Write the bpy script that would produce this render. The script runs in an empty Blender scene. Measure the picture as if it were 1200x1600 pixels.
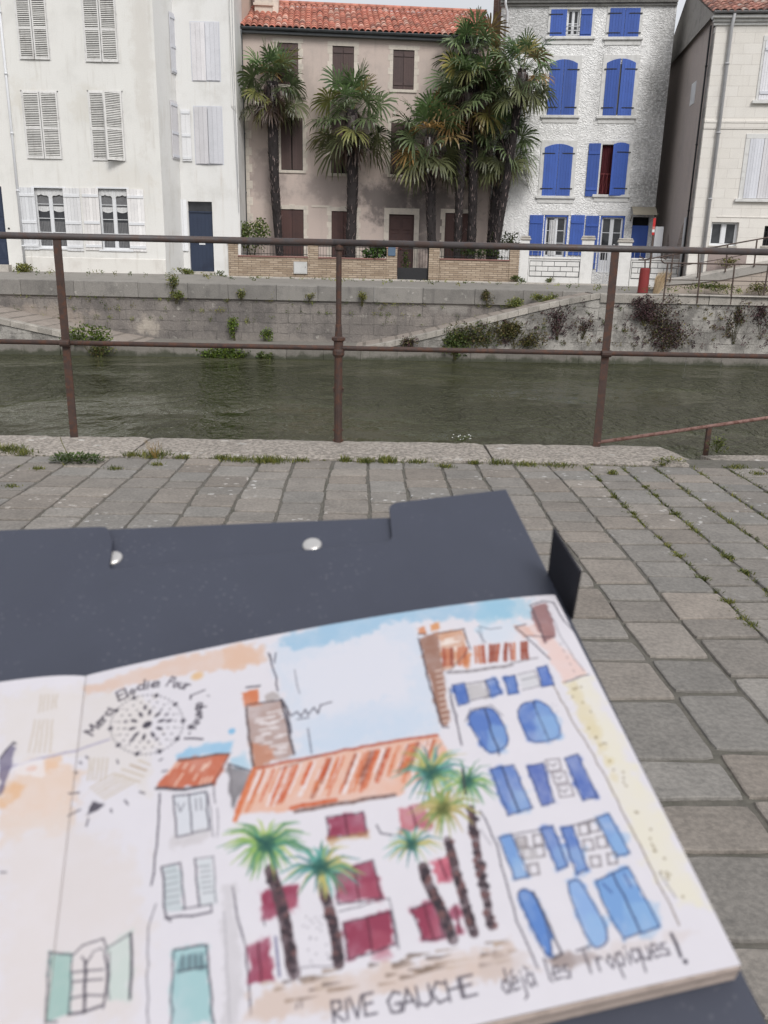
import bpy, math, random
import numpy as np
from mathutils import Vector, Matrix

# ------------------------------------------------------------------ camera, sky, sun
SC = bpy.context.scene
F_PX, CX, CY, EYE = 1300.0, 600.0, 800.0, 1.0          # surveyed from the photograph (1200 x 1600)
_d = np.array([507.0 - CX, 5100.0 - CY, F_PX]); _d /= np.linalg.norm(_d)
_up = -_d
_fw = np.array([0, 0, 1.0]) - _up * _up[2]; _fw /= np.linalg.norm(_fw)
_rt = np.cross(_fw, _up)
if _rt[0] < 0: _rt = -_rt
RW = np.array([_rt, _fw, _up])                         # world = RW @ camera (x right, y down, z forward)
cam_d = bpy.data.cameras.new('camera')
cam = bpy.data.objects.new('camera', cam_d); SC.collection.objects.link(cam); SC.camera = cam
m3 = np.stack([RW[:, 0], -RW[:, 1], -RW[:, 2]], axis=1)
cam.matrix_world = Matrix.Translation((0, 0, EYE)) @ Matrix([list(r) for r in m3]).to_4x4()
cam_d.sensor_fit = 'VERTICAL'; cam_d.sensor_height = 36; cam_d.sensor_width = 27
cam_d.lens = F_PX / 1600 * 36
cam_d.clip_start = 0.02; cam_d.clip_end = 2000
cam_d.dof.use_dof = True; cam_d.dof.focus_distance = 14.0; cam_d.dof.aperture_fstop = 16.5

SUN_EL, SUN_AZ = math.radians(44), math.radians(20)     # azimuth measured from straight behind the camera towards the right
w = bpy.data.worlds.new('World'); SC.world = w; w.use_nodes = True
nt = w.node_tree; nt.nodes.clear()
sky = nt.nodes.new('ShaderNodeTexSky'); sky.sky_type = 'NISHITA'; sky.sun_disc = False
sky.sun_elevation = SUN_EL; sky.sun_rotation = math.pi - SUN_AZ
sky.air_density = 1.0; sky.dust_density = 7.0; sky.ozone_density = 1.0
hs = nt.nodes.new('ShaderNodeHueSaturation'); hs.inputs['Saturation'].default_value = 0.22; hs.inputs['Value'].default_value = 1.25
bg = nt.nodes.new('ShaderNodeBackground'); bg.inputs['Strength'].default_value = 0.118
wo = nt.nodes.new('ShaderNodeOutputWorld')
# thin bright cloud layer over the clear sky
wtc = nt.nodes.new('ShaderNodeTexCoord'); wns = nt.nodes.new('ShaderNodeTexNoise'); wns.inputs['Scale'].default_value = 2.2; wns.inputs['Detail'].default_value = 6
wmr = nt.nodes.new('ShaderNodeMapRange'); wmr.inputs['From Min'].default_value = .3; wmr.inputs['From Max'].default_value = .7; wmr.inputs['To Min'].default_value = 5.6; wmr.inputs['To Max'].default_value = 6.8
wcm = nt.nodes.new('ShaderNodeVectorMath'); wcm.operation = 'SCALE'; wcm.inputs[0].default_value = (.96, .985, 1.04)
wmx = nt.nodes.new('ShaderNodeMix'); wmx.data_type = 'RGBA'; wmx.inputs[0].default_value = .8
nt.links.new(wtc.outputs['Generated'], wns.inputs['Vector']); nt.links.new(wns.outputs['Fac'], wmr.inputs['Value']); nt.links.new(wmr.outputs[0], wcm.inputs['Scale'])
nt.links.new(sky.outputs[0], hs.inputs['Color']); nt.links.new(hs.outputs[0], wmx.inputs[6]); nt.links.new(wcm.outputs[0], wmx.inputs[7]); nt.links.new(wmx.outputs[2], bg.inputs['Color']); nt.links.new(bg.outputs[0], wo.inputs['Surface'])
sun_d = bpy.data.lights.new('sun', 'SUN'); sun_d.energy = 1.75; sun_d.angle = math.radians(20); sun_d.color = (1.0, 0.975, 0.94)
sun = bpy.data.objects.new('sun', sun_d); SC.collection.objects.link(sun)
_sd = Vector((math.sin(SUN_AZ) * math.cos(SUN_EL), -math.cos(SUN_AZ) * math.cos(SUN_EL), math.sin(SUN_EL)))
sun.rotation_euler = _sd.to_track_quat('Z', 'Y').to_euler()
SC.view_settings.view_transform = 'Standard'; SC.view_settings.look = 'None'
SC.view_settings.exposure = 0.17; SC.view_settings.gamma = 1.0

random.seed(7); rng = np.random.default_rng(7)
U = random.uniform

# ------------------------------------------------------------------ survey helpers
def ray(x, y):
    v = RW @ np.array([x - CX, y - CY, F_PX]); return v / np.linalg.norm(v)
def at_z(x, y, z):
    r = ray(x, y); return np.array([0, 0, EYE]) + r * ((z - EYE) / r[2])
def at_y(x, y, Y):
    r = ray(x, y); return np.array([0, 0, EYE]) + r * (Y / r[1])

# ------------------------------------------------------------------ mesh helpers
class MB:
    def __init__(s): s.v = []; s.f = []; s.c = []; s.col = (1, 1, 1)
    def add(s, vs, fs, col=None):
        n = len(s.v); s.v.extend([tuple(map(float, p)) for p in vs]); s.f.extend([tuple(i + n for i in f) for f in fs])
        c = s.col if col is None else col
        s.c.extend([c] * len(vs)); return n
    def box(s, x0, x1, y0, y1, z0, z1, col=None):
        s.add([(x0, y0, z0), (x1, y0, z0), (x1, y1, z0), (x0, y1, z0), (x0, y0, z1), (x1, y0, z1), (x1, y1, z1), (x0, y1, z1)],
              [(0, 3, 2, 1), (4, 5, 6, 7), (0, 1, 5, 4), (1, 2, 6, 5), (2, 3, 7, 6), (3, 0, 4, 7)], col)
    def bbox(s, x0, x1, y0, y1, z0, z1, b=0.01, col=None):
        # box with chamfered front/top edges
        P = []
        for z, i in ((z0, b), (z0 + b, 0), (z1 - b, 0), (z1, b)):
            P += [(x0 + i, y0 + i, z), (x1 - i, y0 + i, z), (x1 - i, y1 - i, z), (x0 + i, y1 - i, z)]
        fs = [(0, 3, 2, 1), (12, 13, 14, 15)]
        for k in range(3):
            for j in range(4):
                a = k * 4 + j; c = k * 4 + (j + 1) % 4; fs.append((a, c, c + 4, a + 4))
        s.add(P, fs, col)
    def prism(s, poly, y0, y1, col=None):
        # poly: list of (x,z) counter-clockwise seen from -y, extruded from y0 (front) to y1
        n = len(poly)
        s.add([(x, y0, z) for x, z in poly] + [(x, y1, z) for x, z in poly],
              [tuple(range(n)), tuple(range(2 * n - 1, n - 1, -1))] + [(i, i + n, (i + 1) % n + n, (i + 1) % n) for i in range(n)], col)
    def tube(s, pts, r, n=8, col=None, cap=True):
        pts = [Vector(p) for p in pts]; rs = r if hasattr(r, '__len__') else [r] * len(pts)
        V = []; prev = None
        for i, p in enumerate(pts):
            d = (pts[min(i + 1, len(pts) - 1)] - pts[max(i - 1, 0)]).normalized()
            if prev is None:
                a = Vector((0, 0, 1)) if abs(d.z) < .9 else Vector((1, 0, 0))
                a = (a - d * a.dot(d)).normalized()
            else:
                a = (prev - d * prev.dot(d)).normalized()
            prev = a; b = d.cross(a)
            for k in range(n):
                t = 2 * math.pi * k / n; V.append(p + (a * math.cos(t) + b * math.sin(t)) * rs[i])
        F = []
        for i in range(len(pts) - 1):
            for k in range(n):
                F.append((i * n + k, i * n + (k + 1) % n, (i + 1) * n + (k + 1) % n, (i + 1) * n + k))
        if cap: F += [tuple(range(n - 1, -1, -1)), tuple(range((len(pts) - 1) * n, len(pts) * n))]
        s.add(V, F, col)
    def bar(s, p, q, w, h=None, col=None):
        # square bar from p to q
        h = h or w; p = Vector(p); q = Vector(q); d = (q - p).normalized()
        a = Vector((0, 0, 1)) if abs(d.z) < .9 else Vector((0, 1, 0))
        sx = d.cross(a).normalized(); sz = sx.cross(d).normalized()
        V = [e + sx * (i * w / 2) + sz * (j * h / 2) for e in (p, q) for i, j in ((-1, -1), (1, -1), (1, 1), (-1, 1))]
        s.add(V, [(0, 3, 2, 1), (4, 5, 6, 7), (0, 1, 5, 4), (1, 2, 6, 5), (2, 3, 7, 6), (3, 0, 4, 7)], col)
    def lathe(s, prof, n=20, c=(0, 0, 0), col=None):
        V = []; F = []
        for r, z in prof:
            for k in range(n):
                t = 2 * math.pi * k / n; V.append((c[0] + r * math.cos(t), c[1] + r * math.sin(t), c[2] + z))
        for i in range(len(prof) - 1):
            for k in range(n): F.append((i * n + k, i * n + (k + 1) % n, (i + 1) * n + (k + 1) % n, (i + 1) * n + k))
        F += [tuple(range(n - 1, -1, -1)), tuple(range((len(prof) - 1) * n, len(prof) * n))]
        s.add(V, F, col)
    def build(s, name, mat, parent=None, smooth=False, loc=None):
        me = bpy.data.meshes.new(name); me.from_pydata(s.v, [], s.f)
        if any(c != (1, 1, 1) for c in s.c[:1] + s.c[-1:]) or len(set(s.c)) > 1:
            at = me.color_attributes.new('col', 'FLOAT_COLOR', 'POINT')
            a = np.ones((len(s.v), 4), np.float32); a[:, :3] = np.array(s.c, np.float32); at.data.foreach_set('color', a.ravel())
        else:
            at = me.color_attributes.new('col', 'FLOAT_COLOR', 'POINT')
            a = np.ones((len(s.v), 4), np.float32); at.data.foreach_set('color', a.ravel())
        me.materials.append(mat)
        if smooth: me.polygons.foreach_set('use_smooth', [True] * len(me.polygons))
        me.update()
        o = bpy.data.objects.new(name, me); SC.collection.objects.link(o)
        if parent is not None: o.parent = parent
        if loc is not None: o.location = loc
        return o
def tag(o, label=None, cat=None, group=None, kind=None):
    if label: o['label'] = label
    if cat: o['category'] = cat
    if group: o['group'] = group
    if kind: o['kind'] = kind
    return o
def empty(name, loc=(0, 0, 0), rz=0, label=None, cat=None, group=None, kind=None):
    o = bpy.data.objects.new(name, None); SC.collection.objects.link(o); o.location = loc; o.rotation_euler = (0, 0, rz)
    o.empty_display_size = .2
    return tag(o, label, cat, group, kind)

# ------------------------------------------------------------------ material helpers
class G:
    def __init__(s, name):
        s.m = bpy.data.materials.new(name); s.m.use_nodes = True; s.t = s.m.node_tree; s.t.nodes.clear()
        s.out = s.t.nodes.new('ShaderNodeOutputMaterial'); s.b = s.n('BsdfPrincipled'); s.t.links.new(s.b.outputs[0], s.out.inputs[0])
        s.co = s.n('TexCoord').outputs['Object']
    def n(s, typ, ins=None, **kw):
        nd = s.t.nodes.new('ShaderNode' + typ)
        for k, v in kw.items(): setattr(nd, k, v)
        if ins:
            for k, v in ins.items(): s.set(nd.inputs[k], v)
        return nd
    def set(s, sock, v):
        if hasattr(v, 'is_linked') or isinstance(v, bpy.types.NodeSocket): s.t.links.new(v, sock)
        elif isinstance(v, tuple) and len(v) == 3 and sock.type == 'RGBA': sock.default_value = (*v, 1)
        else: sock.default_value = v
    def noise(s, scale, detail=5, rough=.6, vec=None, dist=0):
        return s.n('TexNoise', {'Vector': vec or s.co, 'Scale': scale, 'Detail': detail, 'Roughness': rough, 'Distortion': dist}).outputs['Fac']
    def ramp(s, fac, a, b, lo=0., hi=1.):
        return s.n('MapRange', {'Value': fac, 'From Min': a, 'From Max': b, 'To Min': lo, 'To Max': hi}, interpolation_type='SMOOTHSTEP').outputs[0]
    def mix(s, fac, a, b, mode='MIX'):
        nd = s.n('Mix', data_type='RGBA', blend_type=mode); s.set(nd.inputs[0], fac); s.set(nd.inputs[6], a); s.set(nd.inputs[7], b); return nd.outputs[2]
    def math(s, op, a, b=0.):
        nd = s.n('Math', operation=op); s.set(nd.inputs[0], a); s.set(nd.inputs[1], b); return nd.outputs[0]
    def scaled(s, sx, sy, sz, off=(0, 0, 0)):
        return s.n('Mapping', {'Vector': s.co, 'Scale': (sx, sy, sz), 'Location': off}).outputs[0]
    def facing(s):
        sp = s.n('SeparateXYZ', {0: s.co}); a = s.math('ADD', sp.outputs[0], sp.outputs[1])
        return s.n('CombineXYZ', {0: a, 1: sp.outputs[2]}).outputs[0]
    def bump(s, h, strength, dist=.01, prev=None):
        i = {'Height': h, 'Strength': strength, 'Distance': dist}
        if prev is not None: i['Normal'] = prev
        return s.n('Bump', i).outputs[0]
    def vcol(s): return s.n('VertexColor', layer_name='col').outputs[0]
def sat_mul(c, k): return tuple(min(1, x * k) for x in c)

def M(name, c, rough=.8, dark=None, ns=2.5, amt=(.45, .75), fine=30, fa=.12, bump=.2, bd=.006, bs=60, streak=None, joints=None,
      spots=None, metal=0., spec=.4, vc=True, lich=None, rust=None, coat=0.):
    g = G(name); col = c
    # slow tonal drift + fine grain
    n1 = g.noise(ns, 6, .62)
    d = dark or sat_mul(c, .8)
    col = g.mix(g.ramp(n1, *amt), c, d)
    n2 = g.noise(fine, 4, .6)
    col = g.mix(fa, col, g.mix(g.ramp(n2, .3, .7), sat_mul(c, .55), sat_mul(c, 1.35)))
    hgt = g.noise(bs, 5, .65)
    nrm = g.bump(hgt, bump, bd)
    if joints:
        j = joints
        br = g.n('TexBrick', {'Vector': g.facing(), 'Color1': (1, 1, 1), 'Color2': j.get('c2', (.88, .88, .88)), 'Mortar': (0, 0, 0), 'Scale': 1.0,
                              'Mortar Size': j['m'], 'Mortar Smooth': j.get('sm', .3), 'Bias': 0., 'Brick Width': j['w'], 'Row Height': j['h']}, offset=.5)
        dv = g.n('VectorMath', {0: g.facing(), 1: g.n('TexNoise', {'Vector': g.co, 'Scale': 1.7, 'Detail': 3.}).outputs['Color']}, operation='MULTIPLY_ADD')
        if j.get('wob'):
            sc = g.n('VectorMath', operation='SCALE'); g.set(sc.inputs[0], g.n('TexNoise', {'Vector': g.co, 'Scale': 2.2, 'Detail': 3.}).outputs['Color']); sc.inputs['Scale'].default_value = j['wob']
            ad = g.n('VectorMath', {0: g.facing(), 1: sc.outputs[0]}, operation='ADD'); g.set(br.inputs['Vector'], ad.outputs[0])
        tone = g.mix(j.get('tone', 1.), (1, 1, 1), br.outputs['Color'], 'MIX')
        nob = g.mix(br.outputs['Fac'], br.outputs['Color'], (1, 1, 1))
        col = g.mix(j.get('tone', .7), col, g.mix(1., col, nob, 'MULTIPLY'))
        vis = g.math('MULTIPLY', br.outputs['Fac'], g.ramp(g.noise(3.1, 4), .3, .6, j.get('lo', .3), j.get('hi', 1.)))
        col = g.mix(vis, col, j['col'])
        nrm = g.bump(g.math('SUBTRACT', 1., br.outputs['Fac']), j.get('b', .5), .01, nrm)
    if streak:
        sv = g.scaled(3.0, 3.0, .28)
        s1 = g.noise(1.6, 5, .6, vec=sv)
        col = g.mix(g.ramp(s1, .52, .78, 0., streak[1]), col, streak[0])
    if lich:
        lv = g.n('TexVoronoi', {'Vector': g.co, 'Scale': lich[1], 'Randomness': 1.0}, feature='F1').outputs['Distance']
        lv = g.math('ADD', lv, g.ramp(g.noise(lich[1] * 4, 3), .2, .8, -.14, .14))
        lm = g.math('MULTIPLY', g.ramp(lv, .14, .26, 1., 0.), g.ramp(g.noise(lich[2], 4), .5, .62))
        if len(lich) > 4:
            sy = g.n('SeparateXYZ', {0: g.co}).outputs[1]; lm = g.math('MULTIPLY', lm, g.ramp(sy, lich[4], lich[5], .0, 1.))
        col = g.mix(g.math('MULTIPLY', lm, lich[3]), col, lich[0])
    if spots:
        for (sx, sy, sz, rx, rz, st, sc) in spots:
            mp = g.n('Mapping', {'Vector': g.co, 'Location': (-sx / rx, 0, -sz / rz), 'Scale': (1 / rx, 0.0001, 1 / rz)}).outputs[0]
            ln = g.n('VectorMath', {0: mp}, operation='LENGTH').outputs['Value']
            ln = g.math('ADD', ln, g.ramp(g.noise(1.8, 5, .65), .25, .75, -.45, .45))
            col = g.mix(g.ramp(ln, .35, 1.1, st, 0.), col, sc)
    if rust:
        r1 = g.ramp(g.noise(rust[1], 6, .7), .45, .62)
        col = g.mix(r1, col, rust[0])
    if lich and len(lich) > 4: pass
    if vc: col = g.mix(1., col, g.vcol(), 'MULTIPLY')
    g.set(g.b.inputs['Base Color'], col); g.set(g.b.inputs['Roughness'], g.ramp(n2, .2, .8, max(0, rough - .08), min(1, rough + .08)))
    g.b.inputs['Metallic'].default_value = metal; g.b.inputs['Specular IOR Level'].default_value = spec
    g.b.inputs['Coat Weight'].default_value = coat
    g.set(g.b.inputs['Normal'], nrm)
    return g.m

WHITE = M('white_plaster', (.74, .73, .70), .85, (.66, .65, .62), ns=.9, streak=((.46, .43, .38), .42), bump=.35, fa=.10, spots=[(1.2, 0, .2, 3.5, .7, .5, (.45, .43, .39)), (.8, 0, 6.6, .9, .8, .3, (.52, .47, .38)), (3.2, 0, 6.4, .9, .9, .3, (.5, .46, .38)), (4.3, 0, 3.3, 1.6, 1.3, .25, (.58, .53, .45)), (5.4, 0, 9, .5, 5, .35, (.50, .46, .41))])
WHITE_B = M('white_plaster_side', (.72, .715, .70), .85, (.60, .59, .565), ns=.8, streak=((.46, .40, .33), .45), bump=.25, fa=.08)
BEIGE = M('beige_render', (.56, .47, .40), .9, (.48, .42, .38), ns=1.2, streak=((.35, .30, .28), .5))
STRAW = M('straw_blades', (.56, .44, .29), .9, (.46, .36, .23), ns=4, bump=0)
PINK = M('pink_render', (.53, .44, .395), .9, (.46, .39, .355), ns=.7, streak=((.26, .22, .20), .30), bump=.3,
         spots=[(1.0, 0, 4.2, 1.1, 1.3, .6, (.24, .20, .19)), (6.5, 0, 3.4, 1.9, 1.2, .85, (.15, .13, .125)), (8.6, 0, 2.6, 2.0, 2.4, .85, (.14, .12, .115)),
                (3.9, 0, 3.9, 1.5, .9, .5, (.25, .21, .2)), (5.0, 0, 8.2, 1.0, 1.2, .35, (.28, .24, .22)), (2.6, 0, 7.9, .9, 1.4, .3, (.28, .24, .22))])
CREAM = M('cream_stone', (.60, .54, .47), .85, (.46, .42, .38), ns=5, bump=.4, streak=((.38, .34, .3), .3))
BROWN_W = M('brown_render', (.47, .405, .37), .95, (.40, .35, .325), ns=1.0, streak=((.30, .265, .25), .55), bump=.5, bs=25, fa=.2)
ASHLAR = M('ashlar_limestone', (.73, .70, .655), .85, (.66, .63, .59), ns=1.2, joints=dict(w=.72, h=.36, m=.008, col=(.50, .46, .42), tone=.5, b=.35, lo=.25, hi=.8, c2=(.93, .92, .9)),
           streak=((.55, .50, .45), .2))
BLUE = M('blue_paint', (.045, .105, .40), .55, (.04, .09, .34), ns=1.5, bump=.12, fa=.12, spec=.4, streak=((.07, .13, .40), .4))
BLACK_I = M('black_iron', (.02, .02, .022), .6, bump=.1)
GREY_SH = M('pale_grey_paint', (.60, .61, .655), .65, (.53, .54, .58), ns=2, bump=.15, streak=((.46, .46, .46), .3))
WHITE_P = M('white_paint', (.70, .71, .73), .55, (.63, .64, .66), ns=2, bump=.15, streak=((.5, .48, .45), .25))
LOUV = M('weathered_louvre_paint', (.70, .69, .675), .75, (.45, .43, .41), ns=7, amt=(.5, .8), bump=.3, bd=.01, streak=((.32, .29, .26), .5))
BROWN_SH = M('brown_shutter_paint', (.085, .055, .052), .6, (.065, .045, .043), ns=2, bump=.15)
BROWN_SH2 = M('red_brown_shutter_paint', (.075, .038, .034), .6, (.055, .03, .03), ns=2, bump=.15)
NAVY = M('navy_door_paint', (.030, .042, .075), .45, (.022, .03, .055), ns=2, bump=.1)
DKRED = M('dark_red_curtain', (.07, .010, .014), .9)
DARK = M('dark_interior', (.010, .010, .011), .9, bump=0)
CURT = M('white_curtain', (.62, .62, .62), .95, (.5, .5, .5), ns=8)
GREYC = M('grey_net_curtain', (.17, .17, .175), .9, (.13, .13, .135), ns=5)
ZINC = M('zinc_gutter', (.14, .15, .16), .5, (.10, .105, .11), metal=.3)
PVC = M('pale_grey_pipe', (.42, .42, .43), .5)
CONC = M('concrete', (.33, .31, .285), .95, (.22, .21, .195), ns=3, bump=.6, bs=40, fa=.25)
CONC_L = M('light_concrete', (.46, .43, .39), .95, (.30, .28, .255), ns=3, bump=.5, bs=40, fa=.3, streak=((.2, .19, .17), .4))
KERBR = M('ramp_kerb_stone', (.40, .37, .33), .95, (.22, .205, .185), ns=1.8, amt=(.35, .65), bump=.7, bs=30, fa=.35, bd=.015)
COPE = M('quay_coping_stone', (.235, .222, .205), .95, (.145, .138, .13), ns=1.6, bump=.7, bs=18, bd=.02, fa=.3, streak=((.12, .115, .11), .55), lich=((.5, .48, .44), 3.5, 1.2, .5))
QWALL = M('quay_wall_stone', (.25, .225, .205), .95, (.115, .105, .10), ns=1.1, amt=(.35, .68), bump=.9, bs=14, bd=.03, fa=.35,
          joints=dict(w=.95, h=.38, m=.022, col=(.085, .078, .072), tone=.65, b=.5, lo=.0, hi=.7, wob=.16, c2=(.72, .72, .74)),
          spots=[(-9.4, 0, .85, .7, .4, .7, (.46, .41, .35)), (-13.2, 0, 1.15, 1.8, .5, .55, (.38, .32, .27)), (-6.3, 0, 1.3, .8, .9, .5, (.11, .10, .10)), (-1.2, 0, 1.0, 1.6, .5, .4, (.15, .135, .125)), (2.4, 0, 1.9, 1.0, .5, .5, (.36, .34, .31)), (-4, 0, .2, 4.5, .45, .5, (.30, .27, .24)), (4.6, 0, 2.0, 1.2, .5, .5, (.12, .115, .11))],
          streak=((.10, .095, .09), .6), lich=((.44, .42, .38), 2.6, .9, .6))
QFRONT = M('quay_front_stone', (.40, .38, .35), .95, (.115, .108, .10), ns=1.4, amt=(.40, .60), bump=.9, bs=16, bd=.03, fa=.35,
           joints=dict(w=1.1, h=.42, m=.02, col=(.12, .11, .10), tone=.6, b=.5, lo=.0, hi=.7, wob=.15, c2=(.8, .8, .8)),
           streak=((.10, .092, .09), .7), lich=((.06, .05, .05), 4.5, 1.3, .9))
LEDGE = M('ledge_stone', (.20, .185, .165), .95, (.13, .12, .105), ns=1.5, bump=.7, bs=15, bd=.02, fa=.3, spots=[(0, 0, -2.55, 400, .26, .85, (.045, .05, .03))], streak=((.08, .085, .06), .7))
RAMPM = M('ramp_setts', (.33, .285, .25), .95, (.24, .21, .185), ns=2, bump=.6, fa=.2, joints=dict(w=.22, h=.13, m=.014, col=(.16, .14, .12), tone=.5, b=.7))
RAIL = M('rusty_brown_steel', (.058, .037, .031), .66, (.038, .026, .024), ns=14, bump=.7, bs=90, bd=.002, fa=.3, rust=((.085, .040, .026), 26), spec=.35)
RAIL_T = M('worn_brown_steel', (.068, .058, .058), .52, (.055, .045, .043), ns=10, bump=.6, bs=80, bd=.002, fa=.3, rust=((.075, .048, .040), 16), spec=.5)
RAIL_L = M('pink_brown_steel', (.24, .14, .12), .7, (.17, .09, .075), ns=30, bump=.4, bd=.002, rust=((.13, .06, .045), 35))
RAIL_F = M('far_rail_steel', (.085, .06, .05), .7, (.06, .04, .035), ns=8)
COPN = M('near_coping_aggregate', (.33, .295, .26), .95, (.16, .145, .13), ns=3.2, bump=1., bs=60, bd=.012, fine=55, fa=1.0, lich=((.62, .60, .57), 9, 4.5, .75))
TERRA = M('clay_roof_tile', (.52, .215, .155), .85, (.37, .155, .115), ns=6, bump=.4, fa=.3, lich=((.62, .36, .28), 6, 5, .5))
TERRA_O = M('weathered_clay_tile', (.40, .21, .165), .9, (.25, .14, .115), ns=5, bump=.4, fa=.3)
YBRICK = M('buff_brick', (.46, .37, .28), .9, (.36, .285, .215), ns=2, bump=.4, fa=.2,
           joints=dict(w=.38, h=.088, m=.012, col=(.17, .13, .10), tone=.95, b=.8, lo=.7, hi=1., c2=(.66, .62, .58)))
TERRA_F = M('terracotta_cap', (.25, .13, .11), .85)
REDP = M('red_paint', (.22, .028, .027), .6, (.16, .025, .024), ns=4, bump=.2)
SIGNW = M('sign_white', (.75, .75, .75), .5)
MBOX = M('meter_box', (.50, .50, .49), .6, (.42, .42, .41))
LBLUE = M('letterbox_blue', (.09, .14, .21), .5)

def rubble():
    g = G('whitewashed_rubble')
    v = g.n('TexNoise', {'Vector': g.co, 'Scale': 3.0, 'Detail': 4.}).outputs['Color']
    sc = g.n('VectorMath', operation='SCALE'); g.set(sc.inputs[0], v); sc.inputs['Scale'].default_value = .75
    ad = g.n('VectorMath', {0: g.scaled(1, 1, 1.9), 1: sc.outputs[0]}, operation='ADD').outputs[0]
    e = g.n('TexVoronoi', {'Vector': ad, 'Scale': 5.6}, feature='DISTANCE_TO_EDGE').outputs['Distance']
    cell = g.n('HueSaturation', {'Saturation': 0., 'Color': g.n('TexVoronoi', {'Vector': ad, 'Scale': 5.6}, feature='F1').outputs['Color']}).outputs[0]
    joint = g.math('MULTIPLY', g.ramp(e, .01, .08, 1., 0.), g.ramp(g.noise(7, 5, .7), .42, .62))
    col = g.mix(g.ramp(g.noise(5, 5), .4, .7), (.90, .895, .885), (.80, .795, .785))
    col = g.mix(.10, col, g.mix(1., col, cell, 'MULTIPLY'))
    jm = g.math('MULTIPLY', joint, g.ramp(g.noise(1.6, 4), .35, .65, .0, .42))
    col = g.mix(jm, col, (.36, .35, .34))
    sp = g.n('SeparateXYZ', {0: g.co})
    big = g.noise(.55, 6, .65); fine = g.noise(9, 5, .7)
    # grey dirt at top left; dirt and cast shadow painted down the right-hand end
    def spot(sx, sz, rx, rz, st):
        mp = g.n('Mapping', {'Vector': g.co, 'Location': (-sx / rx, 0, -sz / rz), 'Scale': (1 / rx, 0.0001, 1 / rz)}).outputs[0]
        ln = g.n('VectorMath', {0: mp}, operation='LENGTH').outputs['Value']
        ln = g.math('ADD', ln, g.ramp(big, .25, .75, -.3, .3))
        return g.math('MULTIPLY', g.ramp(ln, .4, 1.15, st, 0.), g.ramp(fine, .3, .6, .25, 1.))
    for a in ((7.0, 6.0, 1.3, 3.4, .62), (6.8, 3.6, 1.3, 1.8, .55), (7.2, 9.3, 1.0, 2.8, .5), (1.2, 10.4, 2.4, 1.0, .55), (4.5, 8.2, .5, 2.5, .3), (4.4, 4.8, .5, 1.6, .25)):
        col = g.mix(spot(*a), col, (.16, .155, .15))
    col = g.mix(1., col, g.vcol(), 'MULTIPLY')
    g.set(g.b.inputs['Base Color'], col); g.b.inputs['Roughness'].default_value = .95
    n = g.bump(g.math('ADD', g.math('MULTIPLY', g.ramp(e, 0, .3), .45), g.math('MULTIPLY', g.noise(6, 6, .75), 1.1)), 1.0, .036)
    g.set(g.b.inputs['Normal'], n); return g.m
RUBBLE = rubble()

def glass_mat():
    g = G('window_glass'); col = g.mix(g.ramp(g.noise(1.3, 3), .35, .65), (.022, .023, .026), (.05, .052, .056))
    g.set(g.b.inputs['Base Color'], col); g.b.inputs['Roughness'].default_value = .08; g.b.inputs['Specular IOR Level'].default_value = .5
    g.set(g.b.inputs['Normal'], g.bump(g.noise(2.5, 2), .15, .02)); return g.m
GLASS = glass_mat()

def water_mat():
    g = G('canal_water')
    col = g.mix(g.ramp(g.noise(.12, 4), .35, .65), (.040, .042, .020), (.057, .058, .032))
    g.set(g.b.inputs['Base Color'], col); g.b.inputs['Roughness'].default_value = .06; g.b.inputs['IOR'].default_value = 1.33
    a = g.noise(2.0, 3, .5, vec=g.scaled(1.5, .95, 1), dist=.9); b = g.noise(7, 2, .5, vec=g.scaled(1.3, .8, 1), dist=.5); c = g.noise(.5, 2, .5)
    gust = g.ramp(g.noise(.16, 3), .42, .58, .15, 1.)
    h = g.math('ADD', g.math('MULTIPLY', a, 1.0), g.math('MULTIPLY', b, .30)); h = g.math('MULTIPLY', h, gust)
    h = g.math('ADD', h, g.math('MULTIPLY', c, .6))
    g.set(g.b.inputs['Normal'], g.bump(h, 1.0, .62)); return g.m
WATER = water_mat()

def leaf_mat(name, c, c2, rough=.55, trans=.25, spec=.35):
    g = G(name); col = g.mix(g.ramp(g.noise(6, 4), .35, .65), c, c2); col = g.mix(1., col, g.vcol(), 'MULTIPLY')
    g.set(g.b.inputs['Base Color'], col); g.b.inputs['Roughness'].default_value = rough; g.b.inputs['Specular IOR Level'].default_value = spec
    tr = g.n('BsdfTranslucent', {'Color': col}); mx = g.n('MixShader', {0: trans, 1: g.b.outputs[0], 2: tr.outputs[0]})
    g.t.links.new(mx.outputs[0], g.out.inputs[0]); return g.m
PALM = leaf_mat('palm_leaf', (.145, .168, .100), (.098, .122, .074), .36, .3, .7)
LEAF = leaf_mat('weed_leaf', (.10, .12, .045), (.07, .09, .035))
TRUNK = M('palm_trunk_fibre', (.036, .030, .030), .95, (.018, .015, .016), ns=8, bump=1., bs=35, bd=.04, fa=.5)
# ------------------------------------------------------------------ large structure: water, quays, grounds
WZ = -2.5                                   # water level
def YF(x): return 30.9 + .05 * x            # front line of the far quay
YR = 33.4                                   # recessed quay wall
YEDGE = 4.70
mb = MB(); mb.add([(-160, YEDGE - .3, WZ), (160, YEDGE - .3, WZ), (160, 40, WZ), (-160, 40, WZ)], [(0, 1, 2, 3)])
tag(mb.build('water', WATER), kind='structure')
# canal wall under the near coping
mb = MB(); mb.box(-60, 60, YEDGE - .45, YEDGE - .05, WZ - 1, -.17)
tag(mb.build('near_quay_wall', QWALL), 'stone canal wall dropping below the near coping edge to the water', 'wall')

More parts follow.
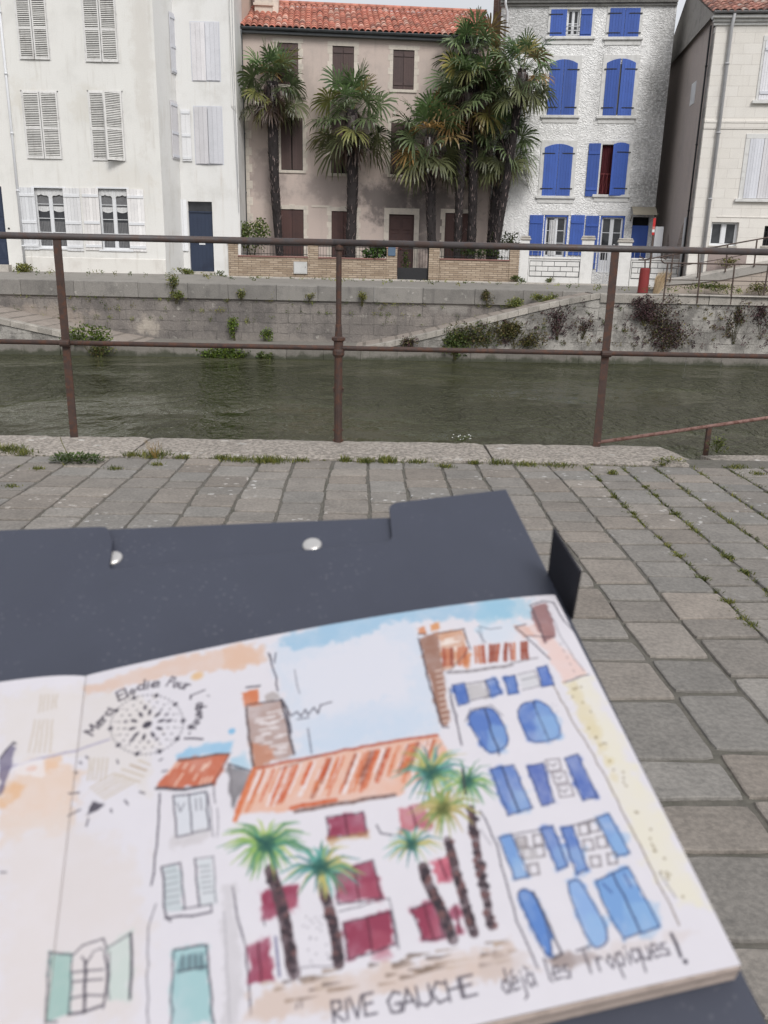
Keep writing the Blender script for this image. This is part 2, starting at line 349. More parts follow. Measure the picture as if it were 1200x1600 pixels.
# far ground sheet
def gz(x, y):
    t = max(0, min(1, (y - YR) / 2.6)); s = max(0, min(1, (x + 8.0) / 1.5)); return t * (.27 * (1 - s) + .17 * s)
mb = MB()
xs = [-160, -60, -30, -20, -14, -10, -8.6, -7.8, -7, -6, -4, 0, 4, 7.6, 7.62, 9, 12, 16, 24, 40, 160]; ys = [YR, 34.0, 34.6, 35.2, 35.7, 36.0, 36.6, 38, 42, 60, 120, 500]
for j, y in enumerate(ys):
    for x in xs: mb.v.append((x, y, gz(x, y))); mb.c.append((1, 1, 1))
nx = len(xs)
for j in range(len(ys) - 1):
    for i in range(nx - 1):
        a = j * nx + i; mb.f.append((a, a + 1, a + 1 + nx, a + nx))
mb.add([(7.6, YF(7.6), 0), (160, YF(60), 0), (160, YR, 0), (7.6, YR, 0)], [(0, 1, 2, 3)])
mb.add([(-160, YF(-60), 0), (-21, YF(-21), 0), (-21, YR, 0), (-160, YR, 0)], [(0, 1, 2, 3)])
ASPH = M('quay_paving', (.25, .235, .215), .95, (.18, .17, .155), ns=1.4, bump=.5, bs=30, fa=.35)
tag(mb.build('far_quay_pavement', ASPH), kind='structure')
# pale kerb line along the far street
mb = MB()
x = -6.9
while x < 14:
    L = U(.9, 1.3); mb.bbox(x, x + L - .012, 36.70, 36.95, .1, .235 + U(-.006, .006), .012, (U(.9, 1.1),) * 3); x += L
tag(mb.build('kerb', CONC_L), kind='structure')

# recessed wall (thing) with its coping
e = empty('quay_wall', (0, YR, WZ), label='long grey block quay wall of the far bank set back above the landing', cat='wall')
mb = MB(); mb.box(-40, 8.2, 0.02, 1.4, -.5, -WZ - .58); mb.build('wall_face', QWALL, e)
mb = MB(); x = -40
while x < 7.3:
    L = min(U(1.5, 2.6), 7.7 - x); mb.bbox(x, x + L - .015, -.06 + U(-.01, .01), .65, -WZ - .58, -WZ + .012 + U(-.008, .008), .025, (U(.85, 1.12),) * 3); x += L
mb.build('coping', COPE, e)
# landing ledge and the two ramps
zl = at_y(400, 532, YR)[2]
def quad_strip(mb, A, B, col=None):
    n = len(A); mb.add(list(A) + list(B), [(i, i + 1, n + i + 1, n + i) for i in range(n - 1)], col)
xs_ = np.linspace(-9.2, -1.2, 12)
tag_e = empty('landing', (0, 0, 0), kind='structure')
mb = MB(); quad_strip(mb, [(x, YF(x), zl - .02) for x in xs_], [(x, YR + .1, zl) for x in xs_]); mb.build('landing_top', LEDGE, tag_e)
mb = MB()
for k, (a, b) in enumerate(zip(np.linspace(-40, 34, 56)[:-1], np.linspace(-40, 34, 56)[1:])):
    jit = U(-.015, .015)
    q = [(a, YF(a) - .10 + jit, WZ - .5), (b - .01, YF(b) - .10 + jit, WZ - .5), (b - .01, YF(b) - .10 + jit, WZ + .34), (a, YF(a) - .10 + jit, WZ + .34),
         (a, YF(a) + .3, WZ + .36), (b - .01, YF(b) + .3, WZ + .36)]
    mb.add(q, [(0, 1, 2, 3), (3, 2, 5, 4)], (U(.88, 1.1),) * 3)
mb.build('footing', LEDGE, tag_e)
mb = MB(); quad_strip(mb, [(x, YF(x) + .02, WZ + .3) for x in xs_], [(x, YF(x) + .02, zl - .02) for x in xs_]); mb.build('landing_face', LEDGE, tag_e)
def ramp(x0, x1, label):
    # sloping sett surface from the landing (x0) up to street level (x1), retained by a front wall flush with the quay front
    n = 24; X = np.linspace(x0, x1, n + 1)
    def zr(x):
        t = (x - x0) / (x1 - x0); t = t * t * (3 - 2 * t) * .25 + t * .75; return zl + (0 - zl) * t
    r = empty('ramp', (0, 0, 0), kind='structure')
    mb = MB(); quad_strip(mb, [(x, YF(x) + .42, zr(x) - .01) for x in X], [(x, YR + .15, zr(x)) for x in X]); mb.build('ramp_surface', RAMPM, r)
    mb = MB()
    for i in range(n):
        a, b = X[i], X[i + 1]; s = 1 if b > a else -1
        g = .012 * s
        P = []
        for x, z in ((a, zr(a)), (b - g, zr(b - g))):
            P += [(x, YF(x) - .05, z - .16), (x, YF(x) - .05, z + .03), (x, YF(x) + .02, z + .045), (x, YF(x) + .42, z + .03), (x, YF(x) + .42, z - .22)]
        fs = [(i_, i_ + 1, i_ + 6, i_ + 5) for i_ in range(4)] + [(0, 5, 9, 4), (0, 4, 3, 2, 1), (5, 6, 7, 8, 9)]
        mb.add(P, fs, (U(.85, 1.15),) * 3)
    mb.build('ramp_kerb', KERBR, r)
    mb = MB(); quad_strip(mb, [(x, YF(x), WZ + .3) for x in X], [(x, YF(x), zr(x) - .1) for x in X]); f_ = mb.build('ramp_wall', QFRONT, r)
    return zr
zr_r = ramp(-1.2, 7.7, '')
zr_l = ramp(-9.2, -20.5, '')
# full-height quay front right of the ramp and beyond the left ramp
def front(x0, x1, label):
    e = empty('quay_wall', ((x0 + x1) / 2, YF((x0 + x1) / 2), WZ), label=label, cat='wall'); ox, oy = e.location.x, e.location.y
    mb = MB(); P = []
    for x in (x0, x1): P += [(x - ox, YF(x) - oy, .2), (x - ox, YF(x) - oy, -WZ - .2), (x - ox, YF(x) + .8 - oy, -WZ - .2), (x - ox, YF(x) + .8 - oy, .2)]
    mb.add(P, [(0, 1, 5, 4), (0, 3, 2, 1), (4, 5, 6, 7), (1, 2, 6, 5)]); mb.build('wall_face', QFRONT, e)
    mb = MB(); x = x0
    while x < x1 - .1:
        L = min(U(1.1, 2.0), x1 - x); P = []
        dz = U(-.012, .012); dy = U(-.02, .02); b = x + L - .015
        for q in (x, b): P += [(q - ox, YF(q) - .06 + dy - oy, -WZ - .30), (q - ox, YF(q) - .06 + dy - oy, -WZ + .0 + dz), (q - ox, YF(q) - .03 - oy, -WZ + .03 + dz), (q - ox, YF(q) + .75 - oy, -WZ + .03 + dz), (q - ox, YF(q) + .75 - oy, -WZ - .30)]
        mb.add(P, [(i_, i_ + 1, i_ + 6, i_ + 5) for i_ in range(4)] + [(0, 5, 9, 4), (0, 4, 3, 2, 1), (5, 6, 7, 8, 9)], (U(.9, 1.12),) * 3); x += L
    mb.build('coping', KERBR, e)
front(7.7, 40, 'full height pale quay front overgrown with purple weeds below the metal railings')
front(-42, -20.5, 'quay front beyond the descending ramp at the far left of the canal')

# ---- near quay (frame turned 1.2 degrees, like the rail)
NR = math.radians(1.2)
def near(x, y): return (x * math.cos(NR) - y * math.sin(NR), x * math.sin(NR) + y * math.cos(NR))
mb = MB(); mb.add([(-160, -160, -.0075), (160, -160, -.0075), (160, 4.45, -.0075), (-160, 4.45, -.0075)], [(0, 1, 2, 3)])
SAND = M('joint_grit', (.125, .116, .10), .95, (.08, .08, .06), ns=5, bump=.6, bs=120, bd=.004, fa=.4)
tag(mb.build('ground', SAND), kind='structure')
mb = MB()
colx = [0.0]
r_ = random.Random(11)
while colx[-1] < 5.5: colx.append(colx[-1] + r_.uniform(.175, .197))
neg = [0.0]
while neg[-1] > -5.5: neg.append(neg[-1] - r_.uniform(.175, .197))
cols = sorted(set(neg + colx))
YT = 4.21
def wob(x, y): return .006 * math.sin(y * 2.3 + x * 13.7) + .0035 * math.sin(y * 6.1 + x * 31.)
for a, b in zip(cols[:-1], cols[1:]):
    y = YT + r_.uniform(-.004, .004)
    bend = r_.uniform(-.004, .004); tone_c = r_.uniform(.94, 1.06)
    while y > -1.5:
        L = r_.choice([.13, .14, .15, .16, .17, .18, .20, .24]) * (r_.uniform(.95, 1.05)) * (1.0 if y > 2 else 1.05)
        g = r_.uniform(.003, .007); y0 = y - L
        wa, wb = wob(a, y0), wob(b, y0); wa1, wb1 = wob(a, y), wob(b, y)
        c = [(a + wa + g + r_.uniform(-.004, .004), y0 + g + r_.uniform(-.005, .005)), (b + wb - g + r_.uniform(-.003, .003), y0 + g + .0045 + r_.uniform(-.005, .005)),
             (b + wb1 - g + r_.uniform(-.003, .003), y - g - .0045 + r_.uniform(-.005, .005)), (a + wa1 + g + r_.uniform(-.003, .003), y - g - .0045 + r_.uniform(-.005, .005))]
        # rounded corners: 2 points per corner plus a bow in the long sides
        pts = []; k = r_.uniform(.008, .034)
        cx_ = sum(p[0] for p in c) / 4; cy_ = sum(p[1] for p in c) / 4
        for i in range(4):
            p, q, n_ = c[i], c[i - 1], c[(i + 1) % 4]
            def toward(p, q, k):
                d = math.hypot(q[0] - p[0], q[1] - p[1]); return (p[0] + (q[0] - p[0]) * k / d, p[1] + (q[1] - p[1]) * k / d)
            pts.append(toward(p, q, k)); pts.append((p[0] + (cx_ - p[0]) * k * 1.6, p[1] + (cy_ - p[1]) * k * 1.6)); pts.append(toward(p, n_, k))
            mx, my = (p[0] + n_[0]) / 2, (p[1] + n_[1]) / 2; j = r_.uniform(-.035, .012)
            pts.append((mx + (cx_ - mx) * -j, my + (cy_ - my) * -j))
        h = r_.uniform(-.0015, .0015); tx, ty = r_.uniform(-.006, .006), r_.uniform(-.010, .010)
        def P3(q, sc, z):
            xx = cx_ + (q[0] - cx_) * sc; yy = cy_ + (q[1] - cy_) * sc
            X_, Y_ = near(xx, yy); return (X_, Y_, z + h + (xx - cx_) * tx + (yy - cy_) * ty)
        ring = [[P3(q, s_, z_) for q in pts] for s_, z_ in ((1.0, -.03), (1.0, -.007), (.985, -.002), (.94, .0))]
        n = len(pts); V = [p for rr in ring for p in rr]
        F = [(kk * n + i, kk * n + (i + 1) % n, (kk + 1) * n + (i + 1) % n, (kk + 1) * n + i) for kk in range(3) for i in range(n)] + [tuple(range(3 * n, 4 * n))]
        v = r_.uniform(.86, 1.12) * tone_c; wr = r_.uniform(-.03, .05)
        mb.add(V, F, (v * (1 + wr), v, v * (1 - wr * .8)))
        y = y0
PAVE = M('paving_slab_stone', (.232, .213, .192), .85, (.155, .143, .130), ns=9, amt=(.3, .75), bump=.9, bs=60, bd=.0035, fine=75, fa=.38, lich=((.50, .485, .465), 21, 2.2, .8, 1.6, 3.6))
tag(mb.build('paving', PAVE), kind='structure')
# coping of rough aggregate concrete, in slabs, broken back towards the steps at the right
mb = MB()
cuts = [-8, -5.2, -3.1, -1.24, .66, 1.93]
def rough_slab(xa, xb, ya, yb, z, amp, nx_, ny_, notch=False):
    rr = random.Random(int(xa * 100)); V = []; idx = {}
    for j in range(ny_ + 1):
        for i in range(nx_ + 1):
            x = xa + (xb - xa) * i / nx_; y = ya + (yb - ya) * j / ny_
            zz = z + rr.uniform(-amp, amp)
            if j in (0, ny_): y += rr.uniform(-.012, .012); zz -= .012
            if j == ny_ - 1 or j == 1: zz -= .002
            if i in (0, nx_): zz -= .006
            if notch and i > nx_ * .8: zz -= .02 * (i - nx_ * .8)
            X_, Y_ = near(x, y); V.append((X_, Y_, zz))
    n0 = len(V); F = []
    for j in range(ny_):
        for i in range(nx_):
            a = j * (nx_ + 1) + i; F.append((a, a + 1, a + nx_ + 2, a + nx_ + 1))
    # skirts front and back
    for j in (0, ny_):
        for i in range(nx_):
            a = j * (nx_ + 1) + i; p, q = V[a], V[a + 1]; m = len(V)
            V += [(p[0], p[1], z - .2), (q[0], q[1], z - .2)]; F.append((a, a + 1, m + 1, m) if j else (a + 1, a, m, m + 1))
    for i in (0, nx_):
        for j in range(ny_):
            a = j * (nx_ + 1) + i; b = a + nx_ + 1; p, q = V[a], V[b]; m = len(V)
            V += [(p[0], p[1], z - .2), (q[0], q[1], z - .2)]; F.append((a, m, m + 1, b) if i else (a, b, m + 1, m))
    mb.add(V, F, (rr.uniform(.92, 1.08),) * 3)
for a, b in zip(cuts[:-1], cuts[1:]): rough_slab(a + .006, b - .006, 4.235, YEDGE, .012, .0035, int((b - a) / .05), 9, notch=(b == cuts[-1]))
rough_slab(1.94, 8, 4.235, YEDGE + .02, -.035, .004, 90, 9)
tag(mb.build('coping', COPN), kind='structure')
# ------------------------------------------------------------------ near railing
r = empty('railing', (*near(-.05, 4.63), 0), NR, 'rusty brown tube railing along the near canal edge behind the sketchbook', 'railing')
def nl(x, y, z): return (x + .05, y - 4.63, z)
mb = MB()
for a, b in ((-6, -3.2), (-3.2, -.2), (-.2, 2.6), (2.6, 6)):
    mb.tube([nl(a, 4.63, 1.085), nl(b + .002, 4.63, 1.085)], .0175, 14)
mb.build('top_rail', RAIL_T, r, smooth=True)
mb = MB(); mb.tube([nl(-6, 4.63, .535), nl(6, 4.63, .535)], .0135, 12); mb.build('middle_rail', RAIL, r, smooth=True)
for px_, main in ((-1.655, 0), (-.172, 1), (1.30, 0), (-3.14, 0), (2.78, 0)):
    mb = MB(); w_ = .021
    x, y = px_, 4.63
    if main:
        mb.tube([nl(x, y, 0), nl(x, y, .56)], .0225, 12); mb.tube([nl(x, y, .56), nl(x, y, 1.08)], .0150, 12)
        mb.lathe([(.027, .49), (.033, .50), (.033, .52), (.026, .53), (.026, .57), (.036, .578), (.036, .592), (.020, .60), (.017, .66), (.012, .665)], 14, nl(x, y, 0))
        mb.lathe([(.02, 1.045), (.024, 1.05), (.024, 1.07)], 12, nl(x, y, 0))
        for z in (.02, .30, .08, .315):
            for s in (-1, 1): mb.tube([nl(x + s * .020, y, z), nl(x + s * .030, y, z)], .007, 6)
        mb.tube([nl(x - .037, y, .585), nl(x + .037, y, .585)], .009, 8)
    else:
        # rolled T-section post
        mb.box(x + .05 - w_, x + .05 + w_, y - 4.63 - .006, y - 4.63 + .002, 0, 1.075); mb.box(x + .05 - .004, x + .05 + .004, y - 4.63 + .0021, y - 4.63 + .03, 0, 1.07)
        mb.tube([nl(x - .026, y - .018, .535), nl(x + .026, y - .018, .535)], .019, 10)
    mb.build('post', RAIL, r)
for px_ in (-1.655, 1.30): mb = MB(); mb.lathe([(.004, 0), (.006, .002), (.004, .006)], 8, nl(px_ - .01, 4.6300, 1.1015)); mb.build('rivet', PVC, r)
# low handrail of the steps on the right
p0 = at_y(936, 691, 4.66); p1 = at_y(1205, 652, 4.80)
hr = empty('handrail', (p0[0], p0[1], 0), 0, 'thin pinkish brown handrail sloping up from the foot of a railing post beside the steps', 'handrail')
L = lambda p: (p[0] - hr.location.x, p[1] - hr.location.y, p[2])
d_ = (p1 - p0) / np.linalg.norm(p1 - p0)
mb = MB(); mb.tube([L(p0 + d_ * -.01), L(p0 + d_ * 2.6)], .0105, 10); mb.build('rail', RAIL_L, hr, smooth=True)
q = at_y(1108, 668, 4.75); mb = MB(); mb.box(L(q)[0] - .012, L(q)[0] + .012, L(q)[1] - .012, L(q)[1] + .012, -.2, q[2] + .005)
q2 = p0 + d_ * 2.3; mb.build('post', RAIL, hr)
mb = MB(); mb.box(L(q2)[0] - .012, L(q2)[0] + .012, L(q2)[1] - .012, L(q2)[1] + .012, -.2, q2[2]); mb.build('post', RAIL, hr)

# ------------------------------------------------------------------ facade builder
class Fac:
    def __init__(s, name, xa, ya, xb, yb, zb, label, cat='house', group=None, loc0=True):
        s.O = np.array([xa, ya, 0.]); a = math.atan2(yb - ya, xb - xa); s.a = a
        s.u = np.array([math.cos(a), math.sin(a), 0]); s.n = np.array([-math.sin(a), math.cos(a), 0]); s.zb = zb
        s.W = math.hypot(xb - xa, yb - ya)
        s.e = empty(name, (xa, ya, zb), a, label, cat, group) if name else None
    def px(s, x, y, d=0.):
        r_ = ray(x, y); C = np.array([0, 0, EYE]); t = (d - (C - s.O) @ s.n) / (r_ @ s.n); p = C + r_ * t
        return (p - s.O) @ s.u, p[2] - s.zb
    def rect(s, xl, xr, yt, yb, d=0.):
        ym = (yt + yb) / 2; xm = (xl + xr) / 2
        return s.px(xl, ym, d)[0], s.px(xr, ym, d)[0], s.px(xm, yb, d)[1], s.px(xm, yt, d)[1]
def wall(F, u0, u1, z0, z1, holes, mat, depth=6., rev=.22, th=None, name='wall', side_cols=True):
    mb = MB(); hs = [h for h in holes]
    us = sorted(set([u0, u1] + [max(u0, min(u1, v)) for h in hs for v in h[:2]])); zs = sorted(set([z0, z1] + [max(z0, min(z1, v)) for h in hs for v in h[2:4]]))
    def inh(u, z): return any(h[0] < u < h[1] and h[2] < z < h[3] for h in hs)
    for a, b in zip(us[:-1], us[1:]):
        for c, d in zip(zs[:-1], zs[1:]):
            if b - a < 1e-5 or d - c < 1e-5 or inh((a + b) / 2, (c + d) / 2): continue
            mb.add([(a, 0, c), (b, 0, c), (b, 0, d), (a, 0, d)], [(0, 1, 2, 3)])
    for h in hs:
        a, b, c, d = h[:4]
        V = [(a, 0, c), (b, 0, c), (b, 0, d), (a, 0, d), (a, rev, c), (b, rev, c), (b, rev, d), (a, rev, d)]
        mb.add(V, [(0, 4, 5, 1), (1, 5, 6, 2), (2, 6, 7, 3), (3, 7, 4, 0)])
    V = [(u0, 0, z0), (u1, 0, z0), (u1, 0, z1), (u0, 0, z1), (u0, depth, z0), (u1, depth, z0), (u1, depth, z1), (u0, depth, z1)]
    mb.add(V, [(0, 3, 7, 4), (1, 5, 6, 2), (4, 7, 6, 5), (3, 2, 6, 7)])
    return mb.build(name, mat, F.e)
def backing(F, h, rev, mat=None):
    mb = MB(); mb.box(h[0] - .02, h[1] + .02, rev, rev + .02, h[2] - .02, h[3] + .02); return mb.build('opening', mat or DARK, F.e)
def plank_shutter(F, h, mat, y=-.035, arch=0., parent=None, battens=(), hinge=(), hside=None, vcl=None, skew=0., arch_full=None, th=.03, pw=.12):
    u0, u1, z0, z1 = h; n = max(2, round((u1 - u0) / pw)); mb = MB(); tone = U(.88, 1.13); fade = U(0, .10)
    af = arch_full or (u0, u1)
    def zt(u):
        if not arch: return z1
        t = (u - (af[0] + af[1]) / 2) / ((af[1] - af[0]) / 2); return z1 - arch * t * t
    def yy(u): return y + skew * ((u - u0) / (u1 - u0) if hside != 'r' else (u1 - u) / (u1 - u0))
    for i in range(n):
        a = u0 + (u1 - u0) * i / n + .003; b = u0 + (u1 - u0) * (i + 1) / n - .003; v = U(.93, 1.07)
        V = [(a, yy(a), z0), (b, yy(b), z0), (b, yy(b), zt(b)), (a, yy(a), zt(a)), (a, yy(a) + th, z0), (b, yy(b) + th, z0), (b, yy(b) + th, zt(b)), (a, yy(a) + th, zt(a))]
        mb.add(V, [(0, 1, 2, 3), (4, 7, 6, 5), (0, 4, 5, 1), (1, 5, 6, 2), (2, 6, 7, 3), (3, 7, 4, 0)], (v * tone * (1 + fade), v * tone * (1 + fade * .5), v * tone))
    # dark gap behind joints stays wood: thin backing sheet
    V = [(u0 + .004, yy(u0) + th * .55, z0 + .004), (u1 - .004, yy(u1) + th * .55, z0 + .004), (u1 - .004, yy(u1) + th * .55, zt(u1) - .004), (u0 + .004, yy(u0) + th * .55, zt(u0) - .004)]
    mb.add(V, [(0, 1, 2, 3)], (.55, .55, .55))
    for f in battens:
        zc = z0 + (z1 - z0) * f; hh = .05
        V = []
        for q in (u0 + .02, u1 - .02): V += [(q, yy(q) - .028, zc - hh), (q, yy(q) - .028, zc + hh), (q, yy(q) + .002, zc + hh + .006), (q, yy(q) + .002, zc - hh - .006)]
        mb.add(V, [(0, 4, 5, 1), (1, 5, 6, 2), (0, 3, 7, 4), (0, 1, 2, 3), (4, 7, 6, 5)])
    o = mb.build('shutter', mat, parent or F.e)
    for f in hinge:
        zc = z0 + (z1 - z0) * f; m2 = MB(); w_ = (u1 - u0) * .75
        if hside == 'l': a, b = u0 - .09, u0 + w_
        else: a, b = u1 - w_, u1 + .09
        V = []
        for q in (a, b): V += [(q, yy(q) - .014, zc - .018), (q, yy(q) - .014, zc + .018), (q, yy(q) + .001, zc + .018), (q, yy(q) + .001, zc - .018)]
        m2.add(V, [(0, 4, 5, 1), (1, 5, 6, 2), (0, 3, 7, 4), (0, 1, 2, 3), (4, 7, 6, 5)])
        m2.build('hinge', BLACK_I, o)
    return o
def louvre(F, h, mat, y=-.03, skew=0., hside='l', split=.46):
    u0, u1, z0, z1 = h; mb = MB(); st = .055
    def Y(u): return y + skew * ((u - u0) / (u1 - u0) if hside == 'l' else (u1 - u) / (u1 - u0))
    def slab(a, b, c, d, dy0, dy1, col=None, tilt=0.):
        V = [(a, Y(a) + dy0, c), (b, Y(b) + dy0, c), (b, Y(b) + dy0 + tilt, d), (a, Y(a) + dy0 + tilt, d), (a, Y(a) + dy1, c), (b, Y(b) + dy1, c), (b, Y(b) + dy1 + tilt, d), (a, Y(a) + dy1 + tilt, d)]
        mb.add(V, [(0, 1, 2, 3), (4, 7, 6, 5), (0, 4, 5, 1), (1, 5, 6, 2), (2, 6, 7, 3), (3, 7, 4, 0)], col)
    slab(u0, u0 + st, z0, z1, 0, .035); slab(u1 - st, u1, z0, z1, 0, .035)
    zm = z0 + (z1 - z0) * split
    for c, d in ((z0, z0 + .08), (zm - .04, zm + .04), (z1 - .06, z1)): slab(u0 + st, u1 - st, c, d, .002, .033)
    for c, d in ((z0 + .08, zm - .04), (zm + .04, z1 - .06)):
        n = max(4, int((d - c) / .062)); s_ = (d - c) / n
        for k in range(n):
            v = U(.8, 1.1); slab(u0 + st, u1 - st, c + k * s_ + .008, c + k * s_ + s_ * .62, .004, .010, (v, v, v * .98), tilt=.022)
    slab(u0 + .03, u1 - .03, z0 + .03, z1 - .03, .034, .036, (.28, .28, .28))
    return mb.build('shutter', mat, F.e)
def window(F, h, mat, y=.14, cols=2, rows=3, fr=.05, mun=.025, curtain=None, parent=None, meet=.06, bottom_panel=0.):
    u0, u1, z0, z1 = h; mb = MB(); um = (u0 + u1) / 2
    mb.box(u0, u0 + fr, y, y + .06, z0, z1); mb.box(u1 - fr, u1, y, y + .06, z0, z1)
    mb.box(u0 + fr, u1 - fr, y, y + .06, z1 - fr, z1); mb.box(u0 + fr, u1 - fr, y, y + .06, z0, z0 + fr * 1.3)
    mb.box(um - meet / 2 * 1.2, um + meet / 2 * 1.2, y - .012, y + .06, z0 + fr * 1.3, z1 - fr)
    if bottom_panel: mb.box(u0 + fr, u1 - fr, y + .02, y + .05, z0 + fr, z0 + fr + bottom_panel)
    zb = z0 + fr + bottom_panel
    for a, b in ((u0 + fr, um - meet * .6), (um + meet * .6, u1 - fr)):
        for k in range(1, rows):
            zc = zb + (z1 - fr - zb) * k / rows; mb.box(a, b, y + .010, y + .045, zc - mun / 2, zc + mun / 2)
        mb.box(a, a + .022, y + .005, y + .05, zb, z1 - fr); mb.box(b - .022, b, y + .005, y + .05, zb, z1 - fr)
    win = mb.build('window', mat, parent or F.e)
    g = MB(); g.box(u0 + fr * .5, u1 - fr * .5, y + .048, y + .053, z0 + fr, z1 - fr * .5); g.build('pane', GLASS, win)
    return win
def sill(F, u0, u1, z, mat, out=.06, h=.07, name='sill'):
    mb = MB(); mb.bbox(u0, u1, -out, .20, z - h, z, .006); return mb.build(name, mat, F.e)
def surround(F, h, mat, wd=.16, out=.012, jag=.05, lintel=.22, sillh=.12, name='window_surround', key=False, mb=None):
    u0, u1, z0, z1 = h; own = mb is None; mb = mb or MB()
    z = z0; k = 0
    while z < z1 - .02:
        d = min(U(.22, .34), z1 - z); 
        if z1 - z - d < .1: d = z1 - z
        for s in (-1, 1):
            w_ = wd + (jag if (k % 2 == 0) else 0) + U(0, .01); v = U(.88, 1.1)
            if s < 0: mb.box(u0 - w_, u0, -out, .1, z + .002, z + d - .002, (v, v, v))
            else: mb.box(u1, u1 + w_, -out, .1, z + .002, z + d - .002, (v, v, v))
        z += d; k += 1
    if lintel:
        mb.box(u0 - wd - jag, u1 + wd + jag, -out - .004, .1, z1, z1 + lintel)
        if key: mb.prism([((u0 + u1) / 2 - .10, z1 + .01), ((u0 + u1) / 2 + .10, z1 + .01), ((u0 + u1) / 2 + .13, z1 + lintel + .05), ((u0 + u1) / 2 - .13, z1 + lintel + .05)], -out - .02, .05)
    if sillh: mb.bbox(u0 - wd, u1 + wd, -out - .04, .15, z0 - sillh, z0 - .001, .008)
    return mb.build(name, mat, F.e) if own else None
def drain(F, pts, r_, mat, name='drainpipe', br=True):
    mb = MB(); mb.tube(pts, r_, 10)
    for a, b in zip(pts[:-1], pts[1:]):
        L_ = (Vector(b) - Vector(a)).length; n = int(L_ / 2.0)
        for k in range(n):
            p = Vector(a).lerp(Vector(b), (k + .5) / n); mb.tube([p - (Vector(b) - Vector(a)).normalized() * .03, p + (Vector(b) - Vector(a)).normalized() * .03], r_ * 1.35, 10)
    return mb.build(name, mat, F.e, smooth=True)
def tiles(F, u0, u1, y_e, z_e, y_r, z_r, mat, per=.25, course=.36, name='roof', parent=None, thick=.05, clip=None):
    L_ = math.hypot(y_r - y_e, z_r - z_e); ny = int(L_ / course); sy, sz = (y_r - y_e) / L_, (z_r - z_e) / L_
    nu = int((u1 - u0) / per); per = (u1 - u0) / nu; S = 6
    mb = MB(); rr = random.Random(5)
    prof = [(k / S, abs(math.cos(math.pi * (k / S - .5))) ** 0.7 * .085 - (.0 if 0 < k < S else .01)) for k in range(S + 1)]
    for j in range(ny):
        l0 = j * course; l1 = l0 + course * 1.06
        for i in range(nu):
            v = rr.uniform(.72, 1.25); hu = rr.uniform(-.08, .08); col = (v * (1 + hu * .3), v * (1 - hu), v * (1 - hu))
            if rr.random() < .12: col = (v * 1.15, v * 1.7, v * 1.9)
            if rr.random() < .08: col = (v * .55, v * .6, v * .65)
            dz = rr.uniform(-.008, .008); dl = rr.uniform(-.02, .02)
            V = []
            for l, lift in ((l0 + dl, .035), (l1, .0)):
                for (t, h_) in prof:
                    u = u0 + (i + t) * per; hh = h_ + lift + dz
                    V.append((u, y_e + sy * l - sz * hh * 1, z_e + sz * l + sy * hh))
            n = S + 1; Fc = [(k, k + 1, n + k + 1, n + k) for k in range(S)]
            base = len(V)
            for (t, h_) in prof:
                u = u0 + (i + t) * per; hh = h_ + .035 + dz - .022; V.append((u, y_e + sy * (l0 + dl) - sz * hh, z_e + sz * (l0 + dl) + sy * hh))
            Fc += [(base + k, base + k + 1, k + 1, k) for k in range(S)]
            mb.add(V, Fc, col)
    # closed deck below the tiles
    o = mb.build(name, mat, parent or F.e)
    return o
# ------------------------------------------------------------------ white houses on the left
zb = .20
A = Fac('white_house', -22.5, 36.0, -15.17, 36.0, zb, 'white rendered house cut by the photo edge, with a panelled dark navy door', 'house')
ha = A.rect(-24, 8, 291, 413)
wall(A, 0, 7.32, -.3, 13, [ha], WHITE, 7)
f = MB(); f.box(ha[0], ha[1], .08, .14, ha[2], ha[3])
dw = ha[1] - ha[0]
for (a, b) in ((.08, .46), (.54, .92)):
    for (c, d) in ((.08, .30), (.34, .58), (.62, .92)):
        u0, u1 = ha[0] + a * dw, ha[0] + b * dw; z0, z1 = ha[2] + c * (ha[3] - ha[2]), ha[2] + d * (ha[3] - ha[2])
        f.box(u0, u1, .065, .085, z0, z1); um, zm = (u0 + u1) / 2, (z0 + z1) / 2
        f.add([(u0 + .05, .064, z0 + .05), (u1 - .05, .064, z0 + .05), (u1 - .05, .064, z1 - .05), (u0 + .05, .064, z1 - .05), (um, .03, zm)], [(0, 1, 4), (1, 2, 4), (2, 3, 4), (3, 0, 4)])
f.build('door', NAVY, A.e)
mb = MB(); mb.bbox(ha[0] - .1, ha[1] + .1, -.35, .1, -.15, ha[2], .01); mb.build('step', CONC_L, A.e)
b_ = A.px(14, 357); mb = MB(); mb.tube([(b_[0], -.02, b_[1]), (b_[0], .01, b_[1])], .04, 10); mb.build('bell', BLACK_I, A.e)
mb = MB(); mb.prism([(-.3, 13), (7.32, 13), (7.32, 13.1), (3.5, 14.6), (-.3, 13.1)], -.3, 7.2); mb.build('roof', TERRA_O, A.e)

B = Fac('white_house', -15.17, 36.0, -9.27, 36.0, zb, 'tall white house with weathered grey louvred shutters and two lace-curtained ground floor windows', 'house')
g1 = B.rect(56, 104, 294, 387); g2 = B.rect(156, 202, 295, 390)
wall(B, .0, B.W, -.3, 13, [g1, g2], WHITE, 7)
mb = MB(); zp = B.px(160, 404)[1]; mb.add([(0.05, -.035, -.3), (B.W, -.035, -.3), (B.W, -.035, zp), (.05, -.035, zp), (.05, -.001, zp + .02), (B.W, -.001, zp + .02), (B.W + .03, .5, -.3), (B.W + .03, .5, zp)],
       [(0, 1, 2, 3), (3, 2, 5, 4), (1, 6, 7, 2)]); mb.build('plinth', M('plinth_render', (.70, .68, .64), .9, (.60, .57, .53), ns=1.5, streak=((.45, .42, .38), .4)), B.e)
lw = [(27, 74, -14, 93, 0, 0), (131, 182, -14, 97, 0, 0), (39, 93, 144, 248, 0, 0), (142, 193, 144, 251, 0, 1)]
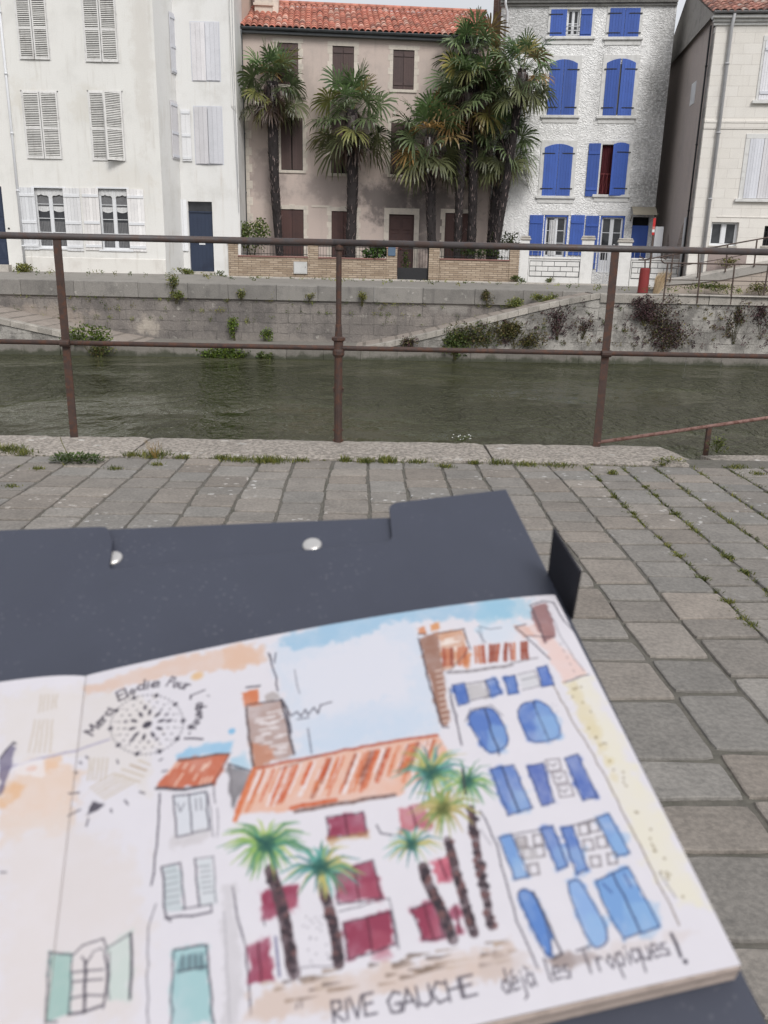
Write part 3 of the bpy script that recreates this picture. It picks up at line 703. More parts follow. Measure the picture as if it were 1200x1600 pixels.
for xl, xr, yt, yb, _, ajar in lw:
    h = B.rect(xl, xr, yt, yb); um = (h[0] + h[1]) / 2
    mb = MB()
    for q in ((h[0] - .05, h[0] - .005, h[2] - .03, h[3] + .05), (h[1] + .005, h[1] + .05, h[2] - .03, h[3] + .05), (h[0] - .05, h[1] + .05, h[3] + .005, h[3] + .05)): mb.box(q[0], q[1], -.012, .05, q[2], q[3])
    mb.build('window_frame', LOUV, B.e)
    mb = MB(); mb.box(h[0], h[1], -.006, .02, h[2], h[3]); mb.build('opening', DARK, B.e)
    louvre(B, (h[0], um - (.05 if ajar else .012), h[2], h[3]), LOUV, y=-.05, skew=-.02 if not ajar else .01, hside='l')
    louvre(B, (um + .012 + (.03 if ajar else 0), h[1], h[2], h[3] - (.0 if ajar else 0)), LOUV, y=-.05, skew=-.34 if ajar else -.015, hside='r')
def lace(F, h, y):
    u0, u1, z0, z1 = h; mb = MB(); n = 36; top = z1 - .03; rows = []
    for k in range(n + 1):
        t = k / n; u = u0 + (u1 - u0) * t
        drop = .20 + .045 * abs(math.sin(t * math.pi * 5)) + .13 * math.exp(-((t - .5) / .10) ** 2)
        rows.append((u, top, top - drop, y + .006 * math.sin(k * 1.3)))
    V = [(u, yy, a) for u, a, b, yy in rows] + [(u, yy, b) for u, a, b, yy in rows]
    mb.add(V, [(k, n + 1 + k, n + 2 + k, k + 1) for k in range(n)]); mb.build('lace_valance', CURT, F)
def drape(F, u0, u1, z0, z1, y, mat, amp=.012, wl=.06, name='curtain', scallop=0.):
    mb = MB(); n = max(8, int((u1 - u0) / wl * 4)); V = []
    for k in range(n + 1):
        u = u0 + (u1 - u0) * k / n; yy = y + amp * math.sin(2 * math.pi * k / 4.0 + .6 * math.sin(k * .37)); sc = scallop * abs(math.sin(k / n * math.pi)); V += [(u, yy, z0 - sc), (u, yy, z1)]
    mb.add(V, [(2 * k, 2 * k + 2, 2 * k + 3, 2 * k + 1) for k in range(n)]); return mb.build(name, mat, F)
for i, (g, sl, sr) in enumerate(((g1, (32, 58, 293, 390), (102, 128, 294, 392)), (g2, (131, 157, 294, 391), (201, 227, 296, 393)))):
    mb = MB(); mb.box(g[0] - .06, g[0], -.02, .1, g[2] - .05, g[3] + .06); mb.box(g[1], g[1] + .06, -.02, .1, g[2] - .05, g[3] + .06); mb.box(g[0], g[1], -.02, .1, g[3], g[3] + .06)
    mb.build('window_frame', WHITE_P, B.e)
    w_ = window(B, g, WHITE_P, y=.10, rows=4, fr=.06, meet=.09)
    lace(w_, (g[0] + .02, g[1] - .02, g[2], g[3]), .09)
    um = (g[0] + g[1]) / 2; H = g[3] - g[2]
    for a, b in ((g[0] + .09, um - .08), (um + .08, g[1] - .09)):
        drape(w_, a, b, g[2] + H * .70, g[3] - .1, .143, GREYC, .004)
        drape(w_, a, b, g[2] + H * .635, g[2] + H * .70, .141, CURT, .006, scallop=.06)
        drape(w_, a, b, g[2] + .1, g[2] + H * .45, .143, GREYC, .008)
    sill(B, g[0] - .1, g[1] + .1, g[2] - .002, WHITE_P, .05, .07)
    for hh, sd in ((sl, 'l'), (sr, 'r')): plank_shutter(B, B.rect(*hh), WHITE_P, y=-.045, battens=(.07, .45, .88), pw=.13)
drain(B, [(.05, -.07, 12.8), (.05, -.07, .0)], .05, WHITE_P)
mb = MB(); mb.prism([(-.0, 13), (B.W, 13), (B.W, 13.1), (2.5, 14.4), (-.0, 13.1)], -.3, 7.2); mb.build('roof', TERRA_O, B.e)

zc = .32
cu = at_y(283, 310, 37.5)[0]; cr = at_y(371, 200, 37.5)[0]
C = Fac('narrow_white_house', cu, 37.5, cr, 37.5, zc, 'narrow white house with pale plank shutters, plain navy door, beside the louvred house', 'house')
hd = C.rect(295.5, 333, 315, 424)
wall(C, 0, C.W, -.4, 13.2, [hd], WHITE_B, 7)
Cf = Fac(None, -9.27, 36.0, cu, 37.5, zc, ''); Cf.e = empty('side_front', (-9.27 - cu, 36.0 - 37.5, 0), Cf.a); Cf.e.parent = C.e
wall(Cf, 0, Cf.W, -.4, 13.2, [], WHITE_B, .5)
# beige gable end rising over the tiled roof next door
mb = MB(); mb.add([(C.W + .004, 1.8, 8.5), (C.W + .004, 6.0, 8.5), (C.W + .004, 6.0, 13.6), (C.W + .004, 1.8, 13.6)], [(0, 1, 2, 3)]); mb.build('gable_render', BEIGE, C.e)
mb = MB(); mb.prism([(0, 13.2), (C.W, 13.2), (C.W, 13.4), (0, 13.4)], -.2, 7.1); mb.build('roof', TERRA_O, C.e)
for xl, xm, xr, yt, yb, gap in ((299.5, 321.5, 342.5, 35, 126, 0), (305, 326, 347, 167, 256, 1)):
    hl = C.rect(xl, xm, yt, yb); hr_ = C.rect(xm, xr, yt, yb)
    mb = MB(); mb.box(hl[0] - .04, hr_[1] + .04, -.005, .02, hl[2] - .03, hl[3] + .04); mb.build('window_frame', GREY_SH, C.e)
    plank_shutter(C, (hl[0], hl[1] - .012, hl[2], hl[3]), GREY_SH, y=-.045, pw=.2, skew=-.05 * gap, hside='l')
    plank_shutter(C, (hr_[0] + .012, hr_[1], hr_[2], hr_[3]), GREY_SH, y=-.045, pw=.2, skew=-.05 * gap, hside='r')
for hh in ((265, 276, 22, 115), (267, 277, 158, 248)):
    plank_shutter(Cf, Cf.rect(*hh), GREY_SH, y=-.05, battens=(.05, .45, .93), pw=.2)
plank_shutter(C, (C.rect(284, 299, 171, 252)[0] , *C.rect(284, 299, 171, 252)[1:]), WHITE_P, y=-.06, battens=(.06, .5, .94), pw=.16)
plank_shutter(C, C.rect(281, 293.5, 312, 392), WHITE_P, y=-.06, pw=.2)
mb = MB(); zt_ = C.px(315, 332)[1]
mb.box(hd[0], hd[1], .14, .19, hd[2], zt_); um = (hd[0] + hd[1]) / 2
for k in range(1, 6):
    q = hd[0] + (hd[1] - hd[0]) * k / 6; mb.box(q - .012, q + .012, .132, .14, hd[2], zt_)
mb.box(hd[0], hd[1], .10, .19, zt_, zt_ + .05)
d_ = mb.build('door', NAVY, C.e)
mb = MB(); z_ = C.px(315, 381)[1]; mb.box(um - .12, um + .14, .125, .135, z_ - .035, z_ + .035); mb.build('letter_slot', WHITE_P, d_)
mb = MB(); mb.box(hd[0], hd[1], .17, .18, zt_ + .05, hd[3]); mb.build('transom_pane', GLASS, d_)
mb = MB(); mb.bbox(hd[0] - .05, hd[1] + .05, -.25, .2, -.3, hd[2], .01); mb.build('step', CONC_L, C.e)
q0 = C.px(357, 20)[0]; q1 = C.px(362, 165)[0]; zq = C.px(362, 165)[1]
mb = MB(); mb.box(q0 + .02, C.W, -.05, .0, zq, 13); mb.add([(q0 + .02, -.05, zq), (C.W, -.05, zq), (C.W, 0, zq - .3), (q0 + .02, 0, zq - .12)], [(0, 1, 2, 3)]); mb.build('boxed_flue', WHITE, C.e)
mb = MB()
for k in range(2): mb.tube([(C.W - .05 - .1 * k, -.07, 12.9), (C.W - .08 - .1 * k, -.07, 8.8 + k), (C.W - .04 - .05 * k, -.05, 5.0), (C.W - .03, -.05, 3.5 - k)], .012, 5)
mb.build('cable', PVC, C.e)

# ------------------------------------------------------------------ pink house
zb = .17
P = Fac('pink_house', -6.52, 39.2, 4.50, 40.12, zb, 'faded pink rendered house with red clay tile roof and brown shutters behind the palms', 'house')
ze = P.px(540, 57)[1]
hdoor = P.rect(607, 646, 335, 432)
wins = {'t': [(434, 466, 67, 132), (519.5, 553, 72, 137), (614, 647, 78, 140), (704, 738, 84, 148)], 'm': [(439, 473, 184, 266), (517.5, 553, 187, 271), (610.5, 647, 192, 273), (700, 736, 196, 277)],
        'g': [(438.5, 474.5, 327, 400), (518, 556, 330, 402), (694.5, 732, 333, 405)]}
holes = [hdoor] + [P.rect(*q) for v in wins.values() for q in v]
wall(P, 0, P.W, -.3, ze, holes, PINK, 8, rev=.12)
for kk, v in wins.items():
    for q in v:
        h = P.rect(*q); um = (h[0] + h[1]) / 2; mt = BROWN_SH if kk == 't' else (BROWN_SH if kk == 'm' else BROWN_SH2)
        surround(P, h, CREAM, wd=.14, jag=.07, out=.012, lintel=.17, sillh=.12 if kk != 'g' else 0, key=(kk != 't'))
        backing(P, h, .12)
        yv = -.03 if kk == 'm' else .03
        plank_shutter(P, (h[0] + .01, um - (.02 if kk == 'm' else .005), h[2] + .02, h[3] - .01), mt, y=yv, skew=-.03 if kk == 'm' else 0, hside='l', battens=(.13, .87) if kk == 't' else ())
        plank_shutter(P, (um + (.02 if kk == 'm' else .005), h[1] - .01, h[2] + .02, h[3] - .01), mt, y=yv, skew=-.03 if kk == 'm' else 0, hside='r', battens=(.13, .87) if kk == 't' else ())
surround(P, hdoor, CREAM, wd=.22, jag=0, out=.03, lintel=.26, sillh=0, name='door_surround')
mb = MB(); h = hdoor; mb.box(h[0], h[1], .11, .16, h[2], h[3]); um = (h[0] + h[1]) / 2
for (a, b) in ((h[0] + .1, um - .06), (um + .06, h[1] - .1)):
    for c, d in ((.06, .36), (.42, .7), (.75, .94)): mb.bbox(a, b, .09, .12, h[2] + (h[3] - h[2]) * c, h[2] + (h[3] - h[2]) * d, .02)
d_ = mb.build('door', BROWN_SH2, P.e); mb = MB(); z_ = h[2] + (h[3] - h[2]) * .44; mb.lathe([(.0, 0), (.04, .01), (.04, .03), (0, .05)], 10, (um, .07, z_)); mb.build('handle', REDP, d_)
# quoins down the left corner
mb = MB(); z = 0; k = 0
while z < P.px(385, 150)[1]:
    d = .34; w_ = .42 if k % 2 else .30; v = U(.9, 1.08); mb.box(.03, w_, -.015, .05, z, z + d - .01, (v, v, v)); z += d; k += 1
mb.build('quoins', CREAM, P.e)
mb = MB(); z_ = P.px(520, 330)[1] + .35; mb.box(3.0, 3.9, -.02, .02, z_ - .2, z_ - .12); mb.build('string_course', CREAM, P.e)
# roof, gutter, downpipe, chimney
y_e, y_r = -.28, 4.2
zr_ = ze + .12 + (y_r - y_e) * .44
tiles(P, .0, P.W + .02, y_e, ze + .14, y_r, zr_ + .1, TERRA)
mb = MB(); mb.add([(0, y_e + .03, ze + .06), (P.W, y_e + .03, ze + .06), (P.W, y_r, zr_), (0, y_r, zr_), (0, 8, ze), (P.W, 8, ze), (0, 0, ze), (P.W, 0, ze)], [(0, 1, 2, 3), (3, 2, 5, 4), (0, 3, 4, 6), (1, 7, 5, 2), (0, 6, 7, 1)]); mb.build('roof_deck', DARK, P.e)
mb = MB(); n = 8; V = []
for u in (.02, P.W - .02):
    for k in range(n + 1): t = math.pi * k / n; V.append((u, y_e - .06 - .075 * math.cos(t), ze + .115 - .085 * math.sin(t)))
mb.add(V, [(k, k + 1, n + 2 + k, n + 1 + k) for k in range(n)] + [(k + 1, k, n + 1 + k, n + 2 + k) for k in range(n)]); mb.box(0, P.W, y_e + .03, .02, ze - .06, ze + .04)
mb.tube([(.02, y_e - .14, ze + .12), (P.W - .02, y_e - .14, ze + .12)], .012, 6)
mb.build('gutter', ZINC, P.e)
drain(P, [(.10, y_e - .06, ze + .05), (.10, -.22, ze - .15), (.10, -.09, ze - .35), (.10, -.09, 0)], .052, ZINC)
def tube_ridge():
    mb = MB(); u = 0
    while u < P.W: mb.tube([(u, y_r, zr_ + .13), (u + .42, y_r, zr_ + .15)], [.12, .10], 8, (U(.8, 1.2),) * 3); u += .4
    mb.build('ridge_tiles', TERRA, P.e, smooth=True)
tube_ridge()
cx0, cx1 = P.px(398, 20, 2.2)[0], P.px(435, 20, 2.2)[0]
mb = MB(); mb.box(cx0, cx1 - .25, 2.2, 3.2, ze + .9, ze + 4.0); mb.box(cx1 - .25, cx1, 2.15, 3.2, ze + .9, ze + 4.0, (1.1, 1.1, 1.1))
zz = P.px(415, 7, 2.2)[1]; mb.box(cx0 - .05, cx1 - .2, 2.12, 2.2, zz - .05, zz + .05); mb.build('chimney', CREAM, P.e)
mb = MB(); q = P.px(450, 38, 1.2); mb.box(q[0] - .35, q[0] + .35, .85, 1.15, q[1] - .05, q[1] + .02); mb.build('roof_vent', CONC_L, P.e)

# ------------------------------------------------------------------ blue-shuttered house
Bl = Fac('blue_shuttered_house', 4.52, 39.95, 11.72, 39.25, zb, 'tall whitewashed rubble house with bright blue shutters, tiled cornice, grey dirt and a painted shadow', 'house')
zt = Bl.px(950, 10)[1]
hw1 = Bl.rect(849, 886, 336, 401); hw2 = Bl.rect(935, 973, 337, 425); hw3 = Bl.rect(986, 1012, 339, 405); ht = Bl.rect(886, 905, 15, 57); hr3 = Bl.rect(938, 956, 226, 304)
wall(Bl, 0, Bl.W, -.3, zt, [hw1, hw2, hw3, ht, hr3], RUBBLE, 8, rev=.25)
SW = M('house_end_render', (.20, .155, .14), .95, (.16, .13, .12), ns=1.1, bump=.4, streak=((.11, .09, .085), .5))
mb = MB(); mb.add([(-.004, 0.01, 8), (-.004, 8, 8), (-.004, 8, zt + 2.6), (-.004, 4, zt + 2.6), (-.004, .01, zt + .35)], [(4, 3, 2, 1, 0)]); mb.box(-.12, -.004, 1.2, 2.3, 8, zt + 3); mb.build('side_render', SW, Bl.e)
mb = MB(); mb.box(-.3, .3, 4.6, 6.2, zt, zt + 4.5); mb.build('chimney', M('chimney_brick', (.24, .14, .11), .9, (.17, .10, .085), ns=2, joints=dict(w=.22, h=.07, m=.01, col=(.30, .26, .23))), Bl.e)
# cornice and roof
mb = MB(); mb.bbox(-.05, Bl.W, -.10, .1, zt, zt + .10, .02); mb.bbox(-.05, Bl.W, -.20, .1, zt + .102, zt + .24, .02); mb.build('cornice', M('grey_cornice', (.30, .295, .28), .9, (.16, .155, .15), ns=2, bump=.4), Bl.e)
tiles(Bl, -.05, Bl.W, -.4, zt + .30, 4.0, zt + 2.2, TERRA_O)
mb = MB(); mb.add([(0, -.3, zt + .24), (Bl.W, -.3, zt + .24), (Bl.W, 4, zt + 2.1), (0, 4, zt + 2.1), (0, 8, zt), (Bl.W, 8, zt)], [(0, 1, 2, 3), (3, 2, 5, 4), (0, 3, 4), (1, 5, 2)]); mb.build('roof_deck', DARK, Bl.e)
drain(Bl, [(.15, -.32, zt + .4), (.15, -.32, zt + .05), (.25, -.10, zt - .25), (.25, -.10, .2)], .05, WHITE_P)
TRIM = M('whitewashed_trim', (.66, .655, .64), .9, (.50, .49, .475), ns=4, bump=.4, streak=((.38, .37, .36), .35))
def lines(F, h, wd=.17, name='window_surround', sl=True, arch=0.):
    # dressed stone band round an opening, plus moulded sill
    u0, u1, z0, z1 = h; mb = MB()
    mb.bbox(u0 - wd, u0, -.03, .02, z0, z1, .006); mb.bbox(u1, u1 + wd, -.03, .02, z0, z1, .006)
    if arch:
        n = 8; P_ = []
        for k in range(n + 1): t = -1 + 2 * k / n; P_.append(((u0 + u1) / 2 + t * (u1 - u0) / 2, z1 - arch * t * t))
        poly = P_[::-1] + [(u0 - wd, z1 - arch), (u0 - wd, z1 + .15), (u1 + wd, z1 + .15), (u1 + wd, z1 - arch)]
        for k in range(n): 
            a, b = P_[k], P_[k + 1]; mb.prism([a, b, (b[0], z1 + .15), (a[0], z1 + .15)], -.03, .02)
        mb.box(u0 - wd, u0 - .001, -.03, .02, z1 + .001, z1 + .15); mb.box(u1 + .001, u1 + wd, -.03, .02, z1 + .001, z1 + .15)
    else: mb.bbox(u0 - wd, u1 + wd, -.03, .02, z1 + .001, z1 + .16, .006)
    if sl: mb.bbox(u0 - wd - .08, u1 + wd + .08, -.10, .02, z0 - .12, z0 - .001, .015); mb.box(u0 - wd, u1 + wd, -.03, .02, z0 - .30, z0 - .122)
    mb.build(name, TRIM, F.e)
HG = (.14, .82)
def pair(F, hl, hr_, arch=0., gap=.006, skew=0., y=-.055, hg=HG):
    full = (hl[0], hr_[1])
    plank_shutter(F, (hl[0], hl[1] - gap, hl[2], hl[3]), BLUE, y=y, arch=arch, arch_full=full, hinge=hg, hside='l', skew=skew)
    plank_shutter(F, (hr_[0] + gap, hr_[1], hr_[2], hr_[3]), BLUE, y=y, arch=arch, arch_full=full, hinge=hg, hside='r', skew=skew)
# top row
q = Bl.rect(860, 885, 15, 58); plank_shutter(Bl, q, BLUE, y=-.055, hinge=HG, hside='l', battens=())
w_ = window(Bl, ht, WHITE_P, y=.10, rows=2, fr=.05)
q = Bl.rect(907, 925, 14, 58); plank_shutter(Bl, q, BLUE, y=-.055, battens=(.14, .84))
lines(Bl, (Bl.rect(861, 885, 15, 58)[0], Bl.rect(880, 924, 15, 58)[1], *ht[2:]), wd=.12)
mb = MB()
for k in range(3): z_ = ht[2] + .06 + .16 * k; mb.tube([(ht[0] - .03, -.02, z_), (ht[1] + .05, -.02, z_)], .018, 8)
mb.build('balustrade', WHITE_P, Bl.e, smooth=True)
hl, hr_ = Bl.rect(952, 976, 13, 58), Bl.rect(976, 999, 13, 58); pair(Bl, hl, hr_); lines(Bl, (hl[0], hr_[1], hl[2], hl[3]), wd=.12)
# second row
hl, hr_ = Bl.rect(857, 879, 93, 180), Bl.rect(879, 900, 93, 180); pair(Bl, hl, hr_, arch=.16); lines(Bl, (hl[0], hr_[1], hl[2], hl[3]), arch=.16)
hl, hr_ = Bl.rect(945, 967, 92, 181), Bl.rect(967, 990, 92, 181); pair(Bl, hl, hr_, arch=.16, gap=.035, skew=-.04); lines(Bl, (hl[0], hr_[1], hl[2], hl[3]), arch=.16)
mb = MB(); mb.box(hl[0] + .05, hr_[1] - .05, -.012, -.004, hl[2] + .05, hl[3] - .2); mb.build('opening', GREYC, Bl.e)
# third row
hl, hr_ = Bl.rect(849, 871, 225, 306), Bl.rect(871, 893, 225, 306); pair(Bl, hl, hr_, arch=.15); lines(Bl, (hl[0], hr_[1], hl[2], hl[3]), arch=.15)
backing(Bl, hr3, .25, DARK); drape(Bl.e, hr3[0], hr3[1], hr3[2], hr3[3], .15, DKRED, .02, .1)
mb = MB(); a, b = hr3[0], hr3[1]; z0, z1 = hr3[2] + .05, hr3[2] + .85
mb.tube([(a, .02, z1), (b + .1, .02, z1)], .014, 6)
for k in range(4): u = a + (b - a) * k / 3; mb.tube([(u, .02, z0), (u, .02, z1)], .008, 5); mb.tube([(u, .02, z0), (u + .18, .02, z1)], .006, 4)
mb.build('guard_rail', M('red_iron', (.22, .05, .05), .5), Bl.e)
q = Bl.rect(917, 935.5, 224, 307); plank_shutter(Bl, q, BLUE, y=-.055, battens=(.14, .82))
q = Bl.rect(954.5, 979.5, 223, 306); plank_shutter(Bl, q, BLUE, y=-.075, arch=.08, hinge=HG, hside='r', skew=-.10)
lines(Bl, (hr3[0], q[1], hr3[2], hr3[3]), arch=0.)
# ground floor
TB = .5
for hh in ((826, 847.5, 336, 399), (890, 911.5, 336, 399), (912.5, 933, 337, 420)): plank_shutter(Bl, Bl.rect(*hh), BLUE, y=-.05, battens=(.82, .12))
for hh, r_, bp in ((hw1, 3, .0), (hw2, 3, .45)):
    mb = MB(); mb.box(hh[0], hh[0] + .06, .0, .14, hh[2], hh[3]); mb.box(hh[1] - .06, hh[1], .0, .14, hh[2], hh[3]); mb.box(hh[0], hh[1], .0, .14, hh[3] - .07, hh[3]); mb.build('window_frame', BLUE, Bl.e)
    w_ = window(Bl, (hh[0] + .06, hh[1] - .06, hh[2], hh[3] - .07), WHITE_P, y=.12, rows=r_, fr=.06, meet=.10, bottom_panel=bp)
    if hh is hw1:
        um = (hh[0] + hh[1]) / 2; drape(w_, um - .28, um + .02, hh[2] + .05, hh[3] - .2, .10, CURT, .03, .09)
    backing(Bl, hh, .25)
    mb = MB(); mb.bbox(hh[0] - .1, hh[1] + .1, -.02, .05, hh[3], hh[3] + .2, .006); mb.build('lintel', TRIM, Bl.e)
sill(Bl, hw1[0] - .1, hw1[1] + .1, hw1[2], TRIM)
backing(Bl, hw3, .25)
plank_shutter(Bl, (hw3[0], hw3[1], hw3[2], hw3[2] + (hw3[3] - hw3[2]) * .8), BLUE, y=.06, pw=.3)
cn = (Bl.px(985, 334)[0], Bl.px(1026, 334)[0]); zc_ = Bl.px(1003, 336)[1]
mb = MB(); n = 6
V = []
for u in (cn[0], min(cn[1], Bl.W - .02)):
    for k in range(n + 1): t = k / n; V.append((u, -.75 * t, zc_ + .35 - .38 * t ** 1.8))
mb.add(V, [(k, k + 1, n + 2 + k, n + 1 + k) for k in range(n)])
for u in (cn[0] + .03, cn[1] - .05): mb.tube([(u, -.02, zc_ - .25), (u, -.3, zc_ - .02), (u, -.7, zc_ + .02)], .02, 6)
mb.build('door_canopy', M('canopy_sheet', (.30, .27, .21), .7, (.2, .18, .15)), Bl.e)

# ------------------------------------------------------------------ ashlar house on the right
R = Fac('stone_house', 11.92, 34.8, 21.0, 33.9, .0, 'pale ashlar limestone house with brown side wall and moulded cornice beyond the ramp railing', 'house')
zc1 = R.px(1150, 40)[1]
hs = R.rect(1110, 1153, 347, 384); hu1 = (R.px(1190, 110)[0], R.px(1190, 110)[0] + .95, R.px(1193, 156)[1], R.px(1193, 64)[1]); hu2 = (R.px(1166, 264)[0], R.px(1166, 264)[0] + 1.05, R.px(1185, 310)[1], R.px(1185, 217)[1]); har = R.rect(1193, 1214, 353, 384)
wall(R, 0, R.W, -.3, zc1, [hs, har], ASHLAR, 9, rev=.3)
sd = M('brown_side_wall', (.255, .205, .178), .95, (.20, .165, .15), ns=.9, streak=((.13, .115, .11), .5), bump=.5, bs=25, fa=.2)
mb = MB(); D = 9.0; zr2 = zc1 + 2.25
mb.add([(-.02, .30, -.3), (-.02, D, -.3), (-.02, D, zc1), (-.02, D / 2, zr2), (-.02, .30, zc1 + .12)], [(4, 3, 2, 1, 0)]); mb.build('side_wall', BROWN_W, R.e)
# plaster lost at the foot of the side wall
p_ = at_y(1055, 385, 37.0)
mb = MB(); rr = random.Random(3)
poly = [(-.026, .5 + 3.6 * t, 2.0 + .7 * math.sin(t * 7) + rr.uniform(-.15, .15)) for t in np.linspace(0, 1, 14)]
mb.add([(-.026, .5, -.2), (-.026, 4.1, -.2)] + poly[::-1], [tuple(range(15, -1, -1))]); mb.build('bare_patch', M('exposed_rubble', (.34, .28, .25), .95, (.22, .18, .165), ns=5, bump=.8, joints=dict(w=.4, h=.2, m=.02, col=(.2, .17, .15), wob=.2)), R.e)
# corner quoins (grey edge seen along the side wall)
mb = MB(); z = 0; k = 0
while z < zc1 - .3:
    d = .36; w_ = .22 if k % 2 else .34; v = U(.7, 1.0); mb.box(-.035, .0, .0, w_ + .05, z, z + d - .008, (v, v, v)); z += d; k += 1
mb.build('quoins', M('grey_quoins', (.36, .34, .32), .9, (.22, .21, .2), ns=3, bump=.5), R.e)
drain(R, [(-.10, .38, zc1 + .1), (-.10, .42, 4.2), (-.09, .5, 0)], .035, BLACK_I, 'cable')
drain(R, [(-.12, .62, 2.9), (-.12, .62, .3)], .06, PVC)
q = at_y(1050, 143, 36.9); u_, z_ = 0, q[2]
mb = MB(); mb.box(-.04, -.021, 2.0, 2.75, z_ - .42, z_ + .40); mb.build('notice_board', SIGNW, R.e)
mb = MB(); mb.bbox(-.10, R.W, -.06, .05, zc1, zc1 + .10, .015); mb.bbox(-.14, R.W, -.14, .05, zc1 + .102, zc1 + .20, .02); mb.bbox(-.2, R.W, -.26, .05, zc1 + .202, zc1 + .33, .02); mb.build('cornice', TRIM, R.e)
mb = MB(); n = 8; V = []
for u in (-.22, R.W):
    for k in range(n + 1): t = math.pi * k / n; V.append((u, -.33 - .075 * math.cos(t), zc1 + .41 - .08 * math.sin(t)))
mb.add(V, [(k, k + 1, n + 2 + k, n + 1 + k) for k in range(n)] + [(k + 1, k, n + 1 + k, n + 2 + k) for k in range(n)]); mb.build('gutter', PVC, R.e)
tiles(R, -.25, R.W, -.38, zc1 + .36, D / 2, zr2 + .25, TERRA_O)
mb = MB(); mb.add([(-.2, -.3, zc1 + .30), (R.W, -.3, zc1 + .30), (R.W, D / 2, zr2 + .12), (-.2, D / 2, zr2 + .12), (-.2, D, zc1), (R.W, D, zc1)], [(0, 1, 2, 3), (3, 2, 5, 4), (0, 3, 4), (1, 5, 2)]); mb.build('roof_deck', CONC, R.e)
zs = R.px(1150, 188)[1]
mb = MB(); mb.bbox(-.01, R.W, -.05, .02, zs - .10, zs, .012); mb.box(-.01, R.W, -.03, .02, zs - .30, zs - .102); mb.build('string_course', ASHLAR, R.e)
z2_ = R.px(1150, 340)[1]; mb = MB(); mb.bbox(.9, R.W, -.02, .02, z2_, z2_ + .05, .006); mb.build('string_course', ASHLAR, R.e)
for h in (hu1, hu2):
    um = (h[0] + h[1]) / 2
    mb = MB(); w_ = .16 if h is hu2 else .08
    mb.bbox(h[0] - w_, h[0], -.035, .02, h[2] - .02, h[3], .008); mb.bbox(h[1], h[1] + w_, -.035, .02, h[2] - .02, h[3], .008); mb.bbox(h[0] - w_, h[1] + w_, -.035, .02, h[3] + .001, h[3] + .18, .008); mb.bbox(h[0] - w_ - .12, h[1] + w_ + .12, -.12, .02, h[2] - .14, h[2] - .022, .012)
    mb.build('window_surround', TRIM, R.e)
    for a, b, s in ((h[0], um, 'l'), (um, h[1], 'r')): plank_shutter(R, (a + .008, b - .008, h[2], h[3]), GREY_SH, y=-.04, hside=s, battens=(.12, .86) if h is hu1 else (), pw=.1, hinge=())
window(R, hs, WHITE_P, y=.18, rows=1, fr=.07, meet=.13); backing(R, hs, .3)
mb = MB(); mb.bbox(hs[0] - .03, hs[1] + .03, -.02, .2, hs[2] - .08, hs[2] - .002, .01); mb.build('sill', CONC_L, R.e)
mb = MB(); mb.box(hs[0] + .02, hs[1] + .45, -.03, .02, -.2, hs[2] - .09); mb.build('bare_patch', M('damp_stone', (.33, .27, .25), .95, (.24, .2, .19), ns=3, bump=.5), R.e)
backing(R, har, .3); mb = MB(); 
for k in range(5): u = har[0] + (har[1] - har[0]) * (k + .5) / 5; mb.tube([(u, .05, har[2]), (u, .05, har[3])], .012, 6)
for z in (.3, .7): z_ = har[2] + (har[3] - har[2]) * z; mb.tube([(har[0], .05, z_), (har[1], .05, z_)], .012, 6)
mb.build('window_grille', BLACK_I, R.e); mb = MB(); mb.bbox(har[0] - .05, har[1] + .05, -.04, .2, har[2] - .08, har[2] - .002, .01); mb.build('sill', CONC_L, R.e)
a = R.px(1140, 60); b = R.px(1100, 395)
drain(R, [(a[0], -.30, zc1 + .35), (a[0], -.10, zc1 - .1), (a[0], -.10, 0)], .065, PVC)
# ------------------------------------------------------------------ front walls and fences across the canal
Fn = Fac('brick_garden_wall', -7.05, 37.43, 5.95, 37.43, .17, 'low buff brick garden wall with square pillars and iron bars before the pink house', 'garden wall')
def seg(F, x0, x1, y, name, pillar, mat=YBRICK, d=.30):
    a = F.px(x0, (y + 432) / 2)[0]; b = F.px(x1, (y + 432) / 2)[0]; z = F.px((x0 + x1) / 2, y)[1]
    mb = MB(); mb.box(a + (0 if pillar else .002), b - (0 if pillar else .002), 0 if pillar else .04, d if pillar else d - .04, -.3, z)
    o = mb.build(name, mat, F.e)
    mb = MB()
    mb.bbox(a - (.03 if pillar else 0), b + (.03 if pillar else 0), -.03 if pillar else -.0, d + .03, z + .001, z + .06, .01, (1, 1, 1) if not pillar else (1.6, 1.8, 1.9)); mb.build('cap' if pillar else 'coping', TERRA_F, o if pillar else F.e)
    return a, b, z
segs = {}
for x0, x1, y, nm, pl in ((357, 372, 381, 'pillar', 1), (372, 481, 402, 'low_wall', 0), (481, 497, 383, 'pillar', 1), (497, 604, 405, 'low_wall', 0), (604, 620.5, 388, 'pillar', 1),
                          (670, 686.5, 386, 'pillar', 1), (686.5, 796, 407, 'low_wall', 0), (796, 811, 390, 'pillar', 1)):
    segs[x0] = seg(Fn, x0, x1, y, nm, pl)
for k0, hgt in ((372, .50), (497, .50), (686.5, .50)):
    a, b, z = segs[k0]; mb = MB(); mb.tube([(a, .15, z + hgt), (b, .15, z + hgt)], .014, 6); mb.tube([(a, .15, z + .14), (b, .15, z + .14)], .012, 6)
    u = a + .08
    while u < b: mb.tube([(u, .15, z + .05), (u, .15, z + hgt + .06)], .008, 5); u += .13
    mb.build('iron_bars', BLACK_I, Fn.e)
a, b, z = segs[604]; mb = MB(); z_ = Fn.px(612, 399)[1]; mb.bbox(a + .06, b - .08, -.05, 0, z_ - .02, z_ + .33, .01); mb.build('letterbox', LBLUE, Fn.e)
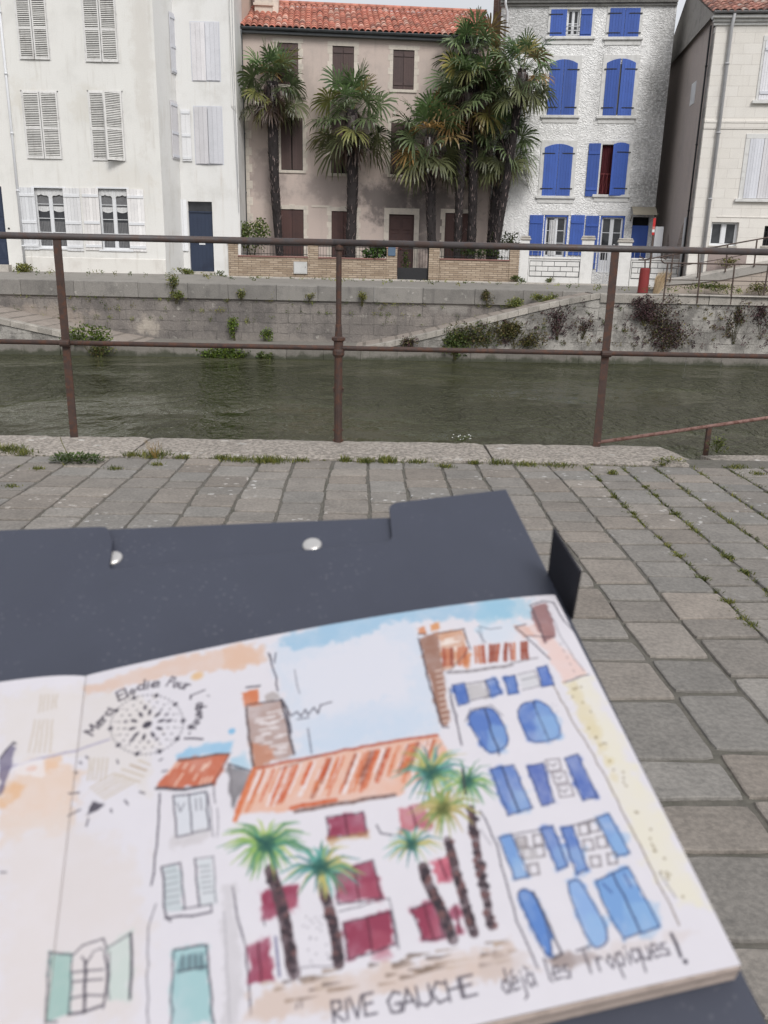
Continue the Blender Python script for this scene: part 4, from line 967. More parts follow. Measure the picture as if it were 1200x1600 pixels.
q = Fn.rect(459, 480, 409, 428); mb = MB(); mb.bbox(q[0], q[1], -.03, .05, q[2], q[3], .01); mb.box(q[0] + .05, q[1] - .05, -.036, -.03, q[2] + .05, q[3] - .05, (1.1, 1.1, 1.1)); mb.box(q[1] - .09, q[1] - .07, -.045, -.036, (q[2] + q[3]) / 2, (q[2] + q[3]) / 2 + .06, (.3, .3, .3)); mb.build('meter_box', MBOX, Fn.e)
ga, gb = segs[604][1], segs[670][0]
mb = MB(); mb.box(ga + .02, gb - .02, .14, .17, .02, .55); mb.tube([(ga + .02, .15, 1.35), (gb - .02, .15, 1.35)], .014, 6)
for k in range(12): u = ga + .04 + (gb - ga - .08) * k / 11; mb.tube([(u, .15, .5), (u, .15, 1.35)], .007, 5)
mb.tube([(gb - .03, .12, 0), (gb - .03, .12, 1.45)], .025, 8)
mb.build('gate', BLACK_I, Fn.e)

Wn = Fac('white_garden_wall', 5.98, 37.45, 11.70, 36.35, .19, 'low white garden wall of blocks and capped pillars before the blue-shuttered house', 'garden wall')
WPNT = M('white_painted_wall', (.74, .73, .71), .85, (.62, .61, .59), ns=1.5, bump=.4, streak=((.42, .40, .38), .4))
for x0, x1, y in ((812.5, 825.5, 375), (907, 926, 375), (964, 985, 379), (1066, 1081, 380)):
    a, b = Wn.px(x0, 410)[0], Wn.px(x1, 410)[0]; z = Wn.px((x0 + x1) / 2, y)[1]
    mb = MB(); mb.bbox(a, b, -.05, b - a - .05, -.3, z, .01); p_ = mb.build('pillar', WPNT, Wn.e)
    mb = MB(); mb.bbox(a - .05, b + .05, -.10, b - a, z + .001, z + .09, .02); mb.bbox(a - .02, b + .02, -.07, b - a - .03, z + .092, z + .17, .03); mb.build('cap', CONC_L, p_)
DKL = M('dark_joint_paint', (.10, .10, .10), .9)
for x0, x1, y in ((825.5, 907, 402), (985, 1066, 404)):
    a, b = Wn.px(x0, 420)[0], Wn.px(x1, 420)[0]; z = Wn.px((x0 + x1) / 2, y)[1]
    mb = MB(); mb.box(a + .002, b - .002, .0, .22, -.3, z - .07); mb.bbox(a + .002, b - .002, -.04, .26, z - .07, z, .012)
    # raised blocks in three courses
    z0, z1 = .30, z - .17; hh = (z1 - z0) / 3
    mb.build('low_wall', WPNT, Wn.e)
    mb = MB(); mb.box(a + .04, b - .04, -.006, -.001, z0 - .02, z1 + .02); mb.build('joint', DKL, Wn.e)
    mb = MB()
    for r_ in range(3):
        u = a + .05 - (.26 if r_ == 1 else 0)
        while u < b - .06:
            u0_, u1_ = max(u, a + .05) + .012, min(u + .52, b - .05) - .012
            if u1_ - u0_ > .06: v = U(.93, 1.03); mb.bbox(u0_, u1_, -.022, -.0065, z0 + r_ * hh + .014, z0 + (r_ + 1) * hh - .014, .004, (v, v, v))
            u += .52
    mb.build('block_courses', WPNT, Wn.e)
    mb = MB(); mb.tube([(a, .1, z + .26), (b, .1, z + .26)], .012, 6)
    for k in range(9): u = a + (b - a) * (k + .5) / 9; mb.tube([(u, .1, z), (u, .1, z + .26)], .008, 5)
    mb.build('iron_bars', PVC, Wn.e)
a, b = Wn.px(926, 410)[0], Wn.px(964, 410)[0]
mb = MB(); um = (a + b) / 2; GZ = 1.35
for s, (p, q) in enumerate(((a + .02, um - .01), (um + .01, b - .02))):
    for u in (p, q): mb.box(u - .012, u + .012, .08, .11, .04, GZ)
    for z in (.06, .52, GZ - .02): mb.box(p, q, .085, .105, z - .012, z + .012)
    for k in range(1, 5): u = p + (q - p) * k / 5; mb.tube([(u, .095, .52), (u, .095, GZ + .10)], .007, 5)
    c = ((p + q) / 2, .29)
    for rad in (.12, .06): mb.tube([(c[0] + rad * math.cos(t), .095, c[1] + rad * math.sin(t)) for t in np.linspace(0, 6.283, 17)], .009, 5)
    for i, j in ((-1, -1), (1, 1), (1, -1), (-1, 1)): mb.tube([(c[0] + i * .08, .095, c[1] + j * .08), (c[0] + i * (q - p) * .45, .095, c[1] + j * .21)], .008, 5)
mb.build('gate', PVC, Wn.e)

# ramp of the footbridge on the right, with its retaining kerb
rp = empty('footbridge_ramp', (0, 0, 0), kind='structure')
top = [at_y(x, y, 33.5) for x, y in ((1028, 440), (1080, 434), (1130, 424), (1200, 411), (1290, 394), (1500, 358))]
low = [at_y(x, y, 33.5) for x, y in ((1028, 446), (1080, 443), (1130, 437), (1200, 423), (1290, 407), (1500, 372))]
n = len(top); mb = MB()
V = [tuple(p) for p in top] + [tuple(p) for p in low] + [(p[0], 34.7, p[2] + .02) for p in top]
mb.add(V, [(n + i, n + i + 1, i + 1, i) for i in range(n - 1)]); mb.build('ramp_side', CONC, rp)
mb = MB(); mb.add(V, [(i, i + 1, 2 * n + i + 1, 2 * n + i) for i in range(n - 1)]); mb.build('ramp_surface', CONC_L, rp)
mb = MB(); V = [(p[0], 33.56, p[2] + .02) for p in low] + [(p[0], 33.56, -.1) for p in low]
mb.add(V, [(n + i, n + i + 1, i + 1, i) for i in range(n - 1)]); mb.build('ramp_base', M('ramp_base_stone', (.42, .36, .31), .95, (.28, .24, .21), ns=1.8, bump=.6, joints=dict(w=.7, h=.35, m=.012, col=(.2, .18, .16))), rp)

# railings across the water
def frail(label, tops, posts, Y, extra=None):
    e = empty('metal_railing', (tops[0][0], Y, tops[0][2]), label=label, cat='railing', group='metal railings at the ramp across the canal'); o = e.location
    L_ = lambda p: (p[0] - o.x, p[1] - o.y, p[2] - o.z)
    mb = MB(); mb.tube([L_(p) for p in tops], .026, 8); 
    mb.build('handrail', RAIL_F, e, smooth=True)
    if extra: mb = MB(); mb.tube([L_(p) for p in extra], .015, 6); mb.build('middle_rail', RAIL_F, e, smooth=True)
    for p, q in posts: mb = MB(); mb.bar(L_(p), L_(q), .045); mb.build('post', RAIL_F, e)
    return e
yF = lambda x: YF(x) - .03
def aF(x, y): return at_y(x, y, yF(8.5 + (x - 1000) * .0245))
frail('near metal railing with a curled end on the quay edge, its hand rail level', [aF(1041, 405), aF(1034, 402), aF(1033, 407), aF(1038, 411), aF(1200, 413.5), aF(1400, 417)],
      [(aF(1043.5, 411), aF(1036, 472)), (aF(1095, 412), aF(1089, 474)), (aF(1148, 413), aF(1141, 476)), (aF(1201, 414), aF(1193, 462)), (aF(1254, 414), aF(1244, 470))], 31.4,
      [aF(1040, 437), aF(1200, 440), aF(1400, 444)])
b_ = lambda x, y: at_y(x, y, 33.46)
frail('rear metal railing climbing to the right along the footbridge ramp', [b_(1006, 404), b_(999, 401), b_(998, 406), b_(1006, 406), b_(1045, 399), b_(1123, 385), b_(1200, 371), b_(1320, 349)],
      [(b_(1008, 406), b_(1007, 446)), (b_(1051.5, 398), b_(1047, 440)), (b_(1092, 391), b_(1090, 434)), (b_(1137, 383), b_(1133, 425)), (b_(1183, 374), b_(1178, 417)), (b_(1235, 364), b_(1228, 408))], 33.46,
      [b_(1050, 418), b_(1090, 411), b_(1137, 403), b_(1183, 394), b_(1320, 366)])

# red bollard and sign pole
c = at_y(1004.5, 452, 32.6)
bo = empty('bollard', (c[0], c[1], 0), label='short round red bollard beside the blond grass tuft on the quay', cat='bollard')
mb = MB(); mb.lathe([(.205, -.05), (.205, .0), (.195, .03), (.178, .88), (.170, .91), (.14, .93), (.0, .935)], 24); mb.build('body', REDP, bo, smooth=False)
mb = MB(); mb.lathe([(.225, 0), (.225, .03), (.20, .035)], 20); mb.build('base_ring', RAIL_F, bo)
c = at_y(1012, 449, 33.1)
sp = empty('sign_post', (c[0], c[1], 0), label='thin brown pole carrying a narrow red and white sign seen edge on', cat='sign')
t_ = at_y(1019, 340, 33.1)[2]
mb = MB(); mb.tube([(0, 0, -.1), (0, 0, t_ + .02)], .032, 10); mb.build('pole', RAIL_F, sp, smooth=True)
mb = MB(); zz = np.linspace(t_ - .62, t_ - .02, 7)
for k, (a, b) in enumerate(zip(zz[:-1], zz[1:])): 
    cc = (.62, .03, .03) if k in (0, 3, 4, 5) else (.9, .9, .9)
    if k == 2: cc = (.75, .25, .22)
    mb.box(-.075, .02, -.045, -.035, a, b, cc)
mb.build('sign_plate', SIGNW, sp)
c = at_y(1026, 400, 37.0)
wb = empty('leaning_board', (c[0], 37.0, .2), label='white painted board standing against the brown side wall behind the sign pole', cat='board')
za, zb_ = at_y(1026, 404, 37.0)[2] - .2, at_y(1026, 354, 37.0)[2] - .2
mb = MB(); mb.bbox(-.17, .17, 0, .05, 0, zb_, .008); mb.build('board', WHITE_P, wb); mb = MB(); mb.bbox(-.21, .21, -.04, .09, -.05, .06, .01); mb.build('foot', CONC_L, wb)

# ------------------------------------------------------------------ plants
def frond(mb, base, az, el, R_, col, rr, nb=19, droop=.35):
    d0 = Vector((math.cos(az) * math.cos(el), math.sin(az) * math.cos(el), math.sin(el)))
    pl = R_ * rr.uniform(.50, .66); bl = R_ * rr.uniform(.46, .60)
    hub = base + d0 * pl + Vector((0, 0, -.10 * pl * math.cos(el)))
    d = (d0 + Vector((0, 0, -.22 * math.cos(el)))).normalized()
    s = d.cross(Vector((0, 0, 1)));
    if s.length < .05: s = Vector((1, 0, 0))
    s.normalize(); nrm = s.cross(d).normalized()
    tw = rr.uniform(-1.0, 1.0); s, nrm = s * math.cos(tw) + nrm * math.sin(tw), nrm * math.cos(tw) - s * math.sin(tw)
    mb.bar(base, hub, .022, .016, tuple(x * .9 for x in col))
    for i in range(nb):
        th = math.radians(-128 + 256 * (i + .5) / nb + rr.uniform(-3, 3)); L_ = bl * (.62 + .38 * math.cos(th * .55)) * rr.uniform(.88, 1.06)
        v = d * math.cos(th) + s * math.sin(th) + nrm * (.10 * math.sin(th * 9)); v.normalize(); w = v.cross(nrm).normalized() * (.026 * R_ / 1.6 + .012)
        p0 = hub; p1 = hub + v * L_ * .5 + nrm * .04; p2 = p1 + (v * .32 + Vector((0, 0, -.06 - droop * .15))) * L_; dr = droop * rr.uniform(.4, 1.5)
        p3 = p2 + (v * .18 * (1 - dr * .6) + Vector((0, 0, -.30 * dr))) * L_
        k = rr.uniform(.75, 1.3); cc = tuple(x * k for x in col)
        ti = tuple(x * k * q for x, q in zip(col, (1.25, 1.1, .95)))
        mb.add([p0 - w * .15, p0 + w * .15, p1 - w, p1 + w, p2 - w * .75, p2 + w * .75, p3], [(0, 1, 3, 2), (2, 3, 5, 4), (4, 5, 6)], cc)
def palm(label, base, crown, Y, R_, r0, r1, n=38, seed=1, beard=.9, upto=80, yellow=.15, group='fan palms before the pink house'):
    rr = random.Random(seed); b = at_y(base[0], base[1], Y); c = at_y(crown[0], crown[1], Y + .0)
    e = empty('palm_tree', (b[0], b[1], gz(b[0], b[1])), label=label, cat='palm tree', group=group); o = e.location
    B0 = Vector((0, 0, -.1)); C0 = Vector((c[0] - o.x, 0, c[2] - o.z)); H = C0.z
    mb = MB(); pts = []; rad = []
    N = 26
    for k in range(N + 1):
        t = k / N; bend = math.sin(t * math.pi) * .08 * rr.choice([1, 1])
        p = Vector((C0.x * (t ** 1.15) + .05 * math.sin(t * 5 + seed), .04 * math.sin(t * 4 + seed), -.1 + (C0.z + .1) * t)); pts.append(p); rad.append((r0 + (r1 - r0) * t) * rr.uniform(.93, 1.08))
    mb.tube(pts, rad, 14)
    # old leaf bases standing off the trunk
    for k in range(int(H * 95)):
        t = rr.random() ** .85; i = min(N - 1, int(t * N)); p = pts[i].lerp(pts[i + 1], t * N - i); a = rr.uniform(0, 6.283); ra = rad[i]
        q = p + Vector((math.cos(a), math.sin(a), 0)) * ra * .92; out = Vector((math.cos(a) * .5 + rr.gauss(0, .15), math.sin(a) * .5, rr.uniform(.8, 1.6))).normalized(); sd_ = Vector((-math.sin(a), math.cos(a), 0)) * rr.uniform(.008, .026)
        L_ = rr.uniform(.10, .26); v = rr.choice([.5, .7, 1.0, 1.4, 7.0, 10.]) * rr.uniform(.7, 1.2); mb.add([q - sd_, q + sd_, q + out * L_ + sd_ * .4, q + out * L_ - sd_ * .4], [(0, 1, 2, 3)], (v, v * .93, v * .88))
    mb.build('trunk', TRUNK, e)
    mb = MB(); top_ = C0
    for k in range(n):
        t = (k + .5) / n; el = math.radians(upto - (upto + 46) * t ** .85 + rr.uniform(-7, 7)); az = k * 2.39996 + rr.uniform(-.2, .2)
        if t < .3: col = (.85, 1.15, .70)
        elif t < .7: col = (.9, 1.0, .75)
        else: col = (1.2, 1.1, .85)
        q_ = rr.uniform(.6, 1.35); col = tuple(x * q_ for x in col)
        if rr.random() < yellow * (0.3 + t * 1.4): col = rr.choice([(2.2, 1.6, .8), (1.7, 1.45, .8), (2.5, 1.25, .7), (1.6, .95, .7)])
        base_ = top_ + Vector((0, 0, -.28 * R_ * t))
        frond(mb, base_, az, el, R_ * rr.uniform(.86, 1.08), col, rr, droop=.25 + .5 * t)
    for k in range(int(24 * beard)):
        az = rr.uniform(0, 6.283); el = math.radians(rr.uniform(-87, -68)); v = rr.uniform(.5, 1.2); col = (1.5 * v, .85 * v, 1.15 * v) if rr.random() < .7 else (1.6 * v, 1.05 * v, .8 * v)
        frond(mb, top_ + Vector((math.cos(az) * r1 * .6, math.sin(az) * r1 * .6, -.15 * R_)), az, el, R_ * rr.uniform(.5, .85) * min(1, beard + .3), col, rr, nb=14, droop=.5)
    for k in range(160):  # fibrous crownshaft
        a = rr.uniform(0, 6.283); z = rr.uniform(-.55, .1) * R_ * .6; q = top_ + Vector((math.cos(a) * r1 * 1.25, math.sin(a) * r1 * 1.25, z - .2)); v = rr.uniform(.3, .9)
        sd_ = Vector((-math.sin(a), math.cos(a), 0)) * .04; mb.add([q - sd_, q + sd_, q + Vector((math.cos(a) * .12, math.sin(a) * .12, -.35))], [(0, 1, 2)], (v * 1.3, v * .75, v * 1.15))
    mb.build('crown', PALM, e)
    return e
palm('fan palm standing alone, nearest to the white house, on a slim dark trunk', (437, 404), (424, 128), 38.5, 1.72, .15, .24, n=30, seed=2, beard=1.1, yellow=.22)
palm('fan palm on a stout trunk between two window columns of the pink house', (548, 404), (550, 172), 38.4, 2.0, .21, .25, n=32, seed=5, beard=.9, yellow=.10)
palm('low dark-trunked fan palm with a broad crown at the near edge of the cluster', (679, 404), (670, 210), 38.5, 1.85, .19, .21, n=36, seed=9, beard=.9, yellow=.15)
palm('tallest fan palm of the cluster, its crown against the sky and roof', (736, 404), (741, 78), 38.8, 1.72, .19, .22, n=34, seed=12, beard=1.2, yellow=.22)
palm('bright green fan palm crown in the middle of the cluster with orange dying leaves', (712, 404), (730, 140), 38.6, 1.82, .15, .22, n=34, seed=14, beard=1.0, yellow=.2)
palm('shaded fan palm deep in the cluster behind the leaning trunk', (764, 404), (786, 218), 39.2, 1.75, .18, .20, n=34, seed=21, beard=.9, yellow=.05)
palm('leaning fan palm overlapping the blue shutters with a bare sloping trunk', (770, 404), (817, 108), 37.9, 1.6, .155, .175, n=34, seed=30, beard=.5, yellow=.08)

def bush(name, label, cat, px_, rx, rz, Y, n, size, cols, ry=None, group=None, mat=LEAF, seed=0, stems=True, upright=0., kind=None, lobes=5):
    if cat == 'weed': n = int(n * 1.9); size *= .85; rx *= 1.12; rz *= 1.1
    rr = random.Random(seed + int(px_[0])); c = at_y(px_[0], px_[1], Y); ry = ry or rx * .8
    e = empty(name, (c[0], c[1], c[2] - rz), label=label, cat=cat, group=group, kind=kind)
    mb = MB(); m2 = MB(); L_ = [(rr.uniform(-.55, .55) * rx, rr.uniform(-.4, .4) * ry, rz * rr.uniform(.5, 1.35), rr.uniform(.35, .6)) for _ in range(lobes)]
    for k in range(n):
        lx, ly, lz, ls = rr.choice(L_); a, b = rr.uniform(0, 6.283), math.acos(rr.uniform(-1, 1)); r_ = ls * rr.random() ** .4
        p = Vector((lx + rx * r_ * math.sin(b) * math.cos(a), ly + ry * r_ * math.sin(b) * math.sin(a), lz + rz * r_ * math.cos(b)))
        d = Vector((rr.gauss(0, 1), rr.gauss(0, 1), rr.gauss(0, 1) + upright)).normalized(); s = d.cross(Vector((rr.gauss(0, 1), rr.gauss(0, 1), rr.gauss(0, 1)))).normalized()
        L = size * rr.uniform(.6, 1.3); W = L * rr.uniform(.22, .42); col = rr.choice(cols); v = rr.uniform(.6, 1.35); col = tuple(x * v for x in col)
        mb.add([p, p + d * L * .5 + s * W, p + d * L, p + d * L * .5 - s * W], [(0, 1, 2, 3)], col)
    mb.build('foliage', mat, e)
    if stems:
        for k in range(7):
            lx, ly, lz, ls = L_[k % lobes]; m2.tube([(rr.uniform(-.05, .05), 0, -.05), (lx * .5, ly * .5, lz * .5), (lx, ly, lz)], .008, 4, (.8, .6, .5))
        m2.build('stems', LEAF, e)
    return e
GRN = [(1, 1, 1), (.8, 1.0, .7), (1.3, 1.3, .8)]; PALE = [(1.7, 1.8, 1.4), (1.2, 1.4, .9), (2.2, 2.0, 1.5)]; DRY = [(2.6, 2.0, 1.6), (1.6, 1.2, .9), (.9, .9, .5), (3.0, 2.6, 2.0)]
PUR = [(.85, .38, 1.1), (1.2, .5, 1.5), (.55, .32, .8), (1.5, .75, 1.8)]; YEL = [(1.9, 2.1, .7), (1.3, 1.6, .6), (.9, 1.2, .5)]; BRN = [(1.4, .85, 1.0), (.9, .6, .8), (2.0, 1.4, 1.4), (.8, .8, .5)]
bush('shrub', 'pale green garden shrub beside the drainpipe behind the brick wall', 'shrub', (393, 362), .85, 1.15, 37.95, 900, .13, PALE + GRN, seed=1, lobes=8)
bush('shrub', 'dark glossy shrub behind the brick wall left of the letterbox pillar', 'shrub', (584, 392), .85, .5, 37.9, 500, .16, [(.6, 1.0, .5), (.5, .8, .4), (.9, 1.3, .6)], seed=2, lobes=7)
bush('potted_plant', 'leafy plant just inside the gate of the pink house', 'plant', (628, 412), .32, .75, 38.1, 160, .12, GRN, seed=3)
bush('shrub', 'dark hedge between the last brick pillar and the white wall', 'shrub', (793, 374), .75, .42, 38.4, 420, .10, [(.35, .4, .3), (.5, .5, .4)], seed=4, lobes=7)
bush('shrub', 'dark shrub under the palm cluster behind the iron bars', 'shrub', (745, 392), 1.1, .4, 38.0, 300, .14, [(.35, .5, .3), (.5, .6, .3)], seed=5, lobes=7)
# weeds along the far pavement and on the quay walls
W = 'weeds of the far quay'
weeds = [
 ('dry grey weed heap at the foot of the white drainpipe', (36, 420), .62, .34, 35.7, 420, .09, DRY), ('straggly weed left of the navy door step', (287, 424), .50, .16, 36.4, 260, .08, DRY + PALE),
 ('small weed between the navy door and the brick pillar', (344, 427), .22, .16, 36.9, 90, .07, GRN), ('tall thin weed rooted in the quay coping below the corner of the louvred house', (268, 437), .28, .42, 33.3, 160, .09, GRN + DRY),
 ('pale bushy weed hanging just under the coping, below the tall thin weed', (275, 462), .32, .24, 33.2, 230, .08, PALE + DRY), ('small green tuft on the upper wall left of the middle railing post', (377, 458), .22, .20, 33.2, 130, .07, GRN + DRY),
 ('dry tuft on the upper wall just right of the middle railing post', (566, 464), .18, .28, 33.2, 130, .07, DRY), ('thin dry tuft on the upper wall left of the middle railing post', (484, 462), .2, .14, 33.2, 60, .07, DRY),
 ('bright yellow-green weed growing at the wall foot above the landing', (366, 511), .32, .5, 33.15, 220, .09, YEL), ('second yellow-green weed at the wall foot, squatter', (413, 522), .36, .3, 33.1, 200, .09, YEL + GRN),
 ('leafy green weed trailing from the landing over the waterline', (362, 549), 1.15, .34, 30.42, 760, .10, GRN + YEL), ('smaller weed trailing at the landing end beside the waterline', (412, 555), .35, .2, 30.48, 160, .09, GRN),
 ('tall green weed on the left ramp behind the left railing post', (135, 518), .85, .60, 30.1, 520, .10, GRN + YEL), ('dark weed below the left ramp near the waterline', (160, 546), .6, .32, 30.0, 260, .09, GRN + BRN),
 ('grey-green bush on the upper wall where the right ramp nears the street', (852, 466), .50, .28, 33.0, 420, .085, PALE + DRY), ('paler bush on the upper wall beside the grey-green one', (808, 470), .38, .26, 33.0, 280, .085, DRY + PALE),
 ('dark weed stain plant high on the upper wall above the right ramp', (762, 462), .25, .34, 33.2, 150, .08, BRN), ('dry brown bush on the quay front under the lower right ramp', (740, 522), 1.0, .52, 30.88, 650, .09, BRN + GRN),
 ('vivid green bush reaching the middle rail below the right ramp', (712, 535), .55, .55, 30.84, 420, .11, GRN), ('large brown rounded bush on the quay front left of the right railing post', (806, 518), 1.0, .62, 30.98, 900, .09, BRN),
 ('small purple-grey bush at the foot of the right ramp', (640, 532), .36, .28, 30.78, 230, .08, PUR + BRN),
 ('purple weed patch on the quay front just left of the right railing post', (873, 500), .62, .62, 31.15, 420, .08, PUR), ('thin purple weed patch just beyond the right railing post', (912, 508), .35, .4, 31.2, 130, .07, PUR),
 ('purple weed hanging from the coping under the red bollard', (1008, 478), .62, .6, 31.2, 620, .08, PUR), ('largest purple-brown weed mass on the quay front below the near metal railing', (1042, 503), 1.05, 1.0, 31.3, 1700, .08, PUR + PUR + BRN),
 ('narrow dark weed hanging near the fourth railing post of the quay', (1152, 495), .42, .85, 31.5, 420, .08, PUR + BRN), ('purple weed mass at the right photo edge on the quay front', (1192, 490), .55, .75, 31.6, 620, .085, PUR),
 ('green weed at the foot of the last brick pillar', (810, 436), .32, .18, 37.2, 180, .08, GRN), ('small weed before the white block wall', (858, 436), .20, .15, 37.2, 90, .08, GRN + DRY),
 ('low weed beside the gate pillar of the white wall', (968, 438), .28, .10, 37.2, 90, .07, GRN + DRY), ('dry weeds on the ramp beside the ground floor window of the stone house', (1135, 408), .5, .22, 34.3, 200, .08, BRN + DRY),
 ('weeds along the base of the footbridge ramp', (1120, 446), 1.5, .16, 33.2, 420, .08, DRY + GRN), ('rusty weeds at the ramp base by the photo edge', (1190, 448), .6, .3, 33.3, 260, .08, BRN + DRY)]
for i, (lb, p_, rx, rz, Y, n_, s_, cl) in enumerate(weeds): bush('weed', lb, 'weed', p_, rx, rz, Y, n_, s_, cl, ry=.18 if Y < 34 else .25, group=W, seed=40 + i, lobes=6)
# blond ornamental grass by the bollard
c = at_y(1026, 444, 33.0); rr = random.Random(8)
e = empty('grass_tuft', (c[0], c[1], .0), label='blond feathery grass tuft leaning right of the red bollard', cat='grass tuft'); mb = MB()
for k in range(420):
    a = rr.uniform(0, 6.283); sp_ = rr.uniform(0, .32); h_ = rr.uniform(.45, .88); q = Vector((math.cos(a) * sp_ * .35, math.sin(a) * sp_ * .35, 0)); t_ = Vector((math.cos(a) * sp_ + .34, math.sin(a) * sp_ * .7, h_)); w_ = Vector((.006, .004, 0)); v = rr.uniform(.8, 1.3)
    m_ = q.lerp(t_, .55) + Vector((-.05, 0, .1)); mb.add([q - w_, q + w_, m_ + w_ * 1.4, m_ - w_ * 1.4, t_], [(0, 1, 2, 3), (3, 2, 4)], (v, v, v))
mb.build('blades', STRAW, e)
# litter of small dark weed tufts over the old quay front and upper wall
def wall_tufts(name, fn, n, cols, size, seed):
    rr = random.Random(seed); mb = MB()
    for _ in range(n):
        q = fn(rr); m = rr.randint(4, 18); col = rr.choice(cols)
        for k in range(m):
            p = q + Vector((rr.gauss(0, .05), -abs(rr.gauss(0, .02)), rr.gauss(0, .05))); d = Vector((rr.gauss(0, 1), -.3, rr.gauss(0, 1))).normalized(); s = d.cross(Vector((0, 1, 0))).normalized(); L = size * rr.uniform(.5, 1.3); v = rr.uniform(.6, 1.3)
            mb.add([p, p + d * L * .5 + s * L * .3, p + d * L, p + d * L * .5 - s * L * .3], [(0, 1, 2, 3)], tuple(x * v for x in col))
    return tag(mb.build(name, LEAF), kind='stuff')
def f1(rr): x = rr.uniform(2.5, 15); zt_ = min(0, zr_r(x)) if x < 7.6 else 0; return Vector((x, YF(x) - .02, zt_ - .1 - (rr.random() ** .8) * (1.75 + zt_)))
wall_tufts('wall_weeds', f1, 260, PUR + BRN, .06, 3)
def f2(rr): x = rr.uniform(-15, 6); return Vector((x, YR - .03, rr.choice([-.58, -.6, -1.0, -1.35, rr.uniform(-1.8, -.1)]) + rr.uniform(-.03, .03)))
wall_tufts('wall_moss', f2, 150, DRY + GRN, .05, 4)
def f3(rr): x = rr.uniform(-15, 14); return Vector((x, rr.choice([YR + .55, 36.65, 36.2, 35.6]) + rr.uniform(-.05, .05) if x < 7.5 else rr.uniform(31.9, 33.3), .02 + gz(x, 35.8)))
wall_tufts('pavement_weeds', f3, 130, DRY + GRN, .06, 6)

# ---- near grass along the coping joint
def blades(mb, c, n, r, h, rr, cols, lean=.5):
    for k in range(n):
        a = rr.uniform(0, 6.283); q = Vector(c) + Vector((rr.gauss(0, r * .45), rr.gauss(0, r * .3), 0)); L = h * rr.uniform(.4, 1.2); d = Vector((rr.gauss(0, lean), rr.gauss(0, lean), 1)).normalized()
        s = Vector((math.cos(a), math.sin(a), 0)) * rr.uniform(.0010, .0022); v = rr.uniform(.6, 1.3); col = tuple(x * v for x in rr.choice(cols)); m_ = q + d * L * .6; t_ = q + d * L + Vector((0, 0, -L * .15))
        mb.add([q - s, q + s, m_ + s * .8, m_ - s * .8, t_ ], [(0, 1, 2, 3), (3, 2, 4)], col)
rr = random.Random(17); mb = MB(); GC = [(1.1, 1.1, .65), (1.7, 1.5, .85), (2.3, 1.8, 1.1), (.8, .85, .5)]
for px_, py_, w_, n_, h_ in ((15, 706, 26, 220, .035), (40, 709, 16, 90, .025), (205, 712, 14, 70, .02), (240, 713, 30, 260, .025), (285, 716, 14, 80, .02), (345, 717, 12, 80, .022), (372, 720, 22, 180, .022), (420, 722, 26, 260, .03), (470, 721, 18, 90, .02),
                             (540, 721, 10, 80, .03), (572, 722, 14, 130, .025), (605, 722, 18, 170, .03), (650, 723, 16, 90, .02), (695, 730, 14, 90, .018), (741, 725, 8, 70, .02), (780, 725, 18, 110, .025), (820, 727, 22, 110, .02), (872, 728, 26, 120, .018),
                             (60, 733, 10, 40, .015), (180, 733, 12, 60, .015), (245, 727, 10, 60, .015), (20, 760, 12, 40, .012), (957, 741, 8, 60, .022), (1035, 727, 8, 40, .015), (1150, 731, 16, 100, .018), (1185, 741, 14, 60, .015)):
    c = at_z(px_, py_, .0); blades(mb, c, int(n_ * 1.5), w_ * .0036, h_ * 1.5, rr, GC)
for x_ in np.arange(-2.3, 2.2, .045):
    if rr.random() < .5: p_ = near(x_, 4.225); blades(mb, (p_[0], p_[1], -.01), rr.randint(4, 26), .03, .02, rr, GC)
# moss and grass in a few joints between the slabs
for k, ux in enumerate(cols):
    if .95 < ux < 2.2 or -2 < ux < -1.4:
        for y_ in np.arange(1.6, 4.2, .02):
            if rr.random() < ((.40 if y_ > 2.2 else .15) if .95 < ux < 1.9 else .06): p_ = near(ux + wob(ux, y_) + rr.gauss(0, .004), y_); blades(mb, (p_[0], p_[1], -.008), rr.randint(10, 26), .018, .028, rr, GC, lean=1.1)
for px_, py_, n_ in ((985, 762, 60), (1000, 775, 50), (968, 803, 50), (1034, 804, 70), (1040, 870, 50), (1118, 872, 90), (1150, 896, 60), (1073, 906, 60), (1106, 942, 60), (1160, 980, 60), (1190, 935, 60)):
    c = at_z(px_, py_, -.006); lx_ = c[0] * math.cos(NR) + c[1] * math.sin(NR); ly_ = -c[0] * math.sin(NR) + c[1] * math.cos(NR); j_ = min(cols, key=lambda q: abs(q - lx_)); c = (*near(j_ + wob(j_, ly_), ly_), -.006); blades(mb, c, n_ * 2, .024, .022, rr, GC, lean=1.0)
tag(mb.build('grass', LEAF), kind='stuff')
